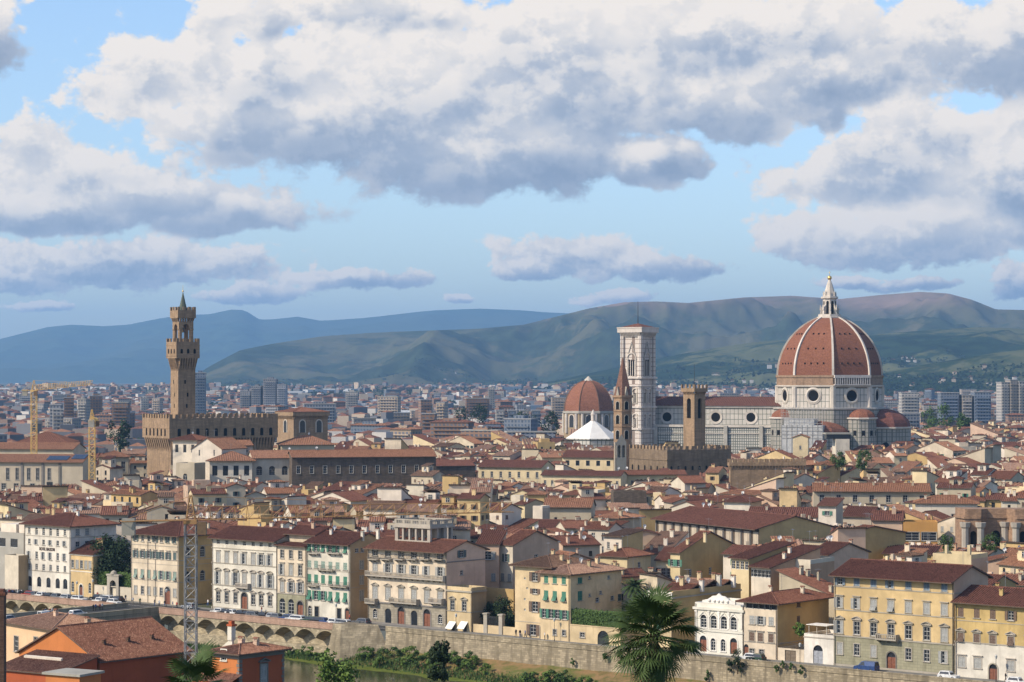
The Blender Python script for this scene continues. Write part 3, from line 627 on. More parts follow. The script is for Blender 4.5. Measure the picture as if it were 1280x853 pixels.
def terrace(ua, ub, nseg, label):
    t = thing('arched_terrace', label, 'terrace', L(0, 0), RZ)
    mb = MB(); wl = ub - ua
    mb.box(ua, ub, -13.2, -9.5, -.35, .05, 0); mb.build('deck', BUFF, t)
    mb = MB(); mb.box(ua, ub, -13.4, -12.9, -.3, 1.05, 0); mb.box(ua, ub, -13.48, -12.82, 1.05, 1.18, 0); mb.build('parapet', PINK, t)
    for i in range(nseg):
        w = wl / nseg; x = ua + w * i; mb = MB(); ha = 2.1
        A = [(x + w * k / 12, -.35 - ha + (ha - .35) * math.sin(math.pi * k / 12) ** .75) for k in range(13)]
        for p, q in zip(A[:-1], A[1:]):
            mb.quad((p[0], -13.2, p[1]), (q[0], -13.2, q[1]), (q[0], -13.2, -.33), (p[0], -13.2, -.33)); mb.quad((q[0], -13.2, q[1]), (p[0], -13.2, p[1]), (p[0], -10.2, p[1] - 1.1), (q[0], -10.2, q[1] - 1.1))
        mb.build('arch', BUFF, t)
    mb = MB(); mb.quad((ua, -11.2, -9), (ub, -11.2, -9), (ub, -10.2, -.2), (ua, -10.2, -.2)); mb.box(ua, ub, -12.1, -10.9, -9, -4.4); mb.build('wall', BUFF, t)
UBR = Uof(208, -10)
terrace(UBR + 1.2, UB, 9, 'pink brick parapet terrace on shallow arches between bridge and bastion')
terrace(UBR - 100, UBR - 15.2, 14, 'pink brick parapet terrace on shallow arches beyond the bridge')
t = thing('stone_bridge', 'grey stone road bridge meeting the river street at its far end', 'bridge', L(0, 0), RZ)
mb = MB(); b0, b1 = UBR - 14, UBR; mb.box(b0, b1, -118, -9.6, -1.3, .03); mb.build('deck', ASPH, t)
BRS = stone('bridge_stone', (.33, .29, .21), 1.2, .5, .8, .12)
for s in (b0, b1 - .5):
    mb = MB(); mb.box(s, s + .5, -118, -10.2, -1.31, 1.0); mb.box(s - .08, s + .58, -118, -10.2, 1.0, 1.14); mb.build('parapet', BRS, t)
for i in range(4):
    v0, v1 = -13 - 26 * i, -13 - 26 * (i + 1) + 3; mb = MB()
    A = [(v0 + (v1 - v0) * k / 14, -6.4 + 4.6 * math.sin(math.pi * k / 14) ** .8) for k in range(15)]
    for p, q in zip(A[:-1], A[1:]):
        for u in (b0 + .1, b1 - .1): mb.quad((u, p[0], p[1]), (u, q[0], q[1]), (u, q[0], -1.28), (u, p[0], -1.28))
        mb.quad((b0 + .1, p[0], p[1]), (b1 - .1, p[0], p[1]), (b1 - .1, q[0], q[1]), (b0 + .1, q[0], q[1]))
    mb.build('arch', BUFF, t)
    mb = MB(); mb.box(b0 + .1, b1 - .1, v1 - 3, v1, -10, -1.29); mb.build('pier', BUFF, t)
mb = MB(); mb.box(b0 + .1, b1 - .1, -13, -10.5, -9, -1.29); mb.build('abutment', BRS, t)
# ------------------------------------------------------------------ the palaces along the river street
def fz(px, y, v=0.0, u=None):
    P = L(Uof(px, v) if u is None else u, v); return ZC - (y - HZ) * P.y / F
def Vof(px, u):
    k = (px - 640) / F; return (k * (506 + T_DIR.y * u) - T_DIR.x * u) / (V_DIR.x - k * V_DIR.y)
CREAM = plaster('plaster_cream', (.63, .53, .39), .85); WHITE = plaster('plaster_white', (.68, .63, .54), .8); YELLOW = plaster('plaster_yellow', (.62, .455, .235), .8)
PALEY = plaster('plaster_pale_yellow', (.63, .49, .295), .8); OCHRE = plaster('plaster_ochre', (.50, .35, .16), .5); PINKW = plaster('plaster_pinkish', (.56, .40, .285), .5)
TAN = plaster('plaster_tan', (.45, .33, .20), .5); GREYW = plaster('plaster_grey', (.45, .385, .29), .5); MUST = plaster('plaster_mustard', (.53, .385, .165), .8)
RUST = stone('rusticated_ashlar', (.33, .29, .22), 1.1, .5, .6, .15); GREENST = stone('green_grey_ashlar', (.29, .27, .18), 1.2, .55, .7, .08)
def R_(u0, px, yt, yb, w, pxs, style='s', v=0.0, **kw):
    z = fz(px, yb, v); return W_(z, fz(px, yt, v) - z, w, [Uof(p, v) - u0 for p in pxs], style, **kw)
def RS(u1, px, yt, yb, w, pxs, style='s', v0=0.0, **kw):     # rows on the right-hand wall
    z = fz(px, yb, Vof(px, u1), u1); return W_(z, fz(px, yt, Vof(px, u1), u1) - z, w, [Vof(p, u1) - v0 for p in pxs], style, side='r', **kw)
def front(name, label, cat, p0, p1, D, py, rk, v=0.0, **kw):
    u0, u1 = Uof(p0, v), Uof(p1, v); root = thing(name, label, cat, L(u0, v), RZ); root['group'] = 'houses along the river street'
    return root, u0, u1 - u0, D, fz(py[0], py[1], v), u1
PAL = 'palazzo'
# white hotel with arches
r, u0, Wd, D, H, u1 = front('hotel', 'tall white hotel with five dark street arches and lettering on its front', 'hotel', 30.4, 88.3, 15, (88, 657.5), 'hip')
c6 = [36.6, 45.7, 54.5, 63.3, 72.1, 81.1]
build_house(r, Wd, D, H, WHITE, 'hip', [R_(u0, 72, 661, 670.7, 1.05, c6[1:5], 'r'), R_(u0, 72, 661.5, 669, .95, [c6[0], c6[5]], 'b'), R_(u0, 72, 676, 682.6, 1.0, c6, 'b', sh=['-', 'l'], shm=SH_GREY), R_(u0, 72, 691.6, 701, 1.0, c6, 'b', sh=['l', '-', 'l'], shm=SH_GREY), R_(u0, 72, 707, 714.8, 1.0, c6, 'b'),
    R_(u0, 72, 723, 736, 1.7, [37.1, 48.9, 60.6, 72.1, 81.5], 'rd'), RS(u1, 97, 661.5, 669.5, 1.3, [97, 109], 'b', sh=['c'], shm=SH_GREY), RS(u1, 97, 677, 684, 1.3, [97, 109], 'b')],
    tile=TILE[2], tp=.33, ov=1.0, chim=[(7, 8), (9.2, 8.5), (11, 8), (13, 7)], courses=[(fz(72, 672), .16, .09), (fz(72, 716), .2, .1)], rm=STONE_TRIM)
fc = bpy.data.curves.new('lettering', 'FONT'); fc.body = 'HOTEL BALESTRI'; fc.size = 1.15; fc.extrude = .05; fc.align_x = 'CENTER'; fc.materials.append(FRAME_B)
to = bpy.data.objects.new('lettering', fc); COL.objects.link(to); bpy.context.view_layer.update(); fm = bpy.data.meshes.new_from_object(to.evaluated_get(bpy.context.evaluated_depsgraph_get())); bpy.data.objects.remove(to)
lo = link('lettering', fm, r, (Uof(59, 0) - u0, -.08, fz(59, 688.5))); lo.rotation_euler = (R(90), 0, 0); lo.scale = (.72, 1, 1)
# small yellow house
r, u0, Wd, D, H, u1 = front('town_house', 'small two storey yellow house beside the white hotel with ornate doorway', 'house', 88.6, 116.5, 6.5, (102, 692.5), 'shed_b')
build_house(r, Wd, D, H, YELLOW, 'shed_b', [R_(u0, 102, 701, 711, .95, [91, 96.5, 102, 107.5, 112.5], 's', sh=['-', 'c', '-', 'c', 'c'], shm=SH_GREY), R_(u0, 102, 728, 741, 1.1, [91, 112.3], 'r')],
    tile=TILE[2], tp=.4, ov=.4, doors=[('f', Uof(101.5) - u0, 1.4, 3.2, DOOR_RED, True, WHITE_TRIM)], courses=[(H - .45, .4, .22), (fz(102, 715), .18, .1)], rm=WHITE_TRIM)
d = MB(); x = Wd * .72; d.box(x, x + 2.2, 3.2, 5.4, H, H + 3.6, 0); d.box(x - .2, x + 2.4, 3.0, 5.6, H + 3.6, H + 3.9, 1)
dm = d.build('dormer', [YELLOW, TILE[0]], r)
for q in (.6, 1.6): add_window(dm, x + q, H + 1.3, .5, 1.8, (0, 3.2), (1, 0), 'b')
# cream palace with the red door
r, u0, Wd, D, H, u1 = front('town_palace', 'cream palace with dark red arched door and many tilted grey shutters', PAL, 163.8, 223.5, 24, (201, 667.5), 'hip')
c7 = [169.7, 178.2, 186.1, 194, 201.7, 210.3, 218.6]
build_house(r, Wd, D, H, CREAM, 'hip', [R_(u0, 201.7, 669, 678.4, 1.0, c7, 'b', sh=['o', '-', '-', 'o', '-', 'l', 'l'], shm=SH_TEAL), R_(u0, 201.7, 690, 699, 1.0, c7, 'sc', sh=['o', 'o', 'o', 'o', 'o', 'o', 'c'], shm=SH_TEAL), R_(u0, 201.7, 714, 724.4, 1.05, c7, 's', sh=['h', 'h', 'c', 'h', 'o', 'o', 'h'], shm=SH_SAGE), R_(u0, 201.7, 735, 745, 1.05, c7[:5] + c7[6:], 's', sh=['c', '-', 'c'], shm=SH_GREY),
    RS(u1, 253, 683, 696, 1.5, [234.6, 253], 'rs'), RS(u1, 253, 713, 726, 1.5, [234.6, 253], 'rs')], tile=TILE[2], tp=.33, ov=1.3, doors=[('f', Uof(209.5) - u0, 2.0, 4.4, DOOR_RED, True, STONE_TRIM)],
    courses=[(fz(201, 683), .16, .09), (fz(201, 700), .16, .09), (fz(201, 706), .12, .06), (fz(201, 727), .16, .08)], wall_sides={'r': OCHRE}, chim=[(6, 10), (15, 12)])  # ochre right wall: the side's shading is put into the plaster colour
for q in (.36, .52): 
    pp = MB(); pp.tube((Wd * q, -.12, .2), (Wd * q, -.12, H - .3), .06, None, 6); pp.build('drainpipe', GREY_STONE, r)
# white palace
r, u0, Wd, D, H, u1 = front('town_palace', 'white palace with carved arched window hoods and brown central door', PAL, 265, 346, 13, (326, 674.5), 'gable_x')
c7 = [272.8, 283.5, 294.5, 305.5, 316.5, 326.5, 337.5]
build_house(r, Wd, D, H, WHITE, 'gable_x', [R_(u0, 326, 678, 683.8, 1.05, c7, 'n'), R_(u0, 326, 693.4, 706.7, 1.25, c7, 'sc', sh=['c', 'c', 'c', 'l', 'c', 'o', 'l', 'o'], shm=SH_GREY), R_(u0, 326, 718.5, 734.6, 1.3, c7, 'sa', sh=['l', 'c', 'o', 'c', 'c', 'l', 'o'], shm=SH_GREY), R_(u0, 326, 744, 757, 1.3, c7[:3] + c7[4:], 'sap', shm=SH_GREY)],
    tile=TILE[2], tp=.33, ov=1.3, doors=[('f', Uof(305.5) - u0, 2.0, 4.6, DOOR_RED, True, GREY_STONE)], courses=[(H - .35, .33, .35), (fz(326, 689), .2, .12), (fz(326, 708), .2, .12), (fz(326, 736), .25, .14), (.0, .7, .12)], rm=STONE_TRIM, chim=[(8, 8), (17, 7), (22, 5)])
balcony(r, Uof(298) - u0, Uof(313.5) - u0, fz(306, 736) + .3, 1.1, solid=True)
# narrow cream house
r, u0, Wd, D, H, u1 = front('town_house', 'narrow cream house with grey stone ground floor and three arched openings', 'house', 346.6, 383, 12, (364, 682.5), 'shed_b')
c3 = [352.8, 363.8, 375.3]
build_house(r, Wd, D, H, CREAM, 'shed_b', [R_(u0, 364, 688, 698.8, 1.15, c3, 's'), R_(u0, 364, 706, 719.3, 1.2, c3, 'sc', sh=['l', 'c', '-'], shm=SH_GREY), R_(u0, 364, 728, 740.6, 1.25, c3, 'sp', sh=['c', 'o', 'o'], shm=SH_GREY), R_(u0, 364, 749, 768, 1.9, c3[:2], 'r')],
    tile=TILE[2], tp=.12, ov=.9, base=GREENST, base_h=fz(364, 742.5), doors=[('f', Uof(375.3) - u0, 1.9, 3.7, DOOR_RED, True, GREY_STONE)], courses=[(fz(364, 721), .18, .1), (fz(364, 742.5) - .1, .2, .12)])
d = MB(); d.box(.4, Wd - .4, 3.4, 11.6, H - .5, H + 2.6, 0); d.build('attic', CREAM, r)
for q in (.3, .55, .8): add_window(r, Wd * q, H + .9, 1.5, 1.3, (0, 3.4), (1, 0), 'n')
d = roof(Wd + .2, 9, H + 2.6, 'gable_x', .36, .7); ro = d.build('roof', [TILE[2], FASCIA], r); ro.location = (-.1, 3.0, 0); link('chimney', chimney_mesh(.8, .6, 1.3, PINKW, 0), ro, (6, 3, H + 3.6))
# white house with green shutters
r, u0, Wd, D, H, u1 = front('town_house', 'white house with rows of green shutters and small flowered balconies', 'house', 383.4, 437.6, 12, (404, 678.5), 'gable_x')
c6 = [386.7, 395.1, 403.8, 413, 422, 431.6]
build_house(r, Wd, D, H, WHITE, 'gable_x', [R_(u0, 403.8, 681, 689.8, 1.1, c6, 'b', sh=['h', 'o', 'h', 'o', 'l', 'h'], shm=SH_GREEN), R_(u0, 403.8, 701.8, 710.7, 1.2, c6, 'b', sh=['c'], shm=SH_SAGE), R_(u0, 403.8, 719, 729.7, 1.2, c6, 'b', sh=['c'], shm=SH_GREEN), R_(u0, 403.8, 739, 750.6, 1.2, c6, 'b', sh=['h', 'o', 'o', 'h', 'h', 'h'], shm=SH_GREEN),
    R_(u0, 404, 759, 773, 1.3, [396, 424], 'sd'), R_(u0, 404, 759, 772, 1.1, [387.5], 'rs'), RS(u1, 452, 685, 690.5, 1.1, [446, 453], 'b'), RS(u1, 452, 700.8, 711.7, 1.3, [452], 's', sh=['c'], shm=SH_GREY), RS(u1, 452, 719.7, 730.7, 1.3, [452], 's', sh=['c'], shm=SH_GREY), RS(u1, 452, 738, 751, 1.3, [452], 's', sh=['c'], shm=SH_GREY)],
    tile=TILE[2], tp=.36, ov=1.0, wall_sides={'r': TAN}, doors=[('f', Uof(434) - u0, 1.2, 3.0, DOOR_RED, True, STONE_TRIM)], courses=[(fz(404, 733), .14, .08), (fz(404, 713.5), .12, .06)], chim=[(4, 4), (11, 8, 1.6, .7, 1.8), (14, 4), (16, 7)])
for (a, b_, y) in ((388, 400, 691.5), (412, 427, 691.5), (400, 419, 712.5), (387, 399, 732), (414, 436, 733)): 
    bo = balcony(r, Uof(a) - u0, Uof(b_) - u0, fz((a + b_) / 2, y), 1.0)
# mansion with belvedere
r, u0, Wd, D, H, u1 = front('mansion', 'large grey and cream mansion with long balustraded balconies and rooftop belvedere', PAL, 459.7, 558.2, 13, (501, 686.3), 'gable_x')
c6 = [469, 485, 501.5, 517.5, 533.8, 550.3]
hb = fz(501, 756)
build_house(r, Wd, D, H, CREAM, 'gable_x', [R_(u0, 501.5, 687.5, 697, 1.5, c6, 's', trim=GREY_STONE), R_(u0, 501.5, 706, 718, 1.35, c6, 's', sh=['c', 'o', 'o', 'o', 'l', 'o'], shm=SH_GREY), R_(u0, 501.5, 736, 751, 1.45, c6, 'sp', sh=['c'], shm=SH_GREY),
    R_(u0, 501.5, 762, 782.5, 2.0, [485, 517.5], 'rd', trim=GREY_STONE), R_(u0, 501.5, 764, 775.5, 1.3, [469, 550.3], 'rs'), RS(u1, 577.5, 688, 697, 1.4, [577], 's', sh=['o'], shm=SH_TEAL), RS(u1, 577.5, 713, 719, 1.0, [577], 'b')],
    tile=TILE[0], tp=.30, ov=1.3, base=RUST, base_h=hb, wall_sides={'r': PINKW}, doors=[('f', Uof(501.5) - u0, 2.0, 4.3, DOOR_RED, True, GREY_STONE), ('f', Uof(533.8) - u0, 2.0, 4.3, DOOR_RED, True, GREY_STONE)],
    courses=[(fz(501, 700), .2, .15), (hb - .02, .3, .2), (0, .5, .12)], rm=GREY_STONE)
balcony(r, .2, Wd - .1, fz(509, 722), 1.2, solid=True)
for (a, b_) in ((460.5, 473), (490.5, 525), (540, 556.5)): balcony(r, Uof(a) - u0, Uof(b_) - u0, fz((a + b_) / 2, 753.5), 1.3, solid=True)
for p in c6: balcony(r, Uof(p - 5.6) - u0, Uof(p + 5.6) - u0, fz(p, 699), 1.1)
bz0, bz1 = H - .2, fz(515, 649.5, 4.0); bx0, bx1 = Uof(493.5, 4.0) - u0, Uof(537.5, 4.0) - u0; by0, by1 = 4.0, 11.8
mb = MB(); mb.box(bx0, bx1, by0, by1, bz0 - 1, bz0 + 1.9)
zc_ = bz1 - 1.9
mb.box(bx0 - .3, bx1 + .3, by0 - .3, by1 + .3, zc_, zc_ + .5); mb.box(bx0, bx1, by0, by1, zc_ + .5, zc_ + .75)
nb = 5
for i in range(nb + 1):
    x = bx0 + .45 + (bx1 - bx0 - .9) * i / nb
    for y in (by0 + .35, by1 - .35): mb.box(x - (.45 if i in (0, nb) else .24), x + (.45 if i in (0, nb) else .24), y - .3, y + .3, bz0 + 1.9, zc_)
for i in (1, 2):
    y = by0 + .35 + (by1 - by0 - .7) * i / 3
    for x in (bx0 + .35, bx1 - .35): mb.box(x - .3, x + .3, y - .26, y + .26, bz0 + 1.9, zc_)
mb.box(bx0 + 1.0, bx1 - 1.0, by0 + 3.2, by1 - .9, bz0 + 1.9, zc_ - .01)
bo = mb.build('belvedere', GREY_STONE if False else STONE_TRIM, r)
mb = MB()
for (xa, xb, ya, yb) in ((bx0, bx1, by0, by0 + .25), (bx0, bx1, by1 - .25, by1), (bx0, bx0 + .25, by0 + .26, by1 - .26), (bx1 - .25, bx1, by0 + .26, by1 - .26)):
    mb.box(xa, xb, ya, yb, zc_ + .751, zc_ + .95); mb.box(xa, xb, ya, yb, zc_ + 1.65, zc_ + 1.9)
    lx, ly = xb - xa, yb - ya; k = int(max(lx, ly) / .5)
    for i in range(k + 1):
        cx = xa + .12 + (lx - .24) * i / k if lx > ly else (xa + xb) / 2; cy = ya + .12 + (ly - .24) * i / k if ly > lx else (ya + yb) / 2
        w = .3 if i % 5 == 0 else .09; mb.box(cx - w if lx > ly else xa + .02, cx + w if lx > ly else xb - .02, cy - w if ly > lx else ya + .02, cy + w if ly > lx else yb - .02, zc_ + .95, zc_ + 1.65)
mb.build('balustrade', STONE_TRIM, bo)
for i in range(nb):
    x = bx0 + .45 + (bx1 - bx0 - .9) * (i + .5) / nb; add_window(bo, x, bz0 + 2.2, 1.0, zc_ - bz0 - 3.0, (0, by0 + 3.14), (1, 0), 's')
# small annex with awnings
r, u0, Wd, D, H, u1 = front('town_house', 'small flat roofed cream annex with two little awnings over its doors', 'house', 559, 589.3, 5, (574, 739), 'flat')
build_house(r, Wd, D, H, PALEY, 'flat', [R_(u0, 566, 750.7, 763, 1.15, [565.7, 580.3], 'sp'), R_(u0, 566, 778, 790, 1.2, [566, 580.8], 'd')], courses=[(fz(574, 765), .2, .1), (H - .2, .35, .25)], parapet=.9, rm=STONE_TRIM, wall_sides={'r': TAN})
for p in (566, 580.8):
    x = Uof(p) - u0; mb = MB(); zt = fz(p, 777); mb.hexa([(x - 1, -1.5, zt - 1.5), (x + 1, -1.5, zt - 1.5), (x + 1, -.03, zt - .05), (x - 1, -.03, zt - .05), (x - 1, -1.5, zt - 1.46), (x + 1, -1.5, zt - 1.46), (x + 1, -.03, zt), (x - 1, -.03, zt)]); mb.build('awning', flat('awning_canvas', (.72, .70, .64), .8), r)
# yellow house with green shutters, in two bodies
r, u0, Wd, D, H, u1 = front('town_house', 'tall yellow house with brown shutters joined to the green shuttered one', 'house', 643.8, 675.2, 14, (660, 706.5), 'hip')
build_house(r, Wd + 3, D, H, PALEY, 'hip', [R_(u0, 669, 715.4, 726.7, 1.5, [668.9], 'b', sh=['o'], shm=SH_BROWN), R_(u0, 669, 736, 742.5, 1.3, [668.9], 'b', sh=['o'], shm=SH_BROWN), R_(u0, 669, 752, 765, 1.6, [668.9], 'b', sh=['o'], shm=SH_BROWN), R_(u0, 669, 781, 794.6, 1.7, [666.4], 'b', sh=['o'], shm=SH_BROWN), R_(u0, 669, 723, 725.4, .5, [656], 'n'), R_(u0, 669, 735, 737.5, .5, [659], 'n'), R_(u0, 669, 749, 751.5, .5, [656], 'n'), R_(u0, 669, 762, 764.5, .5, [656], 'n')],
    tile=TILE[4], tp=.33, ov=1.0, chim=[(4, 8), (8, 6)], doors=[('f', Uof(677.5) - u0, 1.0, 2.6, DOOR_RED, False, STONE_TRIM)], courses=[(fz(660, 778), .12, .06)])
u2 = Uof(675.6, -1.0); u3 = Uof(712.8, -1.0)
r = thing('town_house', 'yellow corner house with bright green shutters above a hedge terrace', 'house', L(u2, -1.0), RZ, 'houses along the river street')
dep = Vof(777, u3) + 1.0; H = fz(693, 716, -1); cc = [682.7, 693.5, 704.8]
def RS2(px, yt, yb, w, pxs, style='b', **kw): return RS(u3, px, yt, yb, w, pxs, style, v0=-1.0, **kw)
build_house(r, u3 - u2, dep, H, PALEY, 'hip', [R_(u2, 693.5, 720.6, 729.7, 1.1, cc, 'b', -1, sh=['c'], shm=SH_GREEN), R_(u2, 693.5, 739, 751, 1.15, cc, 'b', -1, sh=['h', 'h', 'h'], shm=SH_GREEN), R_(u2, 693.5, 762, 773.6, 1.2, [680.5, 688.5, 697, 706], 'b', -1, sh=['o'], shm=SH_GREEN), R_(u2, 693.5, 787, 794, .9, [693.5, 705], 's', -1),
    RS2(725, 722, 729.7, 1.5, [725], sh=['c'], shm=SH_GREEN), RS2(725, 739, 751, 1.5, [725], sh=['c'], shm=SH_GREEN), RS2(746, 747, 753, 1.2, [746.7, 765.5]), RS2(760, 737.5, 742, .9, [751]), RS2(776, 742.5, 751, 1.2, [774.5], sh=['c'], shm=SH_TEAL), RS2(760, 719.5, 724, .9, [761]), RS2(736, 720, 724, .6, [737]), RS2(736, 742, 746, .6, [737])],
    tile=TILE[3], tp=.33, ov=.9, chim=[(3, 6), (6, 9), (5, 13), (6, 18)], side_ov=.5)
# hedge terrace with arched gate
ut = Uof(776, -1.0)
r = thing('garden_terrace', 'low cream terrace wall with dark arched gate under a green hedge', 'terrace', L(u3, -1.0), RZ)
zt = fz(745, 784, -1); mb = MB(); Lw = ut - u3
wall(mb, (0, 0), (1, 0), (0, 1), Lw, -1, zt, [(Uof(728, -1) - u3 - .6, Uof(728, -1) - u3 + .6, fz(728, 797, -1), fz(728, 791, -1), False), (Uof(754, -1) - u3 - 1.5, Uof(754, -1) - u3 + 1.5, 0, fz(754, 788.5, -1), True)], 0, None, .4)
mb.quad((Lw, 0, -1), (Lw, 12, -1), (Lw, 12, zt), (Lw, 0, zt)); mb.quad((0, 0, zt), (Lw, 0, zt), (Lw, 12, zt), (0, 12, zt)); mb.box(-.002, Lw + .1, -.1, .2, zt + .003, zt + .18, 0); mb.build('wall', PALEY, r)
add_window(r, Uof(728, -1) - u3, fz(728, 797, -1), 1.2, fz(728, 791, -1) - fz(728, 797, -1), (0, 0), (1, 0), 's')
add_door(r, Uof(754, -1) - u3, 3.0, fz(754, 788.5, -1), (0, 0), (1, 0), flat('dark_gate', (.03, .035, .03), .7), True)
# cream house with balustraded balcony beyond the palm
r, u0, Wd, D, H, u1 = front('town_house', 'cream house with balustraded roof terrace beside the big fan palm', 'house', 808, 840, Vof(926, Uof(840)), (826, 746), 'flat')
build_house(r, Wd, D, H, PALEY, 'flat', [R_(u0, 824, 750, 762, 1.2, [823.6], 's', sh=['c'], shm=SH_GREEN), R_(u0, 824, 775, 787, 1.2, [823.6], 's', sh=['c'], shm=SH_GREEN)], wall_sides={'r': OCHRE}, parapet=.0, courses=[(H - .3, .3, .3)])
mb = MB(); mb.box(0, Wd, 0, .2, H + .8, H + 1.0)
for i in range(16): x = Wd * (i + .5) / 16; mb.box(x - .12, x + .12, .02, .18, H, H + .8)
mb.build('balustrade', WHITE_TRIM, r)
d = MB(); d.box(Wd - .3, Wd, .3, D, H, H + 1.2); d.box(.3, Wd - .31, 6, D, H, H + .9); d.build('attic', OCHRE, r)
for (y, dd, h, mt) in ((6, 6, .9, 0), (12.2, 5, 1.6, 3), (17.4, 6, 1.0, 1)):
    ro = roof(Wd - .6, dd, H + h, 'gable_x', .34, .4).build('roof', [TILE[mt], FASCIA], r); ro.location = (.2, y, 0); link('chimney', chimney_mesh(.9, .6, 1.4, PALEY, 0), ro, (3, 2, H + h + .7)); link('chimney', chimney_mesh(.9, .6, 1.2, WHITE, 0), ro, (6.5, 4, H + h + .5))
# small ornate white palace
r, u0, Wd, D, H, u1 = front('small_palace', 'small ornate white palace with pointed upper windows and crested parapet', PAL, 868.7, 928.8, 12, (898, 760.5), 'flat')
cu = [879.6, 892.2, 905, 917.2]
build_house(r, Wd, D, H, plaster('white_marble_render', (.74, .70, .62), .25), 'flat', [R_(u0, 892, 769.5, 785.7, 1.5, cu, 'rs', trim=WHITE_TRIM), R_(u0, 892, 798, 813.5, 1.15, [891.5, 904], 'rs', trim=WHITE_TRIM)], parapet=.9, doors=[('f', Uof(879.3) - u0, 1.7, 3.7, DOOR_RED, True, WHITE_TRIM), ('f', Uof(917.2) - u0, 1.7, 3.7, DOOR_RED, True, WHITE_TRIM)],
    courses=[(H - .5, .5, .35), (fz(892, 790), .45, .18), (fz(892, 787.5), .12, .1), (0, .5, .08)], rm=WHITE_TRIM)
mb = MB(); zt = H + .9; xm = Wd / 2
P = [(-4, 0), (4, 0), (4, .5), (2.6, .8), (1.5, 1.5), (.6, 1.6), (0, 2.1), (-.6, 1.6), (-1.5, 1.5), (-2.6, .8), (-4, .5)]
mb.poly([(xm + x, -.06, zt + z) for x, z in P]); mb.poly([(xm + x, .3, zt + z) for x, z in reversed(P)])
for p, q in zip(P, P[1:] + P[:1]): mb.quad((xm + p[0], -.06, zt + p[1]), (xm + p[0], .3, zt + p[1]), (xm + q[0], .3, zt + q[1]), (xm + q[0], -.06, zt + q[1]))
for x in (-2.2, -1, 1, 2.2, -.0): mb.blob((xm + x, -.12, zt + .55), .32, 5)
mb.build('crest', WHITE_TRIM, r)
for p in [870.3] + [886, 898.6, 911] + [927]:
    x = Uof(p) - u0; mb = MB(); mb.box(x - .22, x + .22, -.16, -.003, fz(p, 787), H - .5); mb.box(x - .3, x + .3, -.22, -.003, H - 1.0, H - .7); mb.build('pilaster', WHITE_TRIM, r)
for p in cu:
    x = Uof(p) - u0; zt_ = fz(892, 769.5); mb = MB(); mb.hexa([(x - 1.05, -.2, zt_ - .5), (x, -.2, zt_ + .55), (x, -.003, zt_ + .55), (x - 1.05, -.003, zt_ - .5), (x - 1.05, -.2, zt_ - .3), (x, -.2, zt_ + .8), (x, -.003, zt_ + .8), (x - 1.05, -.003, zt_ - .3)])
    mb.hexa([(x, -.2, zt_ + .55), (x + 1.05, -.2, zt_ - .5), (x + 1.05, -.003, zt_ - .5), (x, -.003, zt_ + .55), (x, -.2, zt_ + .8), (x + 1.05, -.2, zt_ - .3), (x + 1.05, -.003, zt_ - .3), (x, -.003, zt_ + .8)]); mb.build('window_hood', WHITE_TRIM, r)
# cream house with brown shutters
r, u0, Wd, D, H, u1 = front('town_house', 'cream house with ochre side wall and dark open loggia under its eave', 'house', 929.6, 971.6, Vof(1036, Uof(971.6)), (950, 751.5), 'hip')
c3 = [940, 950.7, 964]
build_house(r, Wd, D, H, CREAM, 'hip', [R_(u0, 950, 753, 761.8, 1.75, [937, 944.5, 952, 959.5, 966.5], 'd'), R_(u0, 950, 770.5, 781, 1.2, c3, 'b', sh=['c', 'o', 'c'], shm=SH_GREY), R_(u0, 950, 791.4, 802, 1.2, c3, 'sc', sh=['c', 'c', 'c'], shm=SH_BROWN), R_(u0, 950, 812, 818, 1.1, [940, 952], 's'), RS(u1, 998, 751, 759, 1.3, [998.3], 'b', sh=['c'], shm=SH_BROWN), RS(u1, 998, 770, 779, 1.1, [998], 'b', sh=['c'], shm=SH_BROWN)],
    tile=TILE[0], tp=.34, ov=1.2, wall_sides={'r': OCHRE}, doors=[('f', Uof(932.8) - u0, 1.1, 2.7, DOOR_RED, True, None)], courses=[(fz(950, 804), .14, .07)], chim=[(3, 5), (6, 12)])  # right wall takes darker ochre, so its shade is part of the colour
# garage and pavilion
u0, u1 = Uof(972.4), Uof(1005); r = thing('garage', 'low cream garage with brown gate and railed roof terrace', 'garage', L(u0, 0), RZ)
H = fz(989, 811); build_house(r, u1 - u0, 8, H, CREAM, 'flat', [], doors=[('f', Uof(988) - u0, 2.6, H - .35, flat('wooden_gate', (.16, .12, .08), .7), False, None)])
mb = MB()
for i in range(20): x = .1 + (u1 - u0 - .2) * i / 19; mb.box(x - .02, x + .02, .05, .09, H, H + 1)
mb.box(.05, u1 - u0 - .05, .04, .1, H + 1, H + 1.06); mb.build('railing', IRON, r)
u0, u1 = Uof(1005.2), Uof(1042.2); r = thing('pavilion', 'low white pavilion with one arched window and a canopied roof terrace', 'pavilion', L(u0, 0), RZ)
H = fz(1023, 797); build_house(r, u1 - u0, 9, H, WHITE, 'flat', [], doors=[('f', Uof(1022.5) - u0, 2.2, fz(1022, 806.5), DOOR_GREY, True, None)], parapet=.6, courses=[(H - .15, .2, .12)])
mb = MB()
for x in (.6, 4.6):
    for y in (.8, 3.6): mb.tube((x, y, H), (x, y, H + 2.2), .05)
mb.box(.2, 5.0, .4, 4.0, H + 2.2, H + 2.32); mb.build('canopy', flat('canopy_cloth', (.66, .62, .54), .8), r)
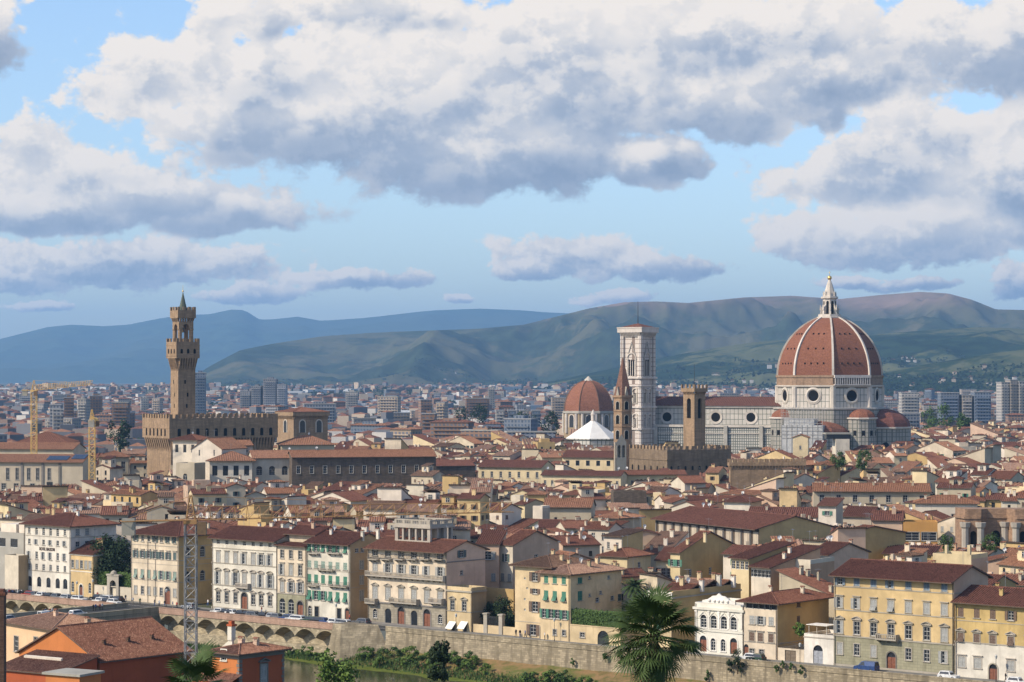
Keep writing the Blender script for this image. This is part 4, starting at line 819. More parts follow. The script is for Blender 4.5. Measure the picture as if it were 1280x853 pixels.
# big yellow palace
r, u0, Wd, D, H, u1 = front('town_palace', 'big apricot palace with grey stone ground floor and one central balcony', PAL, 1042.5, 1192.2, 13, (1113, 721), 'gable_x')
c7 = [1050, 1071, 1092, 1113.6, 1135.5, 1158.4, 1180.5]; hb = fz(1113, 800.5)
build_house(r, Wd, D, H, YELLOW, 'gable_x', [R_(u0, 1113.6, 722.8, 735.5, 1.15, c7, 's', sh=['o', 'c', 'c', 'l', 'c', 'c', 'c'], shm=SH_BLUE), R_(u0, 1113.6, 751, 764.4, 1.25, c7, 'sc', sh=['l', 'l', 'h', 'h', 'c', 'c', 'c'], shm=SH_GREY), R_(u0, 1113.6, 780.5, 797, 1.35, [c7[0], c7[2], c7[4], c7[6]], 'sp', sh=['l', '-', '-', 'c'], shm=SH_GREY), R_(u0, 1113.6, 780.5, 797, 1.35, [c7[1], c7[3], c7[5]], 'sa'), R_(u0, 1092, 807, 821.5, 1.2, c7[:3] + c7[4:], 's', sh=['c', '-', 'c', '-', '-', 'l'], shm=SH_GREY)],
    tile=TILE[2], tp=.34, ov=1.5, pitch=.40, base=GREENST, base_h=hb, wall_sides={'r': PINKW}, doors=[('f', Uof(1114.2) - u0, 1.9, 3.6, DOOR_RED, True, GREY_STONE)], courses=[(fz(1113, 737.8), .2, .1), (fz(1113, 767.5), .2, .1), (hb - .02, .28, .14), (0, .5, .1)], chim=[(10, 9), (16, 10)])
bo = balcony(r, Uof(1098.5) - u0, Uof(1124) - u0, hb + .2, 1.3, solid=True)
# yellow and white house at the end
r, u0, Wd, D, H, u1 = front('town_house', 'mustard house with white ground floor and brown shutters beside the apricot palace', 'house', 1193.6, 1312, 13, (1241, 754), 'gable_x')
cc = [1201, 1221, 1241, 1263.6, 1287]; hb = fz(1241, 806)
build_house(r, Wd, D, H, MUST, 'gable_x', [R_(u0, 1221, 761, 772.6, 1.15, cc, 'b', sh=['c', 'c', 'c', 'o', 'c'], shm=SH_BROWN), R_(u0, 1221, 792.7, 803.6, 1.25, cc, 'sp', sh=['h', 'c', 'c', 'h', 'c'], shm=SH_BROWN), R_(u0, 1221, 822.5, 835.5, 1.5, [1202.4, 1222.2, 1263.6], 'sc', sh=['c'], shm=SH_GREY)], tile=TILE[2], tp=.34, ov=1.1, base=WHITE, base_h=hb, doors=[('f', Uof(1241.5) - u0, 1.7, 3.0, DOOR_RED, True, STONE_TRIM)], courses=[(hb - .02, .2, .1), (fz(1241, 779), .12, .06)], chim=[(8, 3), (14, 9), (4, 9)])
# ------------------------------------------------------------------ landmarks
def panels(name, c1, c2, line, bw, bh, mortar, axis=(1, 0), polar=None, rough=.7, stain=.5):
    """marble panelling: axis = plan direction of the wall, or polar = centre and radius of a round body"""
    m, q, b = base_mat(name, rough, .3); pos = q.n('ShaderNodeNewGeometry').outputs['Position']; sp = q.n('ShaderNodeSeparateXYZ', i0=pos)
    if polar: u = q.m('MULTIPLY', q.m('ARCTAN2', q.m('SUBTRACT', sp.outputs[0], polar[0]), q.m('SUBTRACT', sp.outputs[1], polar[1])), polar[2])
    else: u = q.m('ADD', q.m('MULTIPLY', sp.outputs[0], axis[0]), q.m('MULTIPLY', sp.outputs[1], axis[1]))
    br = q.n('ShaderNodeTexBrick', offset=0.0); q.set(br.inputs['Vector'], q.n('ShaderNodeCombineXYZ', i0=u, i1=sp.outputs[2]).outputs[0])
    br.inputs['Scale'].default_value = 1; br.inputs['Brick Width'].default_value = bw; br.inputs['Row Height'].default_value = bh; br.inputs['Mortar Size'].default_value = mortar; br.inputs['Mortar Smooth'].default_value = .1
    br.inputs['Color1'].default_value = c4(c1); br.inputs['Color2'].default_value = c4(c2); br.inputs['Mortar'].default_value = c4(line)
    n = q.noise(pos, .15, 5, .65); n2 = q.noise(q.vm('MULTIPLY', pos, (1, 1, .1)), .5, 4)
    k = q.mix(q.m('MULTIPLY', q.sstep(n, .4, .7), .35 * stain), br.outputs[0], c4([x * .55 for x in c1])); k = q.mix(q.m('MULTIPLY', q.sstep(n2, .5, .75), .5 * stain), k, c4([x * .45 for x in c1]))
    q.set(b.inputs['Base Color'], k); return m
MARB = plaster('white_marble', (.56, .50, .43), .6); MARBD = plaster('grey_marble', (.42, .39, .34), .6); BROWNBRICK = stone('raw_brick', (.30, .20, .13), 1.0, .4, .8, .15)
PIETRA = stone('pietraforte', (.30, .205, .125), 1.1, .55, .75, .14); PIETRAD = stone('pietraforte_dark', (.20, .145, .095), 1.1, .55, .75, .14)
DOMET = tiles('dome_tiles', (.195, .078, .045), (.27, .118, .070), .15); GOLD = flat('gilded_copper', (.75, .50, .15), .35, .5, .8)
def oct_pts(R_, n=8, a=0.0): return [(R_ * math.cos(a + 2 * math.pi * k / n), R_ * math.sin(a + 2 * math.pi * k / n)) for k in range(n)]
def arch_opening(mb, c, d, out, w, z0, z1, m, depth=.5):     # a dark round-headed recess panel set in a small moulding, on a wall with outward normal out
    P = lambda x, z, y: (c[0] + d[0] * x + out[0] * y, c[1] + d[1] * x + out[1] * y, z)
    mb.poly([P(-w / 2, z0, .03), P(w / 2, z0, .03)] + [P(x, z, .03) for x, z in reversed(arc_pts(-w / 2, w / 2, z1))], m)
def crenels(mb, x0, x1, y0, y1, z, w, h, t, m=0, sides='frbl'):
    """battlements round a rectangle"""
    for s in sides:
        Lw = (x1 - x0) if s in 'fb' else (y1 - y0); n = max(2, int(Lw / (w * 1.75))); st = (Lw - w) / (n - 1)
        for i in range(n):
            a = i * st
            if s == 'f': mb.box(x0 + a, x0 + a + w, y0, y0 + t, z, z + h, m)
            if s == 'b': mb.box(x0 + a, x0 + a + w, y1 - t, y1, z, z + h, m)
            if s == 'l' and 0 < i < n - 1: mb.box(x0, x0 + t, y0 + a, y0 + a + w, z, z + h, m)
            if s == 'r' and 0 < i < n - 1: mb.box(x1 - t, x1, y0 + a, y0 + a + w, z, z + h, m)
def corbels(mb, x0, x1, y0, y1, z0, z1, out, n_f, n_s, m=0, md=None):
    """a projecting gallery carried on rows of corbels with shadow between"""
    for s, n in (('f', n_f), ('r', n_s), ('l', n_s), ('b', n_f)):
        Lw = (x1 - x0) if s in 'fb' else (y1 - y0); st = Lw / n
        for i in range(n):
            a, b = i * st + st * .28, i * st + st * .78
            if s == 'f': q = [(x0 + a, y0), (x0 + b, y0)]; o = (0, -out)
            elif s == 'b': q = [(x0 + b, y1), (x0 + a, y1)]; o = (0, out)
            elif s == 'r': q = [(x1, y0 + a), (x1, y0 + b)]; o = (out, 0)
            else: q = [(x0, y0 + b), (x0, y0 + a)]; o = (-out, 0)
            (ax, ay), (bx, by) = q; e = (-o[0] * .05, -o[1] * .05)
            mb.hexa([(ax + e[0], ay + e[1], z0), (bx + e[0], by + e[1], z0), (bx, by, z0), (ax, ay, z0), (ax + o[0], ay + o[1], z1), (bx + o[0], by + o[1], z1), (bx, by, z1), (ax, ay, z1)], m)
def rot_from(c): return math.atan2(c[1], c[0])
# --- town hall with its tower
pvd = 1008.0; sc = pvd / F; zz = lambda y, d=pvd: ZC - (y - HZ) * d / F
ax = (.85, .527); rz = rot_from(ax)
c0 = at(214, d=pvd - 6, z=0)
t = thing('town_hall', 'fortress-like brown stone town hall with battlements and a row of arched windows', 'palazzo', c0, rz)
WB, DB = 48.0, 26.0; zt, zg, zc0 = zz(523), zz(548), zz(560)
mb = MB(); mb.box(0, WB, 0, DB, 0, zg + .5); mb.build('wall', PIETRA, t)
mb = MB(); corbels(mb, 0, WB, 0, DB, zc0 - 1.5, zg, 1.5, 34, 12); mb.build('corbel_frieze', PIETRA, t)
mb = MB(); o_ = 1.5; mb.box(-o_, WB + o_, -o_, DB + o_, zg, zt - .01); mb.box(-o_ - .15, WB + o_ + .15, -o_ - .15, DB + o_ + .15, zg + 4.2, zg + 4.5); go = mb.build('gallery', PIETRA, t)
mb = MB(); crenels(mb, -o_, WB + o_, -o_, DB + o_, zt, 1.5, 1.7, .6); mb.build('battlements', PIETRA, go)
def arch_win(parent, o, d, x, z, w, h, mat=DARK, name='window', out=.05, trim=None):
    k = ('aw', round(w, 2), round(h, 2), mat.name, trim.name if trim else '')
    if k not in CACHE:
        q = MB(); q.poly([(-w / 2, -out, 0), (w / 2, -out, 0)] + [(a, -out, b) for a, b in reversed(arc_pts(-w / 2, w / 2, h))], 0)
        if trim:
            t_ = w * .16; hs = h - w / 2
            for x_ in (-w / 2 - t_, w / 2): q.box(x_, x_ + t_, -.2, .02, 0, hs, 1)
            A = arc_pts(-w / 2, w / 2, h); B_ = arc_pts(-w / 2 - t_, w / 2 + t_, h + t_)
            for i in range(8): q.hexa([(A[i][0], -.2, A[i][1]), (A[i + 1][0], -.2, A[i + 1][1]), (A[i + 1][0], .02, A[i + 1][1]), (A[i][0], .02, A[i][1]), (B_[i][0], -.2, B_[i][1]), (B_[i + 1][0], -.2, B_[i + 1][1]), (B_[i + 1][0], .02, B_[i + 1][1]), (B_[i][0], .02, B_[i][1])], 1)
        CACHE[k] = q.mesh(name, [mat, trim or mat])
    return link(name, CACHE[k], parent, (o[0] + d[0] * x, o[1] + d[1] * x, z), math.atan2(d[1], d[0]))
for i in range(6): arch_win(t, (-o_, DB), (0, -1), 3 + 4.0 * i, zg + 1.0, 1.4, 3.2)
for i in range(11): arch_win(t, (0, -o_), (1, 0), 3 + 4.3 * i, zg + .9, 1.5, 3.4)
for i in range(10): arch_win(t, (0, 0), (1, 0), 4 + 4.5 * i, zc0 - 7, 1.7, 3.6)
s = 7.95; tx, ty = 4.6, 3.2
t2 = thing("tower", 'tall brown stone town hall tower with corbelled gallery, open belfry and green spire', 'tower', c0 + Matrix.Rotation(rz, 3, 'Z') @ Vector((tx, ty, 0)), rz)
z1, z2, z3, z4, z5 = zz(464), zz(448), zz(427.5), zz(404), zz(388)
mb = MB(); mb.box(0, s, 0, s, zt - 3, z2 + .3); mb.build('shaft', PIETRA, t2)
for (sd_, o, d) in (('f', (0, 0), (1, 0)), ('l', (0, s), (0, -1))):
    for (x, y) in ((.55, 494), (.4, 478), (.5, 508)): arch_win(t2, o, d, s * x, zz(y + 2), .7, 1.7)
mb = MB(); corbels(mb, 0, s, 0, s, z1, z2, 1.4, 7, 7); mb.build('corbel_frieze', PIETRA, t2)
g0, g1 = -1.4, s + 1.4
mb = MB(); mb.box(g0, g1, g0, g1, z2, z3); mb.box(g0 - .12, g1 + .12, g0 - .12, g1 + .12, z3 - 1.6, z3 - 1.3); mb.box(g0 - .12, g1 + .12, g0 - .12, g1 + .12, z2 + .9, z2 + 1.1); gl = mb.build('gallery', PIETRA, t2)
mb = MB(); crenels(mb, g0, g1, g0, g1, z3, 1.25, 1.5, .5); mb.build('battlements', PIETRA, gl)
for (o, d) in (((g0, g0), (1, 0)), ((g0, g1), (0, -1))):
    for x in (2.4, 5.4, 8.4): arch_win(gl, o, d, x, z2 + 2.0, 1.1, 2.0)
b0, b1 = .6, s - .6; mb = MB(); zc1, zc2 = z3 - 1.0, z4 + .6
for (x, y) in ((b0, b0), (b1 - 1.5, b0), (b0, b1 - 1.5), (b1 - 1.5, b1 - 1.5)): mb.lathe([(.95, zc1), (.95, zz(413)), (1.15, zz(412.3)), (1.15, zz(411.5))], 10, (x + .75, y + .75))
holes = [(1.7, b1 - b0 - 1.7, zz(411.5), z4 - .4, True)]
for (o, d, inn) in (((b0, b0), (1, 0), (0, 1)), ((b1, b0), (0, 1), (-1, 0)), ((b1, b1), (-1, 0), (0, -1)), ((b0, b1), (0, -1), (1, 0))): wall(mb, o, d, inn, b1 - b0, zz(411.5), zc2, holes, 0, None, 1.3)
mb.box(b0, b1, b0, b1, zc1 - .4, zc1 + .01); mb.build('belfry', PIETRA, t2)
mb = MB(); mb.lathe([(.05, zz(409)), (.5, zz(410)), (.7, zz(413.5)), (1.1, zz(415.5))], 10, (s / 2, s / 2)); mb.build('bell', flat('bronze', (.10, .08, .05), .5, .5, .6), t2)
mb = MB(); corbels(mb, b0, b1, b0, b1, zc2 - .2, zc2 + 1.6, .8, 6, 6); mb.box(b0 - .8, b1 + .8, b0 - .8, b1 + .8, zc2 + 1.6, z5); up = mb.build('upper_gallery', PIETRA, t2)
mb = MB(); crenels(mb, b0 - .8, b1 + .8, b0 - .8, b1 + .8, z5, 1.15, 1.5, .45); mb.build('battlements', PIETRA, up)
mb = MB(); cx = s / 2; zq = z5
mb.lathe([(1.9, zq), (1.7, zq + 1.2), (1.2, zq + 3.2), (.55, zq + 6), (.12, zq + 7.8)], 8, (cx, cx)); mb.build('spire', flat('copper_green', (.07, .085, .06), .7), t2)
mb = MB(); mb.tube((cx, cx, zq + 7.7), (cx, cx, zz(356)), .12, .05); mb.blob((cx, cx, zq + 8.3), .38, 6); mb.build('weather_vane', GOLD, t2)
# small white loggia house on the roof behind the tower
# --- grain hall church
d = 1187.0; z_ = lambda y: zz(y, d); k0 = at(367, d=d - 4, z=0)
ax = (.83, .558); t = thing('church_hall', 'square brown stone hall church with corbelled cornice and red hipped roof', 'church', k0, rot_from(ax))
WB, DB = 19.6, 17.5; H = z_(516)
mb = MB(); mb.box(0, WB, 0, DB, 0, H); mb.build('wall', PIETRA, t)
mb = MB(); corbels(mb, 0, WB, 0, DB, H - 3.6, H - 1.6, .8, 20, 18); mb.box(-.8, WB + .8, -.8, DB + .8, H - 1.6, H + .3); mb.build('cornice', PIETRA, t)
mb = roof(WB + 1, DB + 1, H, 'hip', .22, .3, None, .9); o = mb.build('roof', [TILE[0], FASCIA], t); o.location = (-.5, -.5, .3)
for (o, dd, x) in (((0, 0), (1, 0), 5), ((0, 0), (1, 0), 14.5), ((0, DB), (0, -1), 9)): arch_win(t, o, dd, x, z_(541), 3.0, 6.2, GLASS, trim=MARB)
# --- cathedral dome
dd = 1307.0; zd = lambda y: zz(y, dd); DC = at(1037, d=dd, z=0); A0_ = R(-90 - 4)              # a corner turned to the camera, 4 degrees to its left
NAVE = Vector((.948, -.317, 0)); SOUTH = Vector((-.317, -.948, 0))
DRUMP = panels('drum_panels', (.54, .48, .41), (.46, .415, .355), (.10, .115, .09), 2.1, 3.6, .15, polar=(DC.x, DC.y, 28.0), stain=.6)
LOWP = panels('lower_panels_shaded', (.34, .31, .265), (.28, .26, .22), (.085, .095, .08), 1.5, 2.4, .17, polar=(DC.x, DC.y, 30.0), stain=.8)  # marble darkened: the shade on the lower walls is put into its colour
t = thing('cathedral_dome', 'huge octagonal red tiled cathedral dome with white ribs and marble lantern', 'dome', DC)
Rd = 28.6; zb, ztop = zd(470), zd(397); Rc = 35.4
mb = MB()
pr = []
for k in range(25):
    h = (ztop - zb) * k / 24; pr.append((math.sqrt(Rc * Rc - (h * 33.0 / (ztop - zb)) ** 2) - (Rc - Rd), zb + h))
mb.lathe(pr, 8, (0, 0), 0, A0_, A0_ + 2 * math.pi); mb.build('shell', DOMET, t)
for k in range(8):
    a = A0_ + 2 * math.pi * k / 8; dr = (math.cos(a), math.sin(a)); tg = (-dr[1], dr[0]); mb = MB()
    for (p, q) in zip(pr[:-1], pr[1:]):
        w0, w1 = .62 - .2 * (p[1] - zb) / 33, .62 - .2 * (q[1] - zb) / 33; h_ = .65
        P = lambda r, z, w: (dr[0] * r + tg[0] * w, dr[1] * r + tg[1] * w, z)
        mb.hexa([P(p[0] - .9, p[1], -w0), P(p[0] - .9, p[1], w0), P(q[0] - .9, q[1], w1), P(q[0] - .9, q[1], -w1), P(p[0] + h_, p[1] + .3, -w0), P(p[0] + h_, p[1] + .3, w0), P(q[0] + h_, q[1] + .3, w1), P(q[0] + h_, q[1] + .3, -w1)])
    mb.build('rib', MARB, t)
mb = MB()                                                    # little round vents in rows on each facet
for k in range(8):
    a = A0_ + 2 * math.pi * (k + .5) / 8; dr = Vector((math.cos(a), math.sin(a), 0)); tg = Vector((-dr.y, dr.x, 0)); ca = math.cos(math.pi / 8)
    for j, fr in ((5, (-.5, -.17, .17, .5)), (11, (-.45, 0, .45)), (17, (-.4, .0, .4))):
        r0, z0 = pr[j]; half = r0 * math.sin(math.pi / 8)
        for f_ in fr:
            c = dr * (r0 * ca + .05) + tg * (half * f_); mb.box(c.x - .35, c.x + .35, c.y - .35, c.y + .35, z0 - .4, z0 + .5)
mb.build('vents', DARK, t)['kind'] = 'stuff'
z6, z7, z8 = zd(479), zd(484), zd(509)
mb = MB(); mb.lathe([(Rd + .6, z7 - .4), (Rd + .6, zb - 1.0), (Rd + 1.1, zb - .9), (Rd + 1.1, zb + .3), (Rd - .8, zb + .3)], 8, (0, 0), 0, A0_, A0_ + 2 * math.pi); mb.build('brick_band', BROWNBRICK, t)
mb = MB(); mb.lathe([(Rd + .6, z8), (Rd + .6, z7), (Rd + 1.4, z7 + .3), (Rd + 1.4, z7 + 1.0), (Rd + .6, z7 + 1.0)], 8, (0, 0), 0, A0_, A0_ + 2 * math.pi, ms=[0, 1, 1, 1]); dr_ = mb.build('drum', [DRUMP, MARB], t)
for k in range(8):                                           # corner pilasters and the round windows
    a = A0_ + 2 * math.pi * k / 8; d2 = Vector((math.cos(a), math.sin(a), 0)); mb = MB(); mb.lathe([(1.7, z8), (1.7, z7 + .2)], 8, tuple((d2 * (Rd - .2))[:2])); mb.build('pilaster', MARB, t)
    a = A0_ + 2 * math.pi * (k + .5) / 8; d2 = Vector((math.cos(a), math.sin(a), 0)); tg = Vector((-d2.y, d2.x, 0)); ap = (Rd + .6) * math.cos(math.pi / 8); zc3 = zd(494.5)
    mb = MB(); N_ = 24
    ring = lambda rr, off: [d2 * (ap + off) + tg * (rr * math.cos(2 * math.pi * j / N_)) + Vector((0, 0, zc3 + rr * math.sin(2 * math.pi * j / N_))) for j in range(N_)]
    r_in, r_mid, r_out = ring(3.0, .12), ring(3.6, .7), ring(4.7, .25)
    mb.poly(r_in, 0)
    for j in range(N_):
        j2 = (j + 1) % N_; mb.quad(r_in[j], r_mid[j], r_mid[j2], r_in[j2], 1); mb.quad(r_mid[j], r_out[j], r_out[j2], r_mid[j2], 1)
    mb.build('round_window', [DARK, MARB], t)
k = 0; a = A0_ + 2 * math.pi * .5 / 8; d2 = Vector((math.cos(a), math.sin(a), 0)); tg = Vector((-d2.y, d2.x, 0)); ap = (Rd + .6) * math.cos(math.pi / 8); hl = Rd * math.sin(math.pi / 8)
mb = MB()                                                    # the one finished stretch of gallery
P = lambda w, z, o: tuple(d2 * (ap + o) + tg * w + Vector((0, 0, z)))
for (za, zc_, o) in ((z7 + 1.0, z7 + 1.6, 1.6), (zb - 1.2, zb + .4, 1.6)): mb.hexa([P(-hl, za, -.3), P(hl, za, -.3), P(hl, za, o), P(-hl, za, o), P(-hl, zc_, -.3), P(hl, zc_, -.3), P(hl, zc_, o), P(-hl, zc_, o)], 0)
for j in range(16):
    w = -hl + 2 * hl * (j + .5) / 16; mb.hexa([P(w - .32, z7 + 1.6, .9), P(w + .32, z7 + 1.6, .9), P(w + .32, z7 + 1.6, 1.5), P(w - .32, z7 + 1.6, 1.5), P(w - .32, zb - 1.2, .9), P(w + .32, zb - 1.2, .9), P(w + .32, zb - 1.2, 1.5), P(w - .32, zb - 1.2, 1.5)], 0)
mb.poly([P(-hl, z7 + 1.6, .75), P(hl, z7 + 1.6, .75), P(hl, zb - 1.2, .75), P(-hl, zb - 1.2, .75)], 1); mb.build('gallery', [MARB, DARK], t)
# lantern
mb = MB(); zl = ztop - .5
mb.lathe([(7.0, zl), (7.0, zl + .8), (6.2, zl + .9), (6.2, zl + 2.2), (5.9, zl + 2.2), (5.9, zl + .9)], 8, (0, 0), 0, A0_, A0_ + 2 * math.pi)
mb.lathe([(3.7, zl), (3.7, zl + 10.5), (4.7, zl + 11), (4.7, zl + 12), (3.5, zl + 12)], 8, (0, 0), 0, A0_, A0_ + 2 * math.pi)
lan = mb.build('lantern', MARB, t)
for k in range(8):
    a = A0_ + 2 * math.pi * k / 8; d2 = (math.cos(a), math.sin(a)); tg = (-d2[1], d2[0]); P = lambda r, w, z: (d2[0] * r + tg[0] * w, d2[1] * r + tg[1] * w, z); mb = MB()
    mb.hexa([P(2.9, -.45, zl + 1), P(5.6, -.45, zl + 1), P(5.6, .45, zl + 1), P(2.9, .45, zl + 1), P(2.9, -.45, zl + 9.5), P(4.9, -.45, zl + 5.0), P(4.9, .45, zl + 5.0), P(2.9, .45, zl + 9.5)]); mb.hexa([P(4.7, -.4, zl + 4.5), P(5.5, -.4, zl + 4.5), P(5.5, .4, zl + 4.5), P(4.7, .4, zl + 4.5), P(5.0, -.2, zl + 7.4), P(5.2, -.2, zl + 7.4), P(5.2, .2, zl + 7.4), P(5.0, .2, zl + 7.4)]); mb.build('buttress', MARB, lan)
    a += math.pi / 8; d2 = Vector((math.cos(a), math.sin(a), 0)); tg = Vector((-d2.y, d2.x, 0)); mb = MB(); arch_opening(mb, d2 * (3.7 * math.cos(math.pi / 8)), tg, d2, 1.45, zl + 1.8, zl + 9.6, 0); mb.build('window', DARK, lan)
mb = MB(); mb.lathe([(3.7, zl + 12), (3.3, zl + 13.2), (2.4, zl + 16), (1.5, zl + 19), (.6, zl + 21.4)], 8, (0, 0), 0, A0_, A0_ + 2 * math.pi)
for k in range(8): a = A0_ + 2 * math.pi * k / 8; mb.lathe([(.45, zl + 12), (.4, zl + 13.6), (.05, zl + 15.2)], 5, (3.4 * math.cos(a), 3.4 * math.sin(a)))
mb.build('spire', MARB, lan); mb = MB(); mb.blob((0, 0, zl + 22.4), 1.25, 10); mb.tube((0, 0, zl + 23.5), (0, 0, zl + 26.2), .1); mb.tube((-.6, 0, zl + 25.4), (.6, 0, zl + 25.4), .09); mb.build('orb', GOLD, lan, smooth=True)
# --- body of the cathedral
t = thing('cathedral', 'long cathedral nave and chapels in striped white and green marble with red roof', 'church', DC)
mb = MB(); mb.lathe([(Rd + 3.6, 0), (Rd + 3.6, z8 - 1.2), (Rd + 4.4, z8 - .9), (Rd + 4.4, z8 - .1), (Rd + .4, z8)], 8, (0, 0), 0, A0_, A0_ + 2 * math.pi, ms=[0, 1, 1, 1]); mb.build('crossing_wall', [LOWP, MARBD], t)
def tribune(ang, r, off, zw, h, tile, wallm, name='tribune'):
    a = R(ang); c = (math.sin(a) * off, math.cos(a) * off); mb = MB()
    mb.lathe([(r, 0), (r, zw - 1.2), (r + .9, zw - .8), (r + .9, zw), (r - .3, zw)], 10, c, 0, ms=[0, 1, 1, 1]); o = mb.build(name, [wallm, MARB], t)
    mb = MB(); mb.lathe([((r - .3) * math.cos(math.pi / 2 * k / 8), zw + h * math.sin(math.pi / 2 * k / 8)) for k in range(8)] + [(.1, zw + h)], 10, c); mb.build('half_dome', tile, o)
    for k in range(10):
        b_ = 2 * math.pi * (k + .5) / 10; d2 = Vector((math.cos(b_), math.sin(b_), 0))
        if d2.y < .3 and (d2.x * math.sin(a) + d2.y * math.cos(a)) > -.3:
            mb = MB(); arch_opening(mb, Vector((c[0], c[1], 0)) + d2 * (r * math.cos(math.pi / 10)), Vector((-d2.y, d2.x, 0)), d2, r * .24, zw * .35 if r > 8 else zw - 7, zw - 3 if r < 8 else zw * .72, 0); mb.build('window', DARK, o)
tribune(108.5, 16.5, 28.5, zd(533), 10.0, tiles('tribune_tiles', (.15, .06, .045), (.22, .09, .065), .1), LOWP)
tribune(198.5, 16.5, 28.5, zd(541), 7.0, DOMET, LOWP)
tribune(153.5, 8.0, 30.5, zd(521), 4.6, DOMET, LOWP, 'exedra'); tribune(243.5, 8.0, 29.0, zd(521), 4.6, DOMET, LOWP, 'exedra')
def nave_pt(s_, n_): return -NAVE * s_ + SOUTH * n_
CLER = panels('clerestory_panels', (.52, .475, .41), (.44, .405, .35), (.10, .115, .09), 2.3, 3.0, .16, axis=(.948, -.317)); AISL = panels('aisle_bands', (.50, .47, .41), (.42, .40, .35), (.09, .10, .085), 1.25, 1.5, .22, axis=(.948, -.317))
def nbox(mb, s0, s1, n0, n1, z0, z1, m=0):
    a, b, c, e = nave_pt(s1, n1), nave_pt(s0, n1), nave_pt(s0, n0), nave_pt(s1, n0); mb.hexa([(*a[:2], z0), (*b[:2], z0), (*c[:2], z0), (*e[:2], z0), (*a[:2], z1), (*b[:2], z1), (*c[:2], z1), (*e[:2], z1)], m)
zn = lambda y: zz(y, 1335.0)
mb = MB(); nbox(mb, 24, 100, -11, 11, 0, zn(509)); nbox(mb, 24, 100.5, 11, 11.8, zn(509) - .2, zn(507), 1); mb.build('nave_wall', [CLER, MARB], t)
mb = MB(); nbox(mb, 26, 100, -20, 20, 0, zn(531)); nbox(mb, 26, 100, 20, 20.8, zn(533), zn(530), 1); nbox(mb, 26, 100, 20, 20.5, zn(541), zn(540), 1); mb.build('aisle_wall', [AISL, MARB], t)
for s_ in (34, 54, 74, 94):
    mb = MB(); nbox(mb, s_ - 1, s_ + 1, 20, 21.6, 0, zn(531)); mb.build('buttress', MARBD, t)
for s_ in (42, 62, 90):
    c = nave_pt(s_, 11.0); mb = MB(); N_ = 20; zc3 = zn(521)
    ring = lambda rr, off: [c + SOUTH * off + NAVE * (rr * math.cos(2 * math.pi * j / N_)) + Vector((0, 0, zc3 + rr * math.sin(2 * math.pi * j / N_))) for j in range(N_)]
    r_in, r_out = ring(2.6, .1), ring(3.9, .35); mb.poly(r_in, 0)
    for j in range(N_): mb.quad(r_in[j], r_out[j], r_out[(j + 1) % N_], r_in[(j + 1) % N_], 1)
    mb.build('round_window', [DARK, MARB], t)
mb = MB(); ze, zr = zn(507), zn(496)
for sgn in (1, -1):
    a, b = nave_pt(100, 12.5 * sgn), nave_pt(22, 12.5 * sgn)
    if sgn < 0: a, b = b, a
    slope(mb, (a.x, a.y, ze), (b.x, b.y, ze), tuple((-SOUTH * sgn)[:2]), (zr - ze) / 12.5, lambda u: 12.5, 1.0, .2)
mb.build('nave_roof', [tiles('nave_tiles', (.11, .05, .037), (.16, .075, .055), .1), FASCIA], t)
mb = MB(); nbox(mb, 99.5, 103, -12, 12, 0, zn(497)); nbox(mb, 99.4, 103.2, -6, 6, zn(497), zn(489)); mb.build('facade', [MARBD], t)
# scaffolding wrapped in sheeting round the near chapel
SHEET = noisy('scaffold_sheet', [(.25, .25, .25), (.40, .395, .38), (.48, .47, .45)], .35, 5, .8)
c = DC + SOUTH * 44 - NAVE * 6
t = thing('scaffolding', 'pale grey sheeted scaffolding wrapped round the chapel below the dome', 'scaffolding', (c.x, c.y, 0), math.atan2(NAVE.y, NAVE.x))
mb = MB(); hw = 11.0
mb.box(-hw, hw, -3, 10, 0, zz(532, 1262)); mb.box(-hw + .6, hw - 5, 0, 12, zz(532, 1262), zz(524, 1262)); mb.build('sheet', SHEET, t)
mb = MB()
for i in range(9):
    x = -hw - .2 + (2 * hw + .4) * i / 8; mb.tube((x, -3.3, 0), (x, -3.3, zz(511, 1262)), .11, None, 5)
    mb.tube((x, 1.5, zz(528, 1262)), (x, 1.5, zz(507, 1262)), .11, None, 5)
for j in range(9): z = zz(548 - 4.6 * j, 1262); mb.tube((-hw - .4, -3.3, z), (hw + .4, -3.3, z), .1, None, 5)
mb.build('poles', flat('scaffold_pole', (.35, .33, .30), .5), t)
# --- bell tower of the cathedral
dc = 1318.0; zk = lambda y: zz(y, dc); s = 12.0; a_ = R(52); ax = (math.cos(a_), math.sin(a_)); c0 = at(800.8, d=dc - 9, z=0)
CAMP = panels('bell_tower_panels', (.60, .54, .47), (.53, .46, .40), (.20, .15, .12), 1.45, 2.5, .17, axis=(.616 + .2, .788), stain=.5)
rz = rot_from(ax); t = thing('bell_tower', 'slender square white marble bell tower with tall mullioned windows and flat crown', 'tower', c0, rz)
mb = MB(); mb.box(0, s, 0, s, 0, zk(421)); mb.build('shaft', CAMP, t)
for (x, y) in ((0, 0), (s, 0), (0, s), (s, s)):
    mb = MB(); mb.lathe([(1.5, 0), (1.5, zk(420.5))], 8, (x, y)); mb.build('corner_buttress', CAMP, t)
mb = MB()
for y, o in ((472.4, .8), (482, .5), (509, .7), (536, .7)): mb.box(-o, s + o, -o, s + o, zk(y) - .5, zk(y) + .5); mb.lathe([(1.75 + o, zk(y) - .5), (1.75 + o, zk(y) + .5), (1, zk(y) + .51)], 8, (0, 0)); mb.lathe([(1.75 + o, zk(y) - .5), (1.75 + o, zk(y) + .5), (1, zk(y) + .51)], 8, (s, 0)); mb.lathe([(1.75 + o, zk(y) - .5), (1.75 + o, zk(y) + .5), (1, zk(y) + .51)], 8, (0, s))
mb.build('cornice', MARB, t)
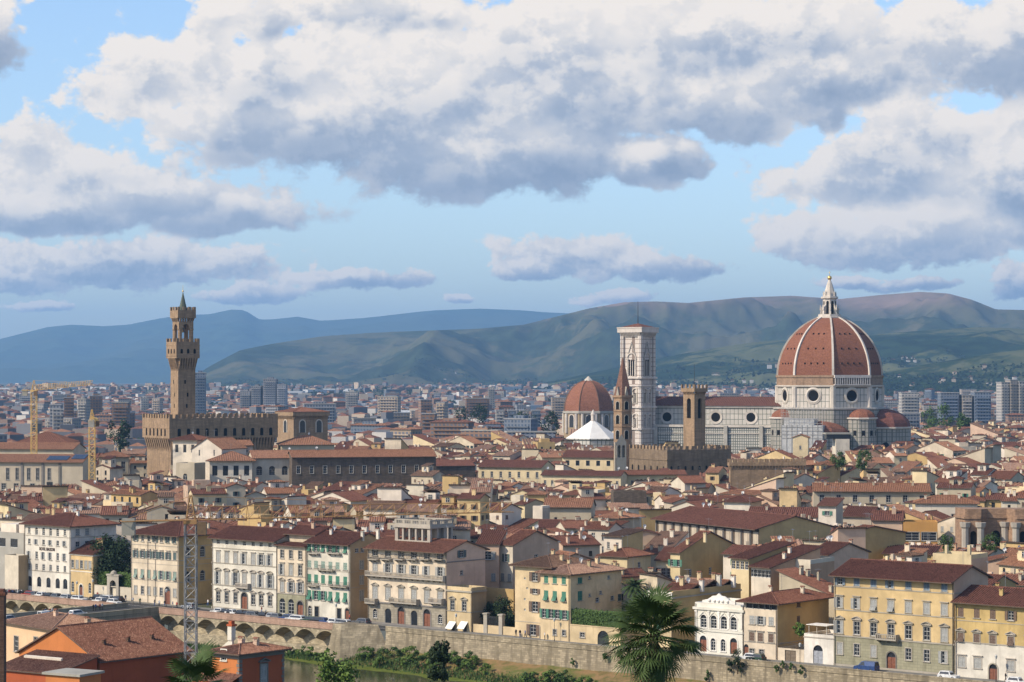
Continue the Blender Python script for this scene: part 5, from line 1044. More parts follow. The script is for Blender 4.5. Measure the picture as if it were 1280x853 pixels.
mb = MB(); o = 2.3; mb.box(-o, s + o, -o, s + o, zk(416), zk(410)); corbels(mb, -.9, s + .9, -.9, s + .9, zk(421.5), zk(416), 1.4, 14, 14); mb.box(-o - .2, s + o + .2, -o - .2, s + o + .2, zk(411), zk(409.5)); cr = mb.build('crown', MARB, t)
mb = MB(); mb.lathe([(10.2, zk(409.5)), (.3, zk(404.5))], 4, (s / 2, s / 2), 0, R(45), R(405)); mb.build('roof', TILE[0], cr); mb = MB(); mb.tube((s / 2, s / 2, zk(405)), (s / 2, s / 2, zk(377)), .26, .1); mb.build('antenna', IRON, cr)
def mullioned(parent, o, d, x, z0, z1, n, w, gable=False):
    mb = MB(); hs = z1 - z0; wt = n * w; t_ = .35
    for i in range(n): 
        xa = -wt / 2 + w * i; mb.poly([(xa + .16, -.06, 0), (xa + w - .16, -.06, 0)] + [(p, -.06, q) for p, q in reversed(arc_pts(xa + .16, xa + w - .16, hs * (.78 if n > 1 else 1)))], 1)
    for i in range(n + 1): xa = -wt / 2 + w * i; mb.box(xa - .18, xa + .18, -.35, .02, 0, hs * .7, 0)
    for sx in (-1, 1): mb.box(sx * (wt / 2 + .5) - .3, sx * (wt / 2 + .5) + .3, -.6, .02, -.4, hs * .85, 0)
    A = arc_pts(-wt / 2 - .5, wt / 2 + .5, hs + .8, 8); B_ = arc_pts(-wt / 2 - 1.0, wt / 2 + 1.0, hs + 1.4, 8)
    for i in range(8): mb.hexa([(A[i][0], -.6, A[i][1]), (A[i + 1][0], -.6, A[i + 1][1]), (A[i + 1][0], .02, A[i + 1][1]), (A[i][0], .02, A[i][1]), (B_[i][0], -.6, B_[i][1]), (B_[i + 1][0], -.6, B_[i + 1][1]), (B_[i + 1][0], .02, B_[i + 1][1]), (B_[i][0], .02, B_[i][1])], 0)
    mb.box(-wt / 2 - 1, wt / 2 + 1, -.5, .02, -.7, -.35, 0)
    if gable:
        for sx in (-1, 1): mb.hexa([(sx * (wt / 2 + 1.2), -.5, hs * .75), (0, -.5, hs + 6.6), (0, .02, hs + 6.6), (sx * (wt / 2 + 1.2), .02, hs * .75), (sx * (wt / 2 + 1.2), -.5, hs * .75 + 1), (0, -.5, hs + 7.4), (0, .02, hs + 7.4), (sx * (wt / 2 + 1.2), .02, hs * .75 + 1)], 2)
    link('window', mb.mesh('window', [MARB, DARK, MARBD]), parent, (o[0] + d[0] * x, o[1] + d[1] * x, z0), math.atan2(d[1], d[0]))
for (o, dr) in (((0, 0), (1, 0)), ((0, s), (0, -1))):
    mullioned(t, o, dr, s / 2, zk(470), zk(444), 3, 1.45, True)
    for (ya, yb) in ((503, 488), (534, 519.5)):
        for x in (.30, .70): mullioned(t, o, dr, s * x, zk(ya), zk(yb), 2, .95)
# --- baptistery
d = 1372.0; zb_ = lambda y: zz(y, d); c = at(741.5, d=d, z=0)
t = thing('baptistery', 'white eight sided pyramid roof of the baptistery with small marble lantern', 'church', c)
mb = MB(); mb.lathe([(15.5, 0), (15.5, zb_(550)), (16.2, zb_(549)), (16.2, zb_(548))], 8, (0, 0), 0, R(-90 - 10), R(270 - 10)); mb.build('wall', panels('baptistery_panels', (.55, .51, .45), (.5, .47, .4), (.1, .11, .09), 2.5, 2.5, .25, polar=(c.x, c.y, 15)), t)
mb = MB(); mb.lathe([(16.2, zb_(548.2)), (1.2, zb_(526))], 8, (0, 0), 0, R(-90 - 10), R(270 - 10)); mb.build('roof', plaster('white_marble_roof', (.72, .70, .66), .3), t)
mb = MB(); mb.lathe([(1.7, zb_(526.5)), (1.7, zb_(526)), (1.25, zb_(526)), (1.25, zb_(519)), (1.6, zb_(518.5)), (.1, zb_(512))], 8); mb.build('lantern', MARB, t)
# --- princes' chapel dome
d = 1668.0; zm = lambda y: zz(y, d); c = at(735.5, d=d, z=0)
t = thing('chapel_dome', 'large plain red tiled chapel dome behind the white pyramid roof', 'dome', c); Rm = 18.4
pr2 = [((Rm - 0) * math.cos(math.pi / 2 * (k / 14) ** 1.0) if k < 14 else 1.8, zm(514) + (zm(475.5) - zm(514)) * math.sin(math.pi / 2 * k / 14)) for k in range(15)]
pr2 = [(max(r, 2.2), z) for r, z in pr2]
mb = MB(); mb.lathe(pr2, 8, (0, 0), 0, R(-112.5), R(247.5)); mb.build('shell', DOMET, t)
for k in range(8):
    a = R(-112.5) + 2 * math.pi * k / 8; mb = MB()
    for p, q in zip(pr2[:-1], pr2[1:]): mb.tube((p[0] * math.cos(a), p[0] * math.sin(a), p[1]), (q[0] * math.cos(a), q[0] * math.sin(a), q[1]), .35, None, 5)
    mb.build('rib', TILE[4], t)
mb = MB(); mb.lathe([(3.6, zm(476.2)), (2.6, zm(474.5)), (.2, zm(470.5))], 8); mb.build('cap', MARB, t)
mb = MB(); mb.lathe([(Rm + .2, 0), (Rm + .2, zm(517.5)), (Rm + 1.1, zm(516.5)), (Rm + 1.1, zm(514)), (Rm - .5, zm(513.5))], 8, (0, 0), 0, R(-112.5), R(247.5), ms=[0, 1, 1, 1]); mb.build('drum', [plaster('chapel_drum', (.36, .27, .17), .4), MARBD], t)
for k in range(8):
    a = R(-112.5) + 2 * math.pi * k / 8; dr = Vector((math.cos(a), math.sin(a), 0))
    for w in (-1, 1):
        a2 = a + w * .13; mb = MB(); mb.lathe([(1.0, zm(541)), (1.0, zm(517))], 6, (Rm * .985 * math.cos(a2), Rm * .985 * math.sin(a2))); mb.build('pilaster', MARB, t)
    a += math.pi / 8; dr = Vector((math.cos(a), math.sin(a), 0)); cc_ = dr * (Rm + .2) * math.cos(math.pi / 8)
    arch_win(t, (cc_.x, cc_.y), (-dr.y, dr.x), 0, zm(534), 4.2, zm(518.5) - zm(534), GLASS, trim=MARB)
# --- abbey spire
d = 1018.0; zs = lambda y: zz(y, d); c = at(778.5, d=d, z=0)
t = thing('spire_tower', 'slim six sided brick bell tower with pointed tiled spire beside the white bell tower', 'tower', c); r_ = 4.3; h0 = R(-90 - 8)
mb = MB(); mb.lathe([(r_, 0), (r_, zs(498)), (r_ + .6, zs(497)), (r_ + .6, zs(494.5)), (r_ - .5, zs(494.3))], 6, (0, 0), 0, h0, h0 + 2 * math.pi); 
for y in (505 + 9, 533): mb.lathe([(r_, zs(y + .8)), (r_ + .35, zs(y + .5)), (r_ + .35, zs(y)), (r_, zs(y - .3))], 6, (0, 0), 0, h0, h0 + 2 * math.pi)
mb.build('shaft', stone('spire_brick', (.32, .21, .13), .8, .4, .8, .15), t)
mb = MB(); mb.lathe([(r_ - .1, zs(494.5)), (.25, zs(447.5))], 6, (0, 0), 0, h0, h0 + 2 * math.pi); mb.build('spire', tiles('spire_tiles', (.16, .085, .06), (.24, .13, .09), .2), t)
for k in range(6):
    a = h0 + math.pi / 6 + 2 * math.pi * k / 6; dr = Vector((math.cos(a), math.sin(a), 0)); cc_ = dr * r_ * math.cos(math.pi / 6)
    for (y0, y1) in ((512, 502), (530, 519), (549, 538)): arch_win(t, (cc_.x, cc_.y), (-dr.y, dr.x), 0, zs(y0), 1.7, zs(y1) - zs(y0), DARK, trim=STONE_TRIM)
    mb = MB(); q = dr * (r_ * .86); z0 = zs(494.5); sd_ = Vector((-dr.y, dr.x, 0)) * .8
    mb.poly([q + dr * .3 - sd_ + Vector((0, 0, z0)), q + dr * .3 + sd_ + Vector((0, 0, z0)), q + dr * .3 + Vector((0, 0, z0 + 3.6))]); mb.poly([q + dr * .3 + sd_ + Vector((0, 0, z0)), q - dr * 1.6 + Vector((0, 0, z0 + 4.2)), q + dr * .3 + Vector((0, 0, z0 + 3.6))]); mb.poly([q + dr * .3 - sd_ + Vector((0, 0, z0)), q + dr * .3 + Vector((0, 0, z0 + 3.6)), q - dr * 1.6 + Vector((0, 0, z0 + 4.2))]); mb.build('gablet', STONE_TRIM, t)
d = 985.0; c = at(775.5, d=d, z=0); t = thing('bell_gable', 'small stone bell gable with two arched openings below the brick spire', 'belfry', c, R(18))
mb = MB(); z0, z1 = zz(572, d), zz(553, d); wall(mb, (-2.2, -1.2), (1, 0), (0, 1), 4.4, 0, z1, [(.5, 1.9, z0, z1 - 1.2, True), (2.5, 3.9, z0, z1 - 1.2, True)], 0, [(0, z1), (2.2, z1 + 3.4), (4.4, z1)], 1.6); mb.box(-2.2, 2.2, .4, 1.4, 0, z1); mb.build('wall', STONE_TRIM, t)
mb = MB(); mb.lathe([(.05, z1 - 2), (.5, z1 - 2.3), (.8, z1 - 3.4)], 8, (-1.0, -.4)); mb.build('bell', MATS['bronze'], t)
# --- watch tower and battlemented palace
d = 1000.0; zv = lambda y: zz(y, d); a_ = R(41); ax = (math.cos(a_), math.sin(a_)); s = 6.6; c0 = at(868, d=d - 4, z=0)
t = thing('watch_tower', 'plain square brown stone tower with battlements in front of the cathedral', 'tower', c0, rot_from(ax))
mb = MB(); hl = [(2.1, s - 2.1, zv(523), zv(498), True)]
for (o, dr, inn) in (((0, 0), (1, 0), (0, 1)), ((s, 0), (0, 1), (-1, 0)), ((s, s), (-1, 0), (0, -1)), ((0, s), (0, -1), (1, 0))): wall(mb, o, dr, inn, s, 0, zv(492), hl, 0, None, 1.0)
mb.build('shaft', PIETRA, t)
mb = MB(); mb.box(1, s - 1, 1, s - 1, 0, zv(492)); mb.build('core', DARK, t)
mb = MB(); corbels(mb, 0, s, 0, s, zv(494), zv(490), .7, 7, 7); mb.box(-.7, s + .7, -.7, s + .7, zv(490), zv(485.5)); g_ = mb.build('gallery', PIETRA, t); mb = MB(); crenels(mb, -.7, s + .7, -.7, s + .7, zv(485.5), 1.0, 1.6, .4); mb.build('battlements', PIETRA, g_)
mb = MB(); mb.tube((s / 2, s / 2, zv(486)), (s / 2, s / 2, zv(455)), .14, .06, 5); mb.build('flagpole', IRON, t)
d = 985.0; c0 = at(834, d=d, z=0); ax = (.90, .436); t = thing('fortified_palace', 'long battlemented brown stone palace wall below the plain square tower', 'palazzo', c0, rot_from(ax))
mb = MB(); WB, DB = 31.0, 33.0; H = zz(563, d); mb.box(0, WB, 0, DB, 0, H); mb.box(-.25, WB + .25, -.25, DB + .25, H - 4.4, H - 4.0); mb.build('wall', PIETRAD, t)
mb = MB(); crenels(mb, 0, WB, 0, DB, H, 1.5, 1.6, .6); mb.build('battlements', PIETRA, t)
for i in range(9): arch_win(t, (0, 0), (1, 0), 2 + 3.4 * i, H - 8.5, 1.0, 1.8)
for i in range(6): arch_win(t, (0, DB), (0, -1), 3 + 5.4 * i, H - 9, 1.2, 2.2)
d = 880.0; c0 = at(966, d=d, z=0); t = thing('battlement_wall', 'long low wall with battlements and a small arched frieze before the cathedral', 'wall', c0, R(5))
mb = MB(); WB = 28.0; H = zz(579, d); mb.box(-16, WB - 16, 0, 3, 0, H); corbels(mb, -16, WB - 16, 0, 3, H - 2.6, H - 1, .5, 24, 3); mb.box(-16.5, WB - 15.5, -.5, 3.5, H - 1, H + .2); mb.build('wall', PIETRA, t); mb = MB(); crenels(mb, -16.5, WB - 15.5, -.5, 3.5, H + .2, 1.1, 1.3, .45); mb.build('battlements', PIETRA, t)
# ------------------------------------------------------------------ buildings one can tell apart in the town behind the river street
KEEP = []                                                    # plan footprints already taken: (x, y, cos, sin, W, D)
def mid(name, label, cat, x0, y0, x1, a, z, group=None):
    """front-left eave corner seen at (x0, y0) with its eave at height z; the front runs at angle a (degrees) to photo column x1"""
    A = at(x0, y0, z); k = (x1 - 640) / F; c, s = math.cos(R(a)), math.sin(R(a))
    Wd = (k * A.y - A.x) / (c - k * s)
    r = thing(name, label, cat, (A.x, A.y, 0), R(a), group); return r, Wd
def keep(r, Wd, D, pad=1.0): KEEP.append((r.location.x, r.location.y, math.cos(r.rotation_euler.z), math.sin(r.rotation_euler.z), -pad, Wd + pad, -pad, D + pad))
def zr(r, x, y, px, py): pass
SALM = plaster('plaster_salmon', (.52, .34, .22), .6); ORNG = plaster('plaster_orange', (.56, .30, .10), .4); BEIGE = plaster('plaster_beige', (.46, .39, .28), .4); BROWNW = stone('dark_rubble', (.13, .10, .075), .9, .4, .8, .2)
LIGHTY = plaster('plaster_light_yellow', (.63, .51, .31), .55); GREY2 = plaster('concrete_grey', (.36, .34, .29), .5); WARMW = plaster('plaster_warm_white', (.65, .57, .455), .6)
GRP = 'houses packed behind the river street'
def mh(label, x0, y0, x1, a, z, D, wm, rk, rows=(), name='town_house', cat='house', tile=0, right=None, **kw):
    r, Wd = mid(name, label, cat, x0, y0, x1, a, z); r['group'] = GRP
    rr = []
    for (side, zz_, h, w, n, st, sh, shm) in rows:
        Lw = Wd if side in 'fb' else D; rr.append(W_(zz_ * z, h, w, spread(n, Lw), st, sh, shm, side))
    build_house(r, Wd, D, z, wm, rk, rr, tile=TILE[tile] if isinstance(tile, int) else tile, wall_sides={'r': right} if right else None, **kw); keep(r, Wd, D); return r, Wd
# long palace with the open loggia under its eave
r, Wd = mh('long house with pale loggia panels under a maroon roof and ochre side wall', 820, 647.5, 949, -63, 17, 22, CREAM, 'gable_x', [], right=OCHRE, tile=2, tp=.25, ov=1.6, pitch=.6, name='loggia_house')
mb = MB(); n = 12
for i in range(n):
    x = Wd * i / n; mb.box(x + .25, x + .7, -.35, -.02, 11.5, 16.6, 1); mb.box(x + Wd / n * .38, x + Wd / n * .92, -.12, -.02, 11.9, 16.0, 0); mb.box(x + Wd / n * .5, x + Wd / n * .8, -.2, -.121, 12.4, 15.4, 0)
mb.box(0, Wd, -.06, -.004, 11.4, 16.7, 2); mb.box(-.2, Wd + .2, -.9, -.36, 10.9, 11.3, 0); mb.build('loggia', [GREYW, GREY_STONE, BROWNW], r)
mh('ochre gabled house with green shutters in front and two small side windows', 838, 690, 850, -42, 15, 23, LIGHTY, 'gable_x', [('f', .78, 1.6, 1.3, 2, 'b', ['o'], SH_GREEN), ('r', .62, 1.6, 1.0, 3, 'b', None, None)], right=OCHRE, tile=0, ov=.6, chim=[(2, 4), (4, 8)])
mh('cream tower-like house with windowed loggia under maroon roof behind the ornate white palace', 914, 697, 936, -50, 17, 13, LIGHTY, 'shed_b', [('f', .86, 1.7, 1.1, 4, 'n', None, None), ('f', .3, 1.6, 1.0, 1, 'b', None, None)], right=OCHRE, tile=2, tp=.2)
mh('white house with salmon side wall and five dark attic windows in a strip', 939, 708, 963, -48, 15.5, 16, WARMW, 'shed_b', [('f', .86, 1.5, 1.2, 5, 'n', None, None), ('f', .4, 1.6, 1.0, 1, 'b', None, None), ('r', .6, 1.6, 1.0, 2, 'b', None, None)], right=SALM, tile=2, tp=.22, chim=[(4, 6), (2, 10)])
r, Wd = mh('cream house with two stacked balconies and white awning behind the brown shuttered house', 985, 704, 1013, -35, 16, 11, WARMW, 'flat', [('f', .62, 1.9, 2.0, 3, 'n', None, None), ('f', .36, 1.8, 2.0, 2, 'n', None, None)], right=SALM, parapet=.9, name='terrace_house')
for z_, s_ in ((9.6, True), (5.4, True)): balcony(r, 0, Wd, z_, 1.4, solid=s_, mat=WHITE_TRIM)
mb = MB(); mb.hexa([(.3, -2.4, 7.4), (3.6, -2.4, 7.4), (3.6, -.05, 8.8), (.3, -.05, 8.8), (.3, -2.4, 7.45), (3.6, -2.4, 7.45), (3.6, -.05, 8.86), (.3, -.05, 8.86)]); mb.build('awning', MATS['awning_canvas'], r)
mh('pinkish house with maroon roof and wide glazed attic beside the stacked balconies', 1010, 692, 1036, -46, 17, 14, PINKW, 'gable_x', [('f', .82, 1.8, 2.2, 2, 'n', None, None)], right=PINKW, tile=2, tp=.3, chim=[(4, 10)])
mh('bare ochre house end wall behind the glazed attic house', 1040, 668, 1052, -60, 17, 20, LIGHTY, 'gable_x', [], right=OCHRE, tile=0, tp=.18, ov=.3)
mh('white house with maroon roof and dark wide opening left of the roof terraces', 905, 627, 938, -20, 18, 14, WARMW, 'hip', [('f', .76, 1.8, 1.2, 1, 'b', None, None), ('f', .74, 2.2, 5.0, 1, 'd', None, None)], right=GREYW, tile=2)
mh('long cream palace with orange roof and seven dark windows in the middle of the town', 1017, 613.5, 1163, -6, 18, 14, BEIGE, 'gable_x', [('f', .79, 2.4, 1.6, 7, 's', None, None)], right=BEIGE, tile=1, ov=1.1, tp=.30, name='town_palace', cat='palazzo', chim=[(4, 5), (12, 9), (20, 5), (27, 8), (33, 5)], pitch=.6)
mh('low maroon roofed house with three shuttered windows in front of the long cream palace', 935, 645, 1022, -14, 15, 12, GREYW, 'gable_x', [('f', .7, 1.8, 1.5, 3, 'b', ['o'], SH_TEAL)], tile=2, right=WARMW, pitch=.6, chim=[(5, 4)])
mh('narrow white tower house rising between two maroon roofs', 1023, 632, 1045, -22, 19.5, 8, WARMW, 'shed_b', [('f', .86, 1.2, 1.4, 1, 'b', ['o'], SH_GREEN)], tile=0, tp=.2, right=GREYW)
mh('pinkish house with two shuttered windows below the long cream palace', 1053, 645, 1089, -24, 15, 13, GREYW, 'gable_x', [('f', .72, 1.9, 1.1, 2, 'b', ['o'], SH_GREY)], tile=2, pitch=.6)
mh('pink house with gabled side and green balcony door beside the glass fronted orange house', 1090, 650, 1128, -12, 15, 12, PINKW, 'gable_x', [('f', .68, 1.9, 1.0, 3, 'b', ['-', 'c', '-'], SH_GREEN)], tile=2, right=PINKW, pitch=.6, chim=[(6, 4, 1.2, .7, 1.6)])
mh('orange house with white framed glazing across its upper floor', 1129, 655, 1172, -8, 14, 10, ORNG, 'flat', [('f', .66, 2.4, 4.2, 2, 's', None, None), ('r', .62, 2.2, 2.4, 2, 's', None, None)], parapet=.6, right=ORNG)
mh('white house with green planted loggia and orange roof above the glass fronted orange house', 1144, 629, 1222, -10, 18, 13, WARMW, 'hip', [('f', .70, 2.2, 1.6, 4, 's', None, None), ('f', .28, 1.8, 1.0, 4, 'b', None, None)], tile=1, tp=.3, right=WARMW, chim=[(3, 3), (9, 8, 1.2, .8, 1.6), (13, 4)])
mh('low amber walled house with maroon lean-to roof behind the big apricot palace', 1104, 692, 1166, -20, 12.5, 9, MUST, 'shed_b', [], tile=2, tp=.14, right=ORNG)
r, Wd = mh('tall bright yellow party wall with chimney stubs beside planted roof terrace', 1166, 697, 1214, -36, 14, 9, LIGHTY, 'flat', [], right=PINKW, parapet=1.0)
mb = MB(); mb.box(3, 3.6, 0, .8, 14.9, 17, 0); mb.box(Wd - 1, Wd - .3, 0, .8, 14.9, 17.2, 0); mb.build('chimney', LIGHTY, r)
mh('pink house with small dark window right behind the mustard end house', 1229, 703, 1277, -14, 12, 12, PINKW, 'gable_y', [('f', .6, 1.3, 1.0, 2, 'b', None, None)], tile=0, right=PINKW, tp=.24, name='town_house')
# curved brick exedra
c = at(1243, d=640, z=0); t = thing('brick_exedra', 'weathered brown brick apse with broken stone half columns and flat top', 'ruin', c, R(-4))
EXB = stone('exedra_brick', (.30, .19, .12), .8, .35, .8, .2); mb = MB(); z0, z1 = 0, zz(640, 636); r_ = 9.6
pts = [(-r_, 4), (-r_ * .85, -2.5), (-r_ * .4, -2.5), (-r_ * .2, .8), (r_ * .35, .8), (r_ * .55, -2.5), (r_ * .95, -2.5), (r_, 6), (-r_, 8)]
mb.prism(pts, 0, z1 - 2, 0); mb.prism([(x * 1.05, y - .35) for x, y in pts], z1 - 2, z1 - 1.4, 0); mb.prism(pts, z1 - 1.4, z1 + .6, 0); mb.build('wall', EXB, t)
for x, y in ((-r_ * .85, -2.7), (-r_ * .42, -2.7), (r_ * .3, .6), (r_ * .56, -2.7), (r_ * .94, -2.7)):
    mb = MB(); mb.lathe([(.95, 0), (.95, z1 - 4.6), (1.3, z1 - 4.2), (1.5, z1 - 3.0), (1.1, z1 - 2.9)], 8, (x, y)); mb.build('half_column', STONE_TRIM, t)
for x, y, w in ((-r_ * .62, -2.55, 1.6), (.5, .75, 2.2), (r_ * .75, -2.55, 1.4)): arch_win(t, (x, y), (1, 0), 0, z1 - 9.5, w, 4.2)
KEEP.append((c.x, c.y, 1, 0, -11, 11, -4, 10))
# behind the mansion
mh('tall pinkish house end with two grey shuttered windows behind the small annex', 596, 680.5, 623.5, -8, 17.5, 12, PINKW, 'shed_b', [('f', .80, 1.9, 1.7, 1, 'b', ['o'], SH_GREY), ('f', .52, 1.8, 1.0, 2, 'b', ['c'], SH_GREY)], tile=0, tp=.2, right=PINKW, ov=.4)
mh('white house with maroon roof and blind gabled side left of the tall yellow house', 624, 681, 641, -42, 17.3, 16, WARMW, 'gable_x', [('f', .78, 1.8, 1.0, 1, 'b', ['o'], SH_TEAL), ('f', .52, 1.8, 1.0, 2, 'b', ['c'], SH_GREY), ('r', .8, 1.0, 1.2, 1, 'b', None, None)], tile=0, right=PINKW, ov=.3)
mh('cream house with orange roof and five grey panels beside a small white turret', 680, 633, 739, -8, 17, 11, BEIGE, 'gable_x', [('f', .62, 3.2, 1.0, 2, 'd', None, None)], tile=1, right=BEIGE, ov=1.0, pitch=.6)
mh('little white turret house left of the orange roofed grey panelled house', 666, 635, 678, -30, 17, 4.5, WARMW, 'flat', [('f', .4, 1.4, .9, 1, 'b', None, None)], parapet=.6, right=GREYW, name='turret_house')
mh('ochre topped square house with orange roof above the little white turret', 659, 618, 680, -8, 19, 9, OCHRE, 'hip', [], tile=1, tp=.3, right=OCHRE)
mh('maroon roofed long low house in front of the orange roofed grey panelled house', 640, 659, 718, -16, 12, 12, GREYW, 'gable_x', [], tile=2, right=GREYW, tp=.3, pitch=.6)
r, Wd = mid('rubble_wall_house', 'dark rubble stone block without windows in the middle of the roofs', 'house', 767, 616, 808, 3, 19); build_house(r, Wd, 9, 19, BROWNW, 'flat', [], parapet=.4); keep(r, Wd, 9)
mh('cream corner house with bright maroon hip roof behind the feathery palm', 750, 694, 784, -36, 14.5, 10, LIGHTY, 'hip', [('f', .8, 1.3, 1.1, 1, 'b', None, None), ('r', .8, 1.3, 1.1, 1, 'b', None, None)], tile=0, right=LIGHTY, chim=[(3, 2)])
mh('white house with blue grey pantry roof and ochre gable above the corner hip roof', 755, 670, 777, -38, 17, 9, WARMW, 'shed_b', [('f', .82, 1.6, .8, 2, 'b', None, None)], tile=4, right=OCHRE, tp=.12)
mh('pale gabled house with small window above the two green shuttered windows', 793, 668, 822, 6, 15.5, 12, PINKW, 'gable_y', [('f', .72, 1.4, 1.2, 1, 's', None, None)], tile=2, right=PINKW, tp=.26)
mh('wide shadowed house with glazed dark loggia beside the feathery palm', 820, 700, 846, -16, 13, 10, LIGHTY, 'shed_b', [('f', .68, 2.3, 1.6, 4, 'n', None, None)], tile=0, tp=.2, right=OCHRE)
# grey modern block at the left edge
u0o = Uof(-40, 1.0); Wd = Uof(29.6, 1.0) - u0o; H = ZC - (671 - HZ) * 613 / F; r = thing('office_block', 'plain grey concrete block with roof terrace at the left edge beside the white hotel', 'building', L(u0o, 1.0), RZ)
build_house(r, Wd, 18, H, GREY2, 'flat', [W_(H - 3.1, 2.3, 3.0, [Wd - 4, Wd - 9, Wd - 14], 'd')], parapet=.8); keep(r, Wd, 18)
mb = MB(); mb.box(Wd - 7, Wd - 1, 4, 12, H, H + 3.3); mb.box(Wd - 16, Wd - 9.5, 5, 12, H, H + 2.5); mb.build('penthouse', WARMW, r)
u0o = Uof(6, -3.2); r = thing('site_cabin', 'pale boxy site cabin standing against the grey concrete block', 'cabin', L(u0o, -3.2), RZ); build_house(r, Uof(23, -3.2) - u0o, 3.6, ZC - (694 - HZ) * 611 / F, WARMW, 'flat', [], wall_sides={'r': TAN})
# big beige hall with solar panels
d0 = 905.0; zb1 = zz(577, d0)
A = at(-14, d=d0, z=0); r = thing('library_hall', 'long beige hall with dark vertical strips and solar panels on its orange roof', 'hall', A, R(-9)); Wd = 37.6; D = 15
build_house(r, Wd, D, zb1, BEIGE, 'gable_x', [W_(zz(600, d0), zz(585, d0) - zz(600, d0), 1.3, [7.6, 11.4, 16.0, 19.6, 24.2], 's'), W_(zz(612, d0), 2.4, 1.8, [6, 11, 17.5, 30], 's'), W_(zz(617, d0), zz(602, d0) - zz(617, d0), 2.6, [24.4], 'd')], tile=TILE[1], tp=.32, ov=1.0, pitch=.7)
for x in (13.3, 21.6, 28.4): mb = MB(); mb.box(x - .45, x + .45, -.3, -.003, 0, zb1 - .3); mb.build('pilaster_strip', GREY_STONE, r)
def solar(r, x0, x1, y0, y1, H, tp, name='solar_panel'):
    mb = MB(); n = max(2, int((x1 - x0) / 1.7)); z = lambda y: H + tp * y + .38
    for i in range(n):
        a, b = x0 + (x1 - x0) * i / n + .06, x0 + (x1 - x0) * (i + 1) / n - .06; mb.hexa([(a, y0, z(y0)), (b, y0, z(y0)), (b, y1, z(y1)), (a, y1, z(y1)), (a, y0, z(y0) + .08), (b, y0, z(y0) + .08), (b, y1, z(y1) + .08), (a, y1, z(y1) + .08)])
    mb.build(name, flat('solar_cell', (.03, .042, .07), .25, .5), r)
solar(r, 22.5, 31, 1.0, 5.2, zb1, .32); solar(r, 32, 37.5, 2.2, 7.0, zb1, .32); keep(r, Wd, D)
A = at(-16, d=945, z=0); r = thing('library_hall', 'second orange roofed hall rising behind the solar panelled roof', 'hall', A, R(-9)); H = zz(561, 945); build_house(r, 36, 14, H, BEIGE, 'gable_x', [], tile=TILE[1], tp=.3, ov=.8, pitch=.8); keep(r, 36, 14)
A = at(20, d=1010, z=0); r = thing('museum_hall', 'broad red hipped roof behind the orange halls below the yellow crane', 'hall', A, R(-4)); H = zz(553, 1010); build_house(r, 22, 20, H, BEIGE, 'hip', [], tile=TILE[0], tp=.4, ov=.8, pitch=.8); keep(r, 22, 20)
r, Wd = mh('tan house with three tall dark windows right of the nearer yellow crane', 124, 571, 160, 6, 23, 12, BEIGE, 'hip', [('f', .72, 4.4, 1.7, 3, 's', None, None)], tile=1, ov=.8, right=BEIGE)
# around the town hall's foot
r, Wd = mh('tall white house with red hip roof and dark open loggia before the town hall', 216, 549, 246, -24, 31.4, 12, WARMW, 'hip', [('f', .83, 3.2, 1.5, 3, 'd', None, None), ('f', .6, 1.6, 1.0, 2, 'b', None, None)], tile=0, ov=1.4, tp=.3, right=WARMW)
r, Wd = mh('white gabled church front with two tall arched windows near the town hall', 240, 561, 277, -22, 28, 20, WARMW, 'gable_y', [('f', .42, 6, 1.8, 2, 'r', None, None), ('f', .9, 2.4, .6, 2, 'n', None, None)], tile=1, ov=.5, tp=.62, right=WARMW, name='small_church', cat='church')
r, Wd = mh('tan church apse block with one arched window left of the white gabled front', 220, 580, 243, -20, 22.8, 9, BEIGE, 'flat', [('f', .62, 5, 1.8, 1, 'r', None, None)], right=TAN, parapet=.4)
r, Wd = mh('white house with small white dormer above the brown roofs of the corner palace', 286, 557, 316, 18, 28.6, 12, PINKW, 'gable_x', [('f', .9, 1.2, 1.0, 2, 'b', None, None)], tile=1, right=WARMW, tp=.3)
r, Wd = mh('corner palace with open arched loggia and wide orange roof', 262, 575, 315, 4, 24, 16, WARMW, 'hip', [('f', .74, 4.0, 2.1, 4, 'd', None, None), ('f', .5, 3.0, 1.3, 3, 'r', None, None)], tile=1, ov=1.5, right=WARMW, name='town_palace', cat='palazzo', pitch=.7)
r, Wd = mh('white palace wing with two arched windows left of the long dark brown wall', 316, 572.5, 364, 14, 24.5, 14, WARMW, 'gable_x', [('f', .72, 3.6, 2.4, 3, 'r', None, None), ('f', .42, 2.2, 1.2, 3, 'b', None, None)], tile=1, ov=.9, right=WARMW, name='palace_wing', cat='palazzo', pitch=.7)
r, Wd = mh('very long dark brown stone palace with pale framed windows under an orange roof', 365, 571.5, 545, 12, 25, 15, BROWNW, 'gable_x', [('f', .74, 3.0, 1.5, 11, 's', None, None), ('f', .46, 2.0, 1.3, 9, 's', None, None)], tile=1, ov=1.0, right=BROWNW, name='town_palace', cat='palazzo', tp=.3, pitch=.7)
r, Wd = mh('broad orange roofed block behind the long dark brown palace', 352, 556, 418, 10, 27, 20, BEIGE, 'hip', [], tile=1, ov=.8, pitch=.8)
r, Wd = mh('blind brown house with maroon roof right of the long dark brown palace', 545, 583, 594, 14, 20, 10, BROWNW, 'shed_b', [], tile=2, ov=.4, tp=.2)
r, Wd = mh('long pale yellow palace with seven small dark windows under a maroon roof', 598, 583, 677, -22, 19, 14, YELLOW if False else LIGHTY, 'gable_x', [('f', .765, 2.4, 1.2, 7, 'b', None, None)], tile=2, ov=1.0, right=LIGHTY, name='town_palace', cat='palazzo', tp=.33, pitch=.7)
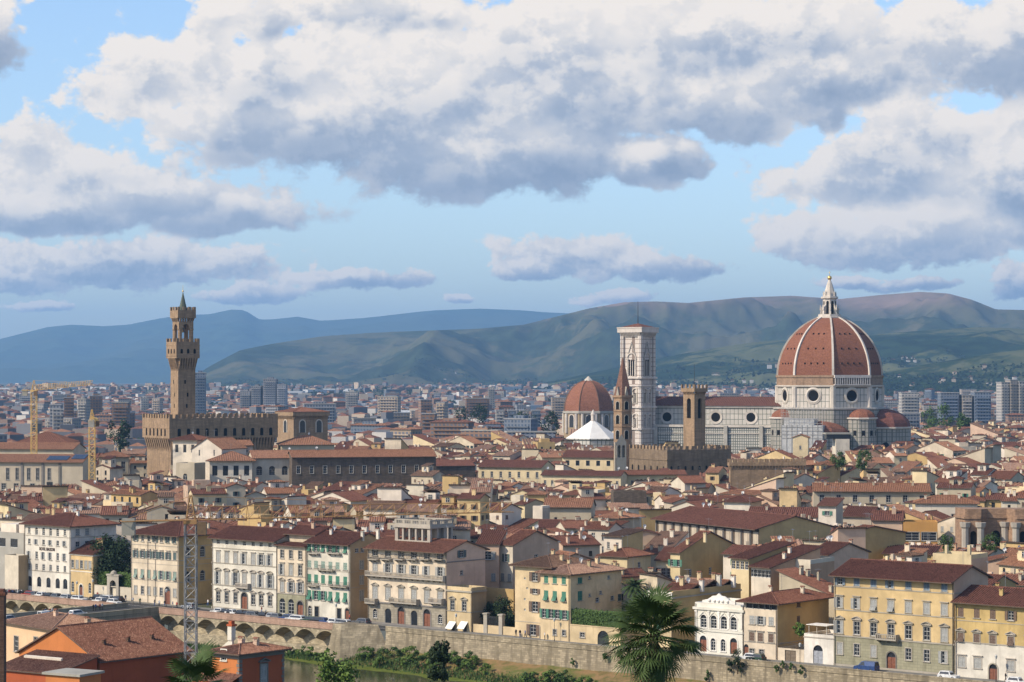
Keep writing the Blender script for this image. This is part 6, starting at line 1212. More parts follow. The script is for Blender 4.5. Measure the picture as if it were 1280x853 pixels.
r, Wd = mh('pale yellow wing with eleven little windows in one row right of the yellow palace', 677, 593.5, 776, -18, 18, 9, LIGHTY, 'gable_x', [('f', .775, 1.9, 1.0, 11, 'b', None, None)], tile=2, ov=.8, right=LIGHTY, name='palace_wing', cat='palazzo', tp=.3, pitch=.7)
r, Wd = mh('shaded yellow wing with square windows ending at the white house', 777, 593.5, 858, 8, 18, 9, LIGHTY, 'gable_x', [('f', .775, 1.8, 1.1, 9, 'b', None, None)], tile=0, ov=.8, right=LIGHTY, name='palace_wing', cat='palazzo', tp=.3, pitch=.7)
r, Wd = mh('cream church flank with six square openings under a maroon roof below the spire', 703, 571, 767, -20, 21, 13, LIGHTY, 'gable_x', [('f', .81, 2.4, 1.8, 5, 'd', None, None)], tile=2, ov=.9, right=LIGHTY, name='church_flank', cat='church', tp=.36, pitch=.8)
r, Wd = mh('white house with dark window gabled beside the shaded yellow wing', 856, 604, 882, 20, 18, 12, WARMW, 'gable_x', [('f', .7, 1.6, 1.0, 2, 'b', None, None)], tile=0, right=GREYW)
# near the cathedral
r, Wd = mh('white cubic house with glazed flat top floor in front of the dome', 1045, 549, 1062, 4, 26, 9, WARMW, 'flat', [('f', .62, 3.2, .9, 1, 'r', None, None), ('r', .5, 1.4, 1.0, 1, 'b', None, None)], parapet=.0, right=WARMW)
mb = MB(); mb.box(-5, 8, 0, 8, 28.3, 29.0); mb.box(-4.5, 7.5, .8, 7.5, 26.002, 28.3, 1); mb.build('roof_pavilion', [GREY2, GLASS], r)
r, Wd = mh('cream house with orange roof in the jumble below the scaffolding', 991, 547, 1010, -10, 28, 11, LIGHTY, 'gable_y', [('f', .8, 1.8, 1.0, 1, 'b', None, None)], tile=1, right=LIGHTY)
r, Wd = mh('big dark maroon barn-like roof at the right edge of the town', 1238, 566, 1310, -18, 15, 30, BEIGE, 'gable_x', [], tile=2, tp=.34, ov=.6, pitch=.9)
# ------------------------------------------------------------------ the packed houses of the old town
def keep_circle(x, y, r): KEEP.append((x, y, 1, 0, -r, r, -r, r))
keep_circle(DC.x, DC.y, 48)
for s_ in range(20, 125, 12): c = DC + nave_pt(s_, 4); keep_circle(c.x, c.y, 26)
c = at(205, d=1020); keep_circle(c.x, c.y, 14)
for (px, d, r_) in ((188, 1005, 13), (220, 1015, 16), (250, 1030, 18), (290, 1050, 20), (325, 1068, 18), (375, 1195, 16), (741, 1372, 18), (735, 1668, 22), (778, 1018, 6), (776, 985, 4), (866, 1003, 7), (800, 1310, 16), (845, 1003, 16), (875, 1012, 16), (905, 1012, 14), (815, 1000, 14), (925, 882, 4), (950, 883, 4), (980, 884, 4), (1003, 885, 4)):
    c = at(px, d=d); keep_circle(c.x, c.y, r_)
def blocked(x, y, pad):
    for (kx, ky, c, s, a0, a1, b0, b1) in KEEP:
        dx, dy = x - kx, y - ky; u, v = c * dx + s * dy, -s * dx + c * dy
        if a0 - pad < u < a1 + pad and b0 - pad < v < b1 + pad: return True
    return False
FW = [(WARMW, 20, 'white'), (CREAM, 16, 'cream'), (LIGHTY, 14, 'pale yellow'), (BEIGE, 16, 'beige'), (PINKW, 9, 'pinkish'), (OCHRE, 11, 'ochre'), (GREYW, 10, 'grey'), (SALM, 4, 'salmon'), (YELLOW, 3, 'yellow')]
FT = [(0, 28, 'red'), (1, 24, 'orange'), (2, 22, 'maroon'), (3, 11, 'pale'), (4, 15, 'brown')]
def pick(rg, tab): 
    x = rg.random() * sum(t[1] for t in tab)
    for t in tab:
        x -= t[1]
        if x <= 0: return t
    return tab[-1]
SIGHT = [  # what must stay in view over the roofs: photo columns, lowest row seen, distance
    (0, 112, 613, 900), (120, 162, 600, 900), (172, 216, 567, 990), (214, 248, 583, 880), (238, 280, 600, 880), (218, 245, 600, 880), (262, 318, 603, 860), (316, 366, 600, 880), (365, 546, 608, 880), (545, 596, 602, 880), (597, 678, 604, 960), (676, 778, 609, 960), (776, 860, 606, 960), (702, 768, 580, 980), (855, 884, 620, 840),
    (774, 916, 583, 870), (905, 1006, 585, 860), (764, 793, 586, 1000), (774, 821, 560, 1290), (820, 976, 558, 1290), (965, 1130, 557, 1270), (718, 766, 553, 1350), (702, 768, 541, 1640), (818, 890, 676, 632), (885, 952, 682, 602), (950, 1028, 684, 590), (836, 917, 723, 520), (914, 940, 735, 520), (939, 985, 737, 520), (984, 1014, 730, 520), (1010, 1046, 716, 500),
    (904, 940, 645, 690), (1016, 1165, 634, 760), (934, 1022, 652, 680), (1022, 1046, 656, 650), (1052, 1090, 662, 660), (1089, 1130, 676, 640), (1128, 1174, 683, 640), (1143, 1223, 646, 690), (1103, 1167, 702, 560), (1165, 1215, 722, 520), (1215, 1280, 720, 500), (1198, 1282, 686, 620),
    (596, 642, 732, 520), (679, 740, 652, 680), (665, 680, 657, 660), (658, 682, 634, 700), (639, 720, 670, 640), (766, 809, 639, 720), (749, 785, 712, 530), (754, 778, 692, 560), (792, 823, 686, 560), (819, 847, 727, 500), (1044, 1063, 570, 1130), (990, 1011, 566, 1080), (1236, 1280, 570, 900)]
def fit_view(q):
    """keep a filler house low enough not to hide what the photo shows behind it"""
    s = math.sin(q['a']); c = math.cos(q['a'])
    P = [(q['x'] + c * fx * q['W'] - s * fy * q['D'], q['y'] + s * fx * q['W'] + c * fy * q['D']) for fx in (0, 1) for fy in (0, 1)]
    pxs = [640 + F * p[0] / p[1] for p in P]; d = min(p[1] for p in P); lo, hi = min(pxs) - 2, max(pxs) + 2; Hm = q['H']
    for (a, b, y, dist) in SIGHT:
        if b > lo and a < hi and d < dist * 1.035: Hm = min(Hm, ZC - (y - HZ) * d / F - min(q['W'], q['D']) * .17 - .6)
    if Hm < q['H']: q['H'] = Hm; q['low'] = True
    return Hm > 4.5
def lots(seed, vmin, vmax, bu, bv, dens=1.0, wmin=4.8, wmax=11.0, hlo=12.0, hhi=18.5):
    """house lots in blocks with lanes between them"""
    rg = random.Random(seed); out = []; v = vmin
    while v < vmax:
        uoff = rg.uniform(-bu, 0); u = -560 + uoff
        while u < 560:
            cu, cv = u + bu / 2 + rg.uniform(-4, 4), v + bv / 2 + rg.uniform(-4, 4); C = L(cu, cv)
            kx = 640 + F * C.x / C.y
            if -90 < kx < 1370 and C.y > 430:
                phi = rg.choice([0, 0, 0, 8, -8, 22, -24, 40, 52, 90, 90]) + rg.uniform(-5, 5); hb = rg.uniform(hlo, hhi)
                if abs(phi) > 60: lu, lv = bv - 3, bu - 3
                else: lu, lv = bu - 3, bv - 3
                for row in (0, 1):
                    x = -lu / 2
                    while x < lu / 2 - 4:
                        w = min(rg.uniform(wmin, wmax), lu / 2 - x + 3); D = lv / 2 + rg.uniform(-1.5, 1.0)
                        y0 = -lv / 2 + rg.uniform(-.8, .8) if row == 0 else lv / 2 + rg.uniform(-.8, .8)
                        a = RZ + R(phi) + (0 if row == 0 else math.pi)
                        ca, sa = math.cos(RZ + R(phi)), math.sin(RZ + R(phi)); ox = x if row == 0 else x + w
                        P = (C.x + ca * ox - sa * y0, C.y + sa * ox + ca * y0)
                        q = dict(x=P[0], y=P[1], a=a, W=w - .02, D=D, H=max(9, hb + rg.gauss(0, 2.0)), seed=rg.randint(0, 10 ** 6))
                        ok = rg.random() < dens
                        for fx in (0, .5, 1):
                            for fy in (0, .5, 1):
                                px_, py_ = P[0] + math.cos(a) * w * fx - math.sin(a) * D * fy, P[1] + math.sin(a) * w * fx + math.cos(a) * D * fy
                                if blocked(px_, py_, .3): ok = False
                                rel = Vector((px_, py_, 0)) - O_ST
                                if rel.dot(V_DIR) < 15.5: ok = False
                        if ok: q['bad'] = not fit_view(q); out.append(q)
                        x += w
            u += bu + rg.uniform(2.5, 5)
        v += bv + rg.uniform(2.5, 4.5)
    return out
def mini_win(parent, x, z, w, h, o, d, key, sm):
    k = ('mini', round(w, 1), round(h, 1), key, sm.name if sm else '')
    if k not in CACHE:
        mb = MB(); mb.quad((-w / 2, .16, 0), (w / 2, .16, 0), (w / 2, .16, h), (-w / 2, .16, h), 0)
        mb.box(-w / 2 - .12, w / 2 + .12, -.12, .02, -.12, 0, 1)
        if key == 'o':
            for sx in (-1, 1): mb.box(sx * (w * .75 + .02) - w * .24, sx * (w * .75 + .02) + w * .24, -.08, -.03, 0, h, 2)
        if key == 'c': mb.box(-w / 2, -.02, .04, .09, 0, h, 2); mb.box(.02, w / 2, .04, .09, 0, h, 2)
        if key == 'f':
            mb.box(-w / 2, -w / 2 + .08, .08, .14, 0, h, 3); mb.box(w / 2 - .08, w / 2, .08, .14, 0, h, 3); mb.box(-.05, .05, .08, .14, 0, h, 3); mb.box(-w / 2, w / 2, .08, .14, h * .6, h * .66, 3)
        CACHE[k] = mb.mesh('window', [GLASS, STONE_TRIM, sm or SH_BROWN, FRAME_W])
    return link('window', CACHE[k], parent, (o[0] + d[0] * x, o[1] + d[1] * x, z), math.atan2(d[1], d[0]))
def spec(q):
    """everything about one filler house that is drawn at random"""
    rg = random.Random(q['seed']); W_h, D, H = q['W'], q['D'], q['H']
    s = dict(wall=pick(rg, FW), tile=pick(rg, FT), kind=rg.choice(['gable_x'] * 6 + ['gable_y'] * 2 + ['hip'] * 2 + ['shed_b', 'shed_f', 'flat']), tp=rg.uniform(.26, .38), ov=rg.uniform(.4, .9))
    if s['kind'] == 'flat' and rg.random() < .4: s['kind'] = 'gable_x'
    s['side'] = pick(rg, FW)[0] if rg.random() < .25 else s['wall'][0]
    s['sm'] = rg.choice([SH_GREEN, SH_BROWN, SH_GREY, SH_TEAL, SH_BROWN]); s['key'] = rg.choice('oocfnn')
    s['chim'] = [(rg.uniform(.8, max(1, W_h - .8)), rg.uniform(.12, .88) * D, rg.uniform(.5, 1.3), rg.uniform(.4, .7), rg.uniform(.8, 1.7)) for _ in range(rg.choice([0, 1, 1, 2, 2, 3, 4]))]
    s['box'] = rg.random() < .34 and W_h > 6.2 and not q.get('low')
    s['bx'] = (rg.uniform(.1, .5), rg.uniform(.15, .45), rg.uniform(3, 4.6), rg.uniform(3, 4.2), rg.uniform(2.0, 3.0), rg.random() < .6)
    rows = []
    fl = rg.uniform(2.9, 3.5); w, h = rg.choice([.9, 1.0, 1.1]), rg.choice([1.4, 1.6, 1.8])
    for side, Lw in (('f', W_h), ('r', D), ('l', D), ('b', W_h)):
        n = max(1, int(Lw / rg.uniform(2.6, 4.2)))
        if side in 'rl' and rg.random() < .45: n = rg.choice([0, 0, 1])
        for lev in range(3):
            z = H - 2.5 - fl * lev - (.2 if side == 'f' else rg.uniform(0, .5))
            if n and z > 3: rows.append((side, z, w, h * (.7 if lev == 0 and rg.random() < .4 else 1), [x for x in spread(n, Lw) if rg.random() < (.92 if side in 'fb' else .7)]))
    s['rows'] = rows; return s
def facing(q, side):                                         # can the camera see that wall?
    a = q['a']; nx, ny = {'f': (math.sin(a), -math.cos(a)), 'b': (-math.sin(a), math.cos(a)), 'r': (math.cos(a), math.sin(a)), 'l': (-math.cos(a), -math.sin(a))}[side]
    cx = q['x'] + math.cos(a) * q['W'] / 2 - math.sin(a) * q['D'] / 2; cy = q['y'] + math.sin(a) * q['W'] / 2 + math.cos(a) * q['D'] / 2
    return nx * -cx + ny * -cy > 0
def build_fill(q):
    s = spec(q); W_h, D, H = q['W'], q['D'], q['H']
    r = thing('town_house', '', 'house', (q['x'], q['y'], 0), q['a'], GRP)
    mb = MB(); wl = (s['wall'][0], s['side'])
    for sd_ in 'frlb':
        o, d, inn, Lw = SIDES[sd_](W_h, D); holes = []
        if facing(q, sd_):
            for (sid, z, w, h, xs) in s['rows']:
                if sid == sd_: holes += [(x - w / 2, x + w / 2, z, z + h) for x in xs if x - w / 2 > .2 and x + w / 2 < Lw - .2]
        top = None; k = s['kind']; tp = s['tp']
        if k == 'gable_x' and sd_ in 'rl': top = [(0, H), (D / 2, H + tp * D / 2), (Lw, H)]
        if k == 'gable_y' and sd_ in 'fb': top = [(0, H), (W_h / 2, H + tp * W_h / 2), (Lw, H)]
        if k == 'shed_b': top = {'r': [(0, H), (D, H + tp * D)], 'l': [(0, H + tp * D), (D, H)], 'b': [(0, H + tp * D), (W_h, H + tp * D)]}.get(sd_)
        if k == 'shed_f': top = {'l': [(0, H), (D, H + tp * D)], 'r': [(0, H + tp * D), (D, H)], 'f': [(0, H + tp * D), (W_h, H + tp * D)]}.get(sd_)
        wall(mb, o, d, inn, Lw, 0, H, holes, 1 if sd_ in 'rl' else 0, top)
        for h in holes: mini_win(r, (h[0] + h[1]) / 2, h[2], h[1] - h[0], h[3] - h[2], o, d, s['key'], s['sm'])
    if s['kind'] == 'flat':
        mb.quad((0, 0, H), (W_h, 0, H), (W_h, D, H), (0, D, H), 0)
        for b in ((0, W_h, 0, .25), (0, W_h, D - .25, D), (0, .25, .25, D - .25), (W_h - .25, W_h, .25, D - .25)): mb.box(b[0], b[1], b[2], b[3], H - .002, H + .9, 0)
        mb.box(W_h * .3, W_h * .8, D * .4, D * .85, H + .003, H + 2.6, 1)
    mb.build('wall', list(wl), r)
    if s['kind'] != 'flat':
        ro = roof(W_h, D, H, s['kind'], s['tp'], s['ov'], None, .62, False, .2, .13).build('roof', [TILE[s['tile'][0]], FASCIA], r)
        for c in s['chim']: link('chimney', chimney_mesh(c[2], c[3], c[4], s['wall'][0], 0), ro, (c[0], c[1], roof_z(W_h, D, H, s['kind'], s['tp'], s['ov'], c[0], c[1])))
        if s['box']:
            fx, fy, w, dd_, hh, fl = s['bx']; x0, y0 = W_h * fx, D * fy; zt = H + s['tp'] * D * .25 + hh; mb = MB(); mb.box(x0, x0 + w, y0, y0 + dd_, H - .5, zt)
            bx = mb.build('roof_room', s['side'], r)
            for sd_ in 'fr' if facing(q, 'f') else 'bl':
                o, d, inn, Lw = SIDES[sd_](w, dd_); o = (x0 + o[0] - inn[0] * .2, y0 + o[1] - inn[1] * .2); mini_win(bx, Lw / 2, zt - 1.7, 1.2, 1.2, o, d, 'f', None)
            rr = roof(w, dd_, zt, 'hip' if fl else 'shed_b', .25, .35, None, .62, False, .2, .13).build('roof', [TILE[s['tile'][0]], FASCIA], bx); rr.location = (x0, y0, 0)
    rg = random.Random(q['seed'] + 1)
    if s['kind'] != 'flat':
        for _ in range(rg.choice([0, 0, 1, 1, 2])):
            x, y = rg.uniform(.15, .85) * W_h, rg.uniform(.2, .8) * D; z = roof_z(W_h, D, H, s['kind'], s['tp'], s['ov'], x, y)
            if rg.random() < .45:
                if 'dish' not in CACHE:
                    mb = MB(); mb.tube((0, 0, -.3), (0, 0, .9), .03, None, 4); mb.lathe([(.02, 0), (.25, .05), (.48, .16)], 10); n_ = len(mb.v) - 33
                    mb.v = [p if k_ < n_ else (p[0], -p[2] - .05, p[1] + 1.0) for k_, p in enumerate(mb.v)]; CACHE['dish'] = mb.mesh('satellite_dish', flat('dish_white', (.7, .69, .66), .5))
                link('satellite_dish', CACHE['dish'], ro, (x, y, z), rg.uniform(-.6, .6) - q['a'])
            else:
                if 'aerial' not in CACHE:
                    mb = MB(); mb.tube((0, 0, -.3), (0, 0, 3.2), .035, None, 4); mb.tube((-.9, 0, 2.9), (.9, 0, 2.9), .02, None, 4)
                    for k_ in range(6): mb.tube((-.8 + .32 * k_, -.35, 2.9), (-.8 + .32 * k_, .35, 2.9), .015, None, 4)
                    CACHE['aerial'] = mb.mesh('aerial', flat('aerial_metal', (.30, .30, .30), .4, .5, .6))
                link('aerial', CACHE['aerial'], ro, (x, y, z), rg.uniform(0, 3))
    q['root'] = r; q['spec'] = s; return r
def add_far_house(mb, q, off=0):
    """a distant house into a shared mesh"""
    s = spec(q); W_h, D, H = q['W'], q['D'], q['H']; k = s['kind'] if s['kind'] != 'flat' else 'gable_x'
    ca, sa = math.cos(q['a']), math.sin(q['a']); X = lambda p: (q['x'] + ca * p[0] - sa * p[1], q['y'] + sa * p[0] + ca * p[1], p[2])
    sub = roof(W_h, D, H, k, s['tp'], s['ov'], None, q.get('pitch', 1.5), False, .2, .28, False)
    i = len(mb.v); mb.v += [X(p) for p in sub.v]; mb.f += [tuple(i + j for j in f) for f in sub.f]; mb.m += [s['tile'][0] if m_ == 0 else 5 for m_ in sub.m]
    wi = 6 + [t[2] for t in FW].index(s['wall'][2]); w = MB()
    for sd_ in 'frlb':
        if not facing(q, sd_): continue
        o, d, inn, Lw = SIDES[sd_](W_h, D); tp = s['tp']; top = None
        if k == 'gable_x' and sd_ in 'rl': top = [(0, H), (D / 2, H + tp * D / 2), (Lw, H)]
        if k == 'gable_y' and sd_ in 'fb': top = [(0, H), (W_h / 2, H + tp * W_h / 2), (Lw, H)]
        if k == 'shed_b': top = {'r': [(0, H), (D, H + tp * D)], 'l': [(0, H + tp * D), (D, H)], 'b': [(0, H + tp * D), (W_h, H + tp * D)]}.get(sd_)
        if k == 'shed_f': top = {'l': [(0, H), (D, H + tp * D)], 'r': [(0, H + tp * D), (D, H)], 'f': [(0, H + tp * D), (W_h, H + tp * D)]}.get(sd_)
        wall(w, o, d, inn, Lw, 0, H, [], wi, top)
        for (sid, z, ww, h, xs) in s['rows'][:6]:
            if sid == sd_:
                for x in xs: w.quad(*[(o[0] + d[0] * a - inn[0] * .05, o[1] + d[1] * a - inn[1] * .05, b) for a, b in ((x - ww / 2, z), (x + ww / 2, z), (x + ww / 2, z + h), (x - ww / 2, z + h))], 6 + len(FW))
    for c in s['chim'][:2]: z = roof_z(W_h, D, H, k, s['tp'], s['ov'], c[0], c[1]); w.box(c[0] - c[2] / 2, c[0] + c[2] / 2, c[1] - c[3] / 2, c[1] + c[3] / 2, z - .5, z + c[4] + .3, wi, False)
    i = len(mb.v); mb.v += [X(p) for p in w.v]; mb.f += [tuple(i + j for j in f) for f in w.f]; mb.m += w.m
FARM = [TILE[i] for i in range(5)] + [FASCIA] + [t[0] for t in FW] + [GLASS]
NEAR_LOTS = lots(5, 16, 330, 34, 21.5); FAR_LOTS = lots(8, 334, 1500, 44, 29, .97)
for q in NEAR_LOTS + FAR_LOTS:
    rel = Vector((q['x'], q['y'], 0)) - O_ST
ALL = NEAR_LOTS + FAR_LOTS
for i, q in enumerate(ALL): q['i'] = i
FILL_CODE = ('000110010022021101211010022010012112112120010000000000000121012111102102122200020022221111020012222221120000000000000000002022020100000001001002022112'
    '120020000010022021100220100001002100200000000000021100221011021022111111221122200111211111020021100001222020120210100000000002112211211101000001021112'
    '100100020220000020021100112012001000000220020022110022000022000020021121000000000012111122002200221222210002202002020221222100002200100120212112020222'
    '000022100000020000020002002000201000000000000202200020020200100002000200200020022122111210111211202120020000000000000000000000000000000002200002022002'
    '022000200200000000121020201101201010211212111222102010110000000000000000000001000002000220020200022222200002002101222102112101200122100000201000000000'
    '000000000000020222000000220022000202020222221202202022200000002221002011111222000000000000000022120100000000000000010222002200220200002111102121101001'
    '000000000200000000000000000000000000000000200202000202220002220000020210002200020200020000000000000000000000000000000000000000000000200000000002212011'
    '010102001110210000021200000000000000000000000000000000000000000000000000002002220000000200020002220020000000020221222112122200000000020000000000000000'
    '000000000000000000000022220200002002010220002000011000010200011000002002100000000000000110200011000001012122022100000002002000021012000000000000000000'
    '002000000000000000220000022220000000022002002000000000000000002200200210100200020102000000000000000000000000000000000222112101210220020220000000000000'
    '000000000000002000100020200000000010022000020002021000002200200000000000000002000020000000010222000011201011102222220220000000000002222200211121022122'
    '112221202000200000000000000200000020002202000111111000000000002002102001020000000000000000220000000020220202020200020001211000202000000000200000000000'
    '000000001000002000002200000120002000200000120020000020001220002000000200000020000000000000000000000000002200120000101220020000000000020000000000000000'
    '000000000100102000020020000000000000000000000000000000000022200200000000002000000000000000000000000000000000000000220202020000000000000000000000000000'
    '000000000000000020002220202201001000000000000000000000000000000000000000000222020000200000000000000000000000000000000000022221220212002200000000000000'
    '000000000000000000000000200222202202222000000000000000000000000000000000020002000002020000000000000000000000000000202200220221000000000000000000000000'
    '000000000022000020000000000000000000000000002000000002000000000000020000200000020020000000000000000000000000000000002012220200000000000000200020202002'
    '02020200000000000000002220000000000000000000000000000000000000000000000000000000000000000022220220000000000000000000200000000000000000000000000')                                               # per lot: 0 not seen from here, 1 a house of its own, 2 part of the far mass
#@@DEC
FILL_THINGS = {i for i, ch_ in enumerate(FILL_CODE) if ch_ == '1'} if FILL_CODE else set(range(len(NEAR_LOTS))); FILL_DROP = {i for i, ch_ in enumerate(FILL_CODE) if ch_ == '0'}
mb = MB(); BUILT = []; FACEQ = []; FARIDS = []
for q in ALL:
    if q['i'] in FILL_DROP or q['bad']: continue
    if q['i'] in FILL_THINGS: build_fill(q); BUILT.append(q)
    else: FACEQ.append(len(mb.f)); FARIDS.append(q['i']); add_far_house(mb, q)
far = mb.build('town_roofs', FARM, kind='stuff')
print('LOTS', len(NEAR_LOTS), len(FAR_LOTS), 'faces', len(mb.f))
# ------------------------------------------------------------------ modern suburbs on the plain
def block_mat(name, wall_c, win_c, sx, sz):
    m, q, b = base_mat(name, .8, .25); tc_ = q.n('ShaderNodeTexCoord').outputs['Object']; sp = q.n('ShaderNodeSeparateXYZ', i0=tc_)
    br = q.n('ShaderNodeTexBrick', offset=0.0); q.set(br.inputs['Vector'], q.n('ShaderNodeCombineXYZ', i0=q.m('ADD', sp.outputs[0], sp.outputs[1]), i1=sp.outputs[2]).outputs[0])
    br.inputs['Scale'].default_value = 1; br.inputs['Brick Width'].default_value = sx; br.inputs['Row Height'].default_value = sz; br.inputs['Mortar Size'].default_value = .62; br.inputs['Mortar Smooth'].default_value = 0
    br.inputs['Color1'].default_value = c4(win_c); br.inputs['Color2'].default_value = c4([x * 1.8 for x in win_c]); oi = q.n('ShaderNodeObjectInfo').outputs['Random']
    q.set(br.inputs['Mortar'], q.mix(q.sstep(oi, .2, .8), c4(wall_c), c4([wall_c[0] * .72, wall_c[1] * .68, wall_c[2] * .62]))); q.set(b.inputs['Base Color'], br.outputs[0]); return m
BM = [(block_mat('block_white', (.40, .37, .33), (.10, .10, .11), 3.2, 3.1), 'white'), (block_mat('block_cream', (.44, .35, .26), (.09, .09, .10), 3.4, 3.1), 'cream'), (block_mat('block_grey', (.30, .30, .31), (.06, .07, .09), 3.0, 3.2), 'grey'), (block_mat('block_brown', (.28, .17, .11), (.07, .07, .08), 3.3, 3.1), 'brown'), (block_mat('block_blue_grey', (.20, .23, .28), (.05, .07, .10), 2.8, 3.1), 'blue grey')]
ROOFM = [TILE[0], TILE[1], GREY2, flat('flat_roof', (.30, .29, .28), .9)]
def gz(x, y): return float(plain_z(np.array(math.hypot(x, y))))
def far_block(x, y, a, W_b, D_b, H_b, mi, ri, label, name='apartment_block', cat='building', steps=0):
    z = gz(x, y) - .5; r = thing(name, label, cat, (x, y, z), a, 'apartment blocks on the plain')
    mb = MB(); mb.box(0, W_b, 0, D_b, 0, H_b)
    if steps: mb.box(W_b * .3, W_b * .7, D_b * .2, D_b * .8, H_b + .002, H_b + 3)
    mb.build('wall', BM[mi][0], r); mb = MB()
    if ri < 2: mb = roof(W_b, D_b, H_b, 'hip', .28, .8, None, 3, False, .3, .3, False); mb.build('roof', [ROOFM[ri], FASCIA], r)
    else: mb.box(-.4, W_b + .4, -.4, D_b + .4, H_b + .003, H_b + .8); mb.build('roof', ROOFM[ri], r)
    if D_b > 7:
        mb = MB()
        for k in range(1, int(H_b / 3.1)): mb.box(W_b * .08, W_b * .92, -1.3, -.02, 3.1 * k - .1, 3.1 * k + .9)
        mb.build('balconies', BM[mi][0], r)['kind'] = 'stuff'
    return r
rg = random.Random(77)
# the ones that stand out
A = at(243.5, d=2600); far_block(A.x, A.y, .1, 12, 14, ZC + 7.5 * 2600 / F, 4, 3, 'slim dark glass high-rise beside the town hall tower', 'office_tower', 'high-rise', 1)
for (p0, p1, y0, lab) in ((300, 313, 489, 'lower dark grey courthouse slab left of its taller half'), (314, 326, 483, 'middle dark grey courthouse slab with a stepped top'), (329, 345, 474, 'tall dark courthouse block with two stepped towers'), (346, 357, 481, 'dark courthouse block right of the tallest half')):
    A = at(p0, d=3300); far_block(A.x, A.y, 0, (p1 - p0) * 3300 / F, 30, ZC - (y0 - HZ) * 3300 / F - gz(A.x, A.y), 2, 3, lab, 'courthouse', 'building', 1)
for (p0, p1, y0, lab) in ((1252, 1262, 478, 'left one of three white residential towers at the right edge'), (1263, 1273, 475, 'middle tallest white residential tower at the right edge'), (1274, 1284, 477, 'white residential tower cut by the right edge')):
    A = at(p0, d=2500); far_block(A.x, A.y, .2, (p1 - p0) * 2500 / F, 14, ZC - (y0 - HZ) * 2500 / F - gz(A.x, A.y), 0, 3, lab, 'residential_tower', 'high-rise')
for (p0, p1, y0, mi, d) in ((1127, 1150, 491, 0, 2400), (1176, 1200, 491, 4, 2300), (1203, 1216, 494, 0, 2300), (1218, 1240, 490, 4, 2300), (620, 680, 513, 4, 2300)):
    n_ = 4 if p0 == 620 else 1
    for k in range(n_):
        w = (p1 - p0) / n_; A = at(p0 + w * k, d=d); far_block(A.x, A.y, .05, w * d / F * (.7 if n_ > 1 else .95), 14, ZC - (y0 - HZ) * d / F - gz(A.x, A.y), mi if n_ == 1 else (0, 4)[k % 2], 3, '')
for (p0, p1, y0, mi, d) in ((80, 92, 497, 3, 2500), (97, 108, 499, 0, 2500), (112, 128, 495, 3, 2700), (62, 76, 506, 2, 2200), (66, 79, 512, 0, 2000), (140, 160, 503, 3, 2300), (176, 186, 498, 0, 3200), (190, 200, 498, 1, 3200), (432, 447, 490, 0, 3100), (472, 498, 496, 1, 2700), (526, 540, 500, 3, 2500), (545, 556, 503, 1, 2400), (583, 612, 498, 3, 2700), (610, 618, 484, 0, 3500), (380, 420, 505, 2, 2500), (690, 720, 497, 1, 2800), (527, 544, 517, 3, 2000), (900, 925, 492, 0, 3100)):
    A = at(p0, d=d); far_block(A.x, A.y, rg.uniform(-.3, .3), (p1 - p0) * d / F, 13, ZC - (y0 - HZ) * d / F - gz(A.x, A.y), mi, rg.choice([2, 3, 3]), '', steps=rg.random() < .4)
far_spots = []
for k in range(175):
    y = 1500 + 3200 * rg.random() ** 1.25; x = rg.uniform(-.235, .235) * y; far_spots.append((x, y))
far_spots.sort(key=lambda p: p[1])
HIDDEN = {0, 2, 3, 5, 6, 7, 9, 10, 12, 13, 14, 15, 16, 17, 18, 19, 21, 22, 23, 25, 26, 27, 29, 31, 32, 33, 34, 36, 41, 42, 43, 44, 45, 46, 47, 48, 49, 51, 52, 53, 54, 55, 56, 59, 60, 61, 65, 67, 68, 69, 71, 73, 77, 79, 82, 84, 85, 87, 88, 89, 92, 93, 95, 96, 97, 99, 100, 104, 106, 107, 108, 109, 110, 111, 112, 114, 116, 119, 121, 127, 128, 131, 133, 135, 136, 137, 139, 140, 143, 144, 145, 146, 147, 148, 154, 155, 163, 166, 167, 174}; FBN = []                # numbers out of sight behind the town from here
for nfb, (x, y) in enumerate(far_spots):
    mi = rg.choice([0, 0, 1, 1, 2, 3, 3, 4]); fb = (x, y, rg.choice([-.7, -.4, 0, .2, .5]) + rg.uniform(-.1, .1), rg.uniform(10, 34), rg.uniform(9, 14), rg.uniform(10, 22) + (6 if rg.random() < .12 else 0), mi, rg.choice([0, 0, 1, 2, 3, 3]), '', 'apartment_block', 'building', rg.random() < .4)
    if nfb not in HIDDEN and not blocked(x, y, 12): FBN.append((nfb, far_block(*fb).name))
rg = random.Random(78)
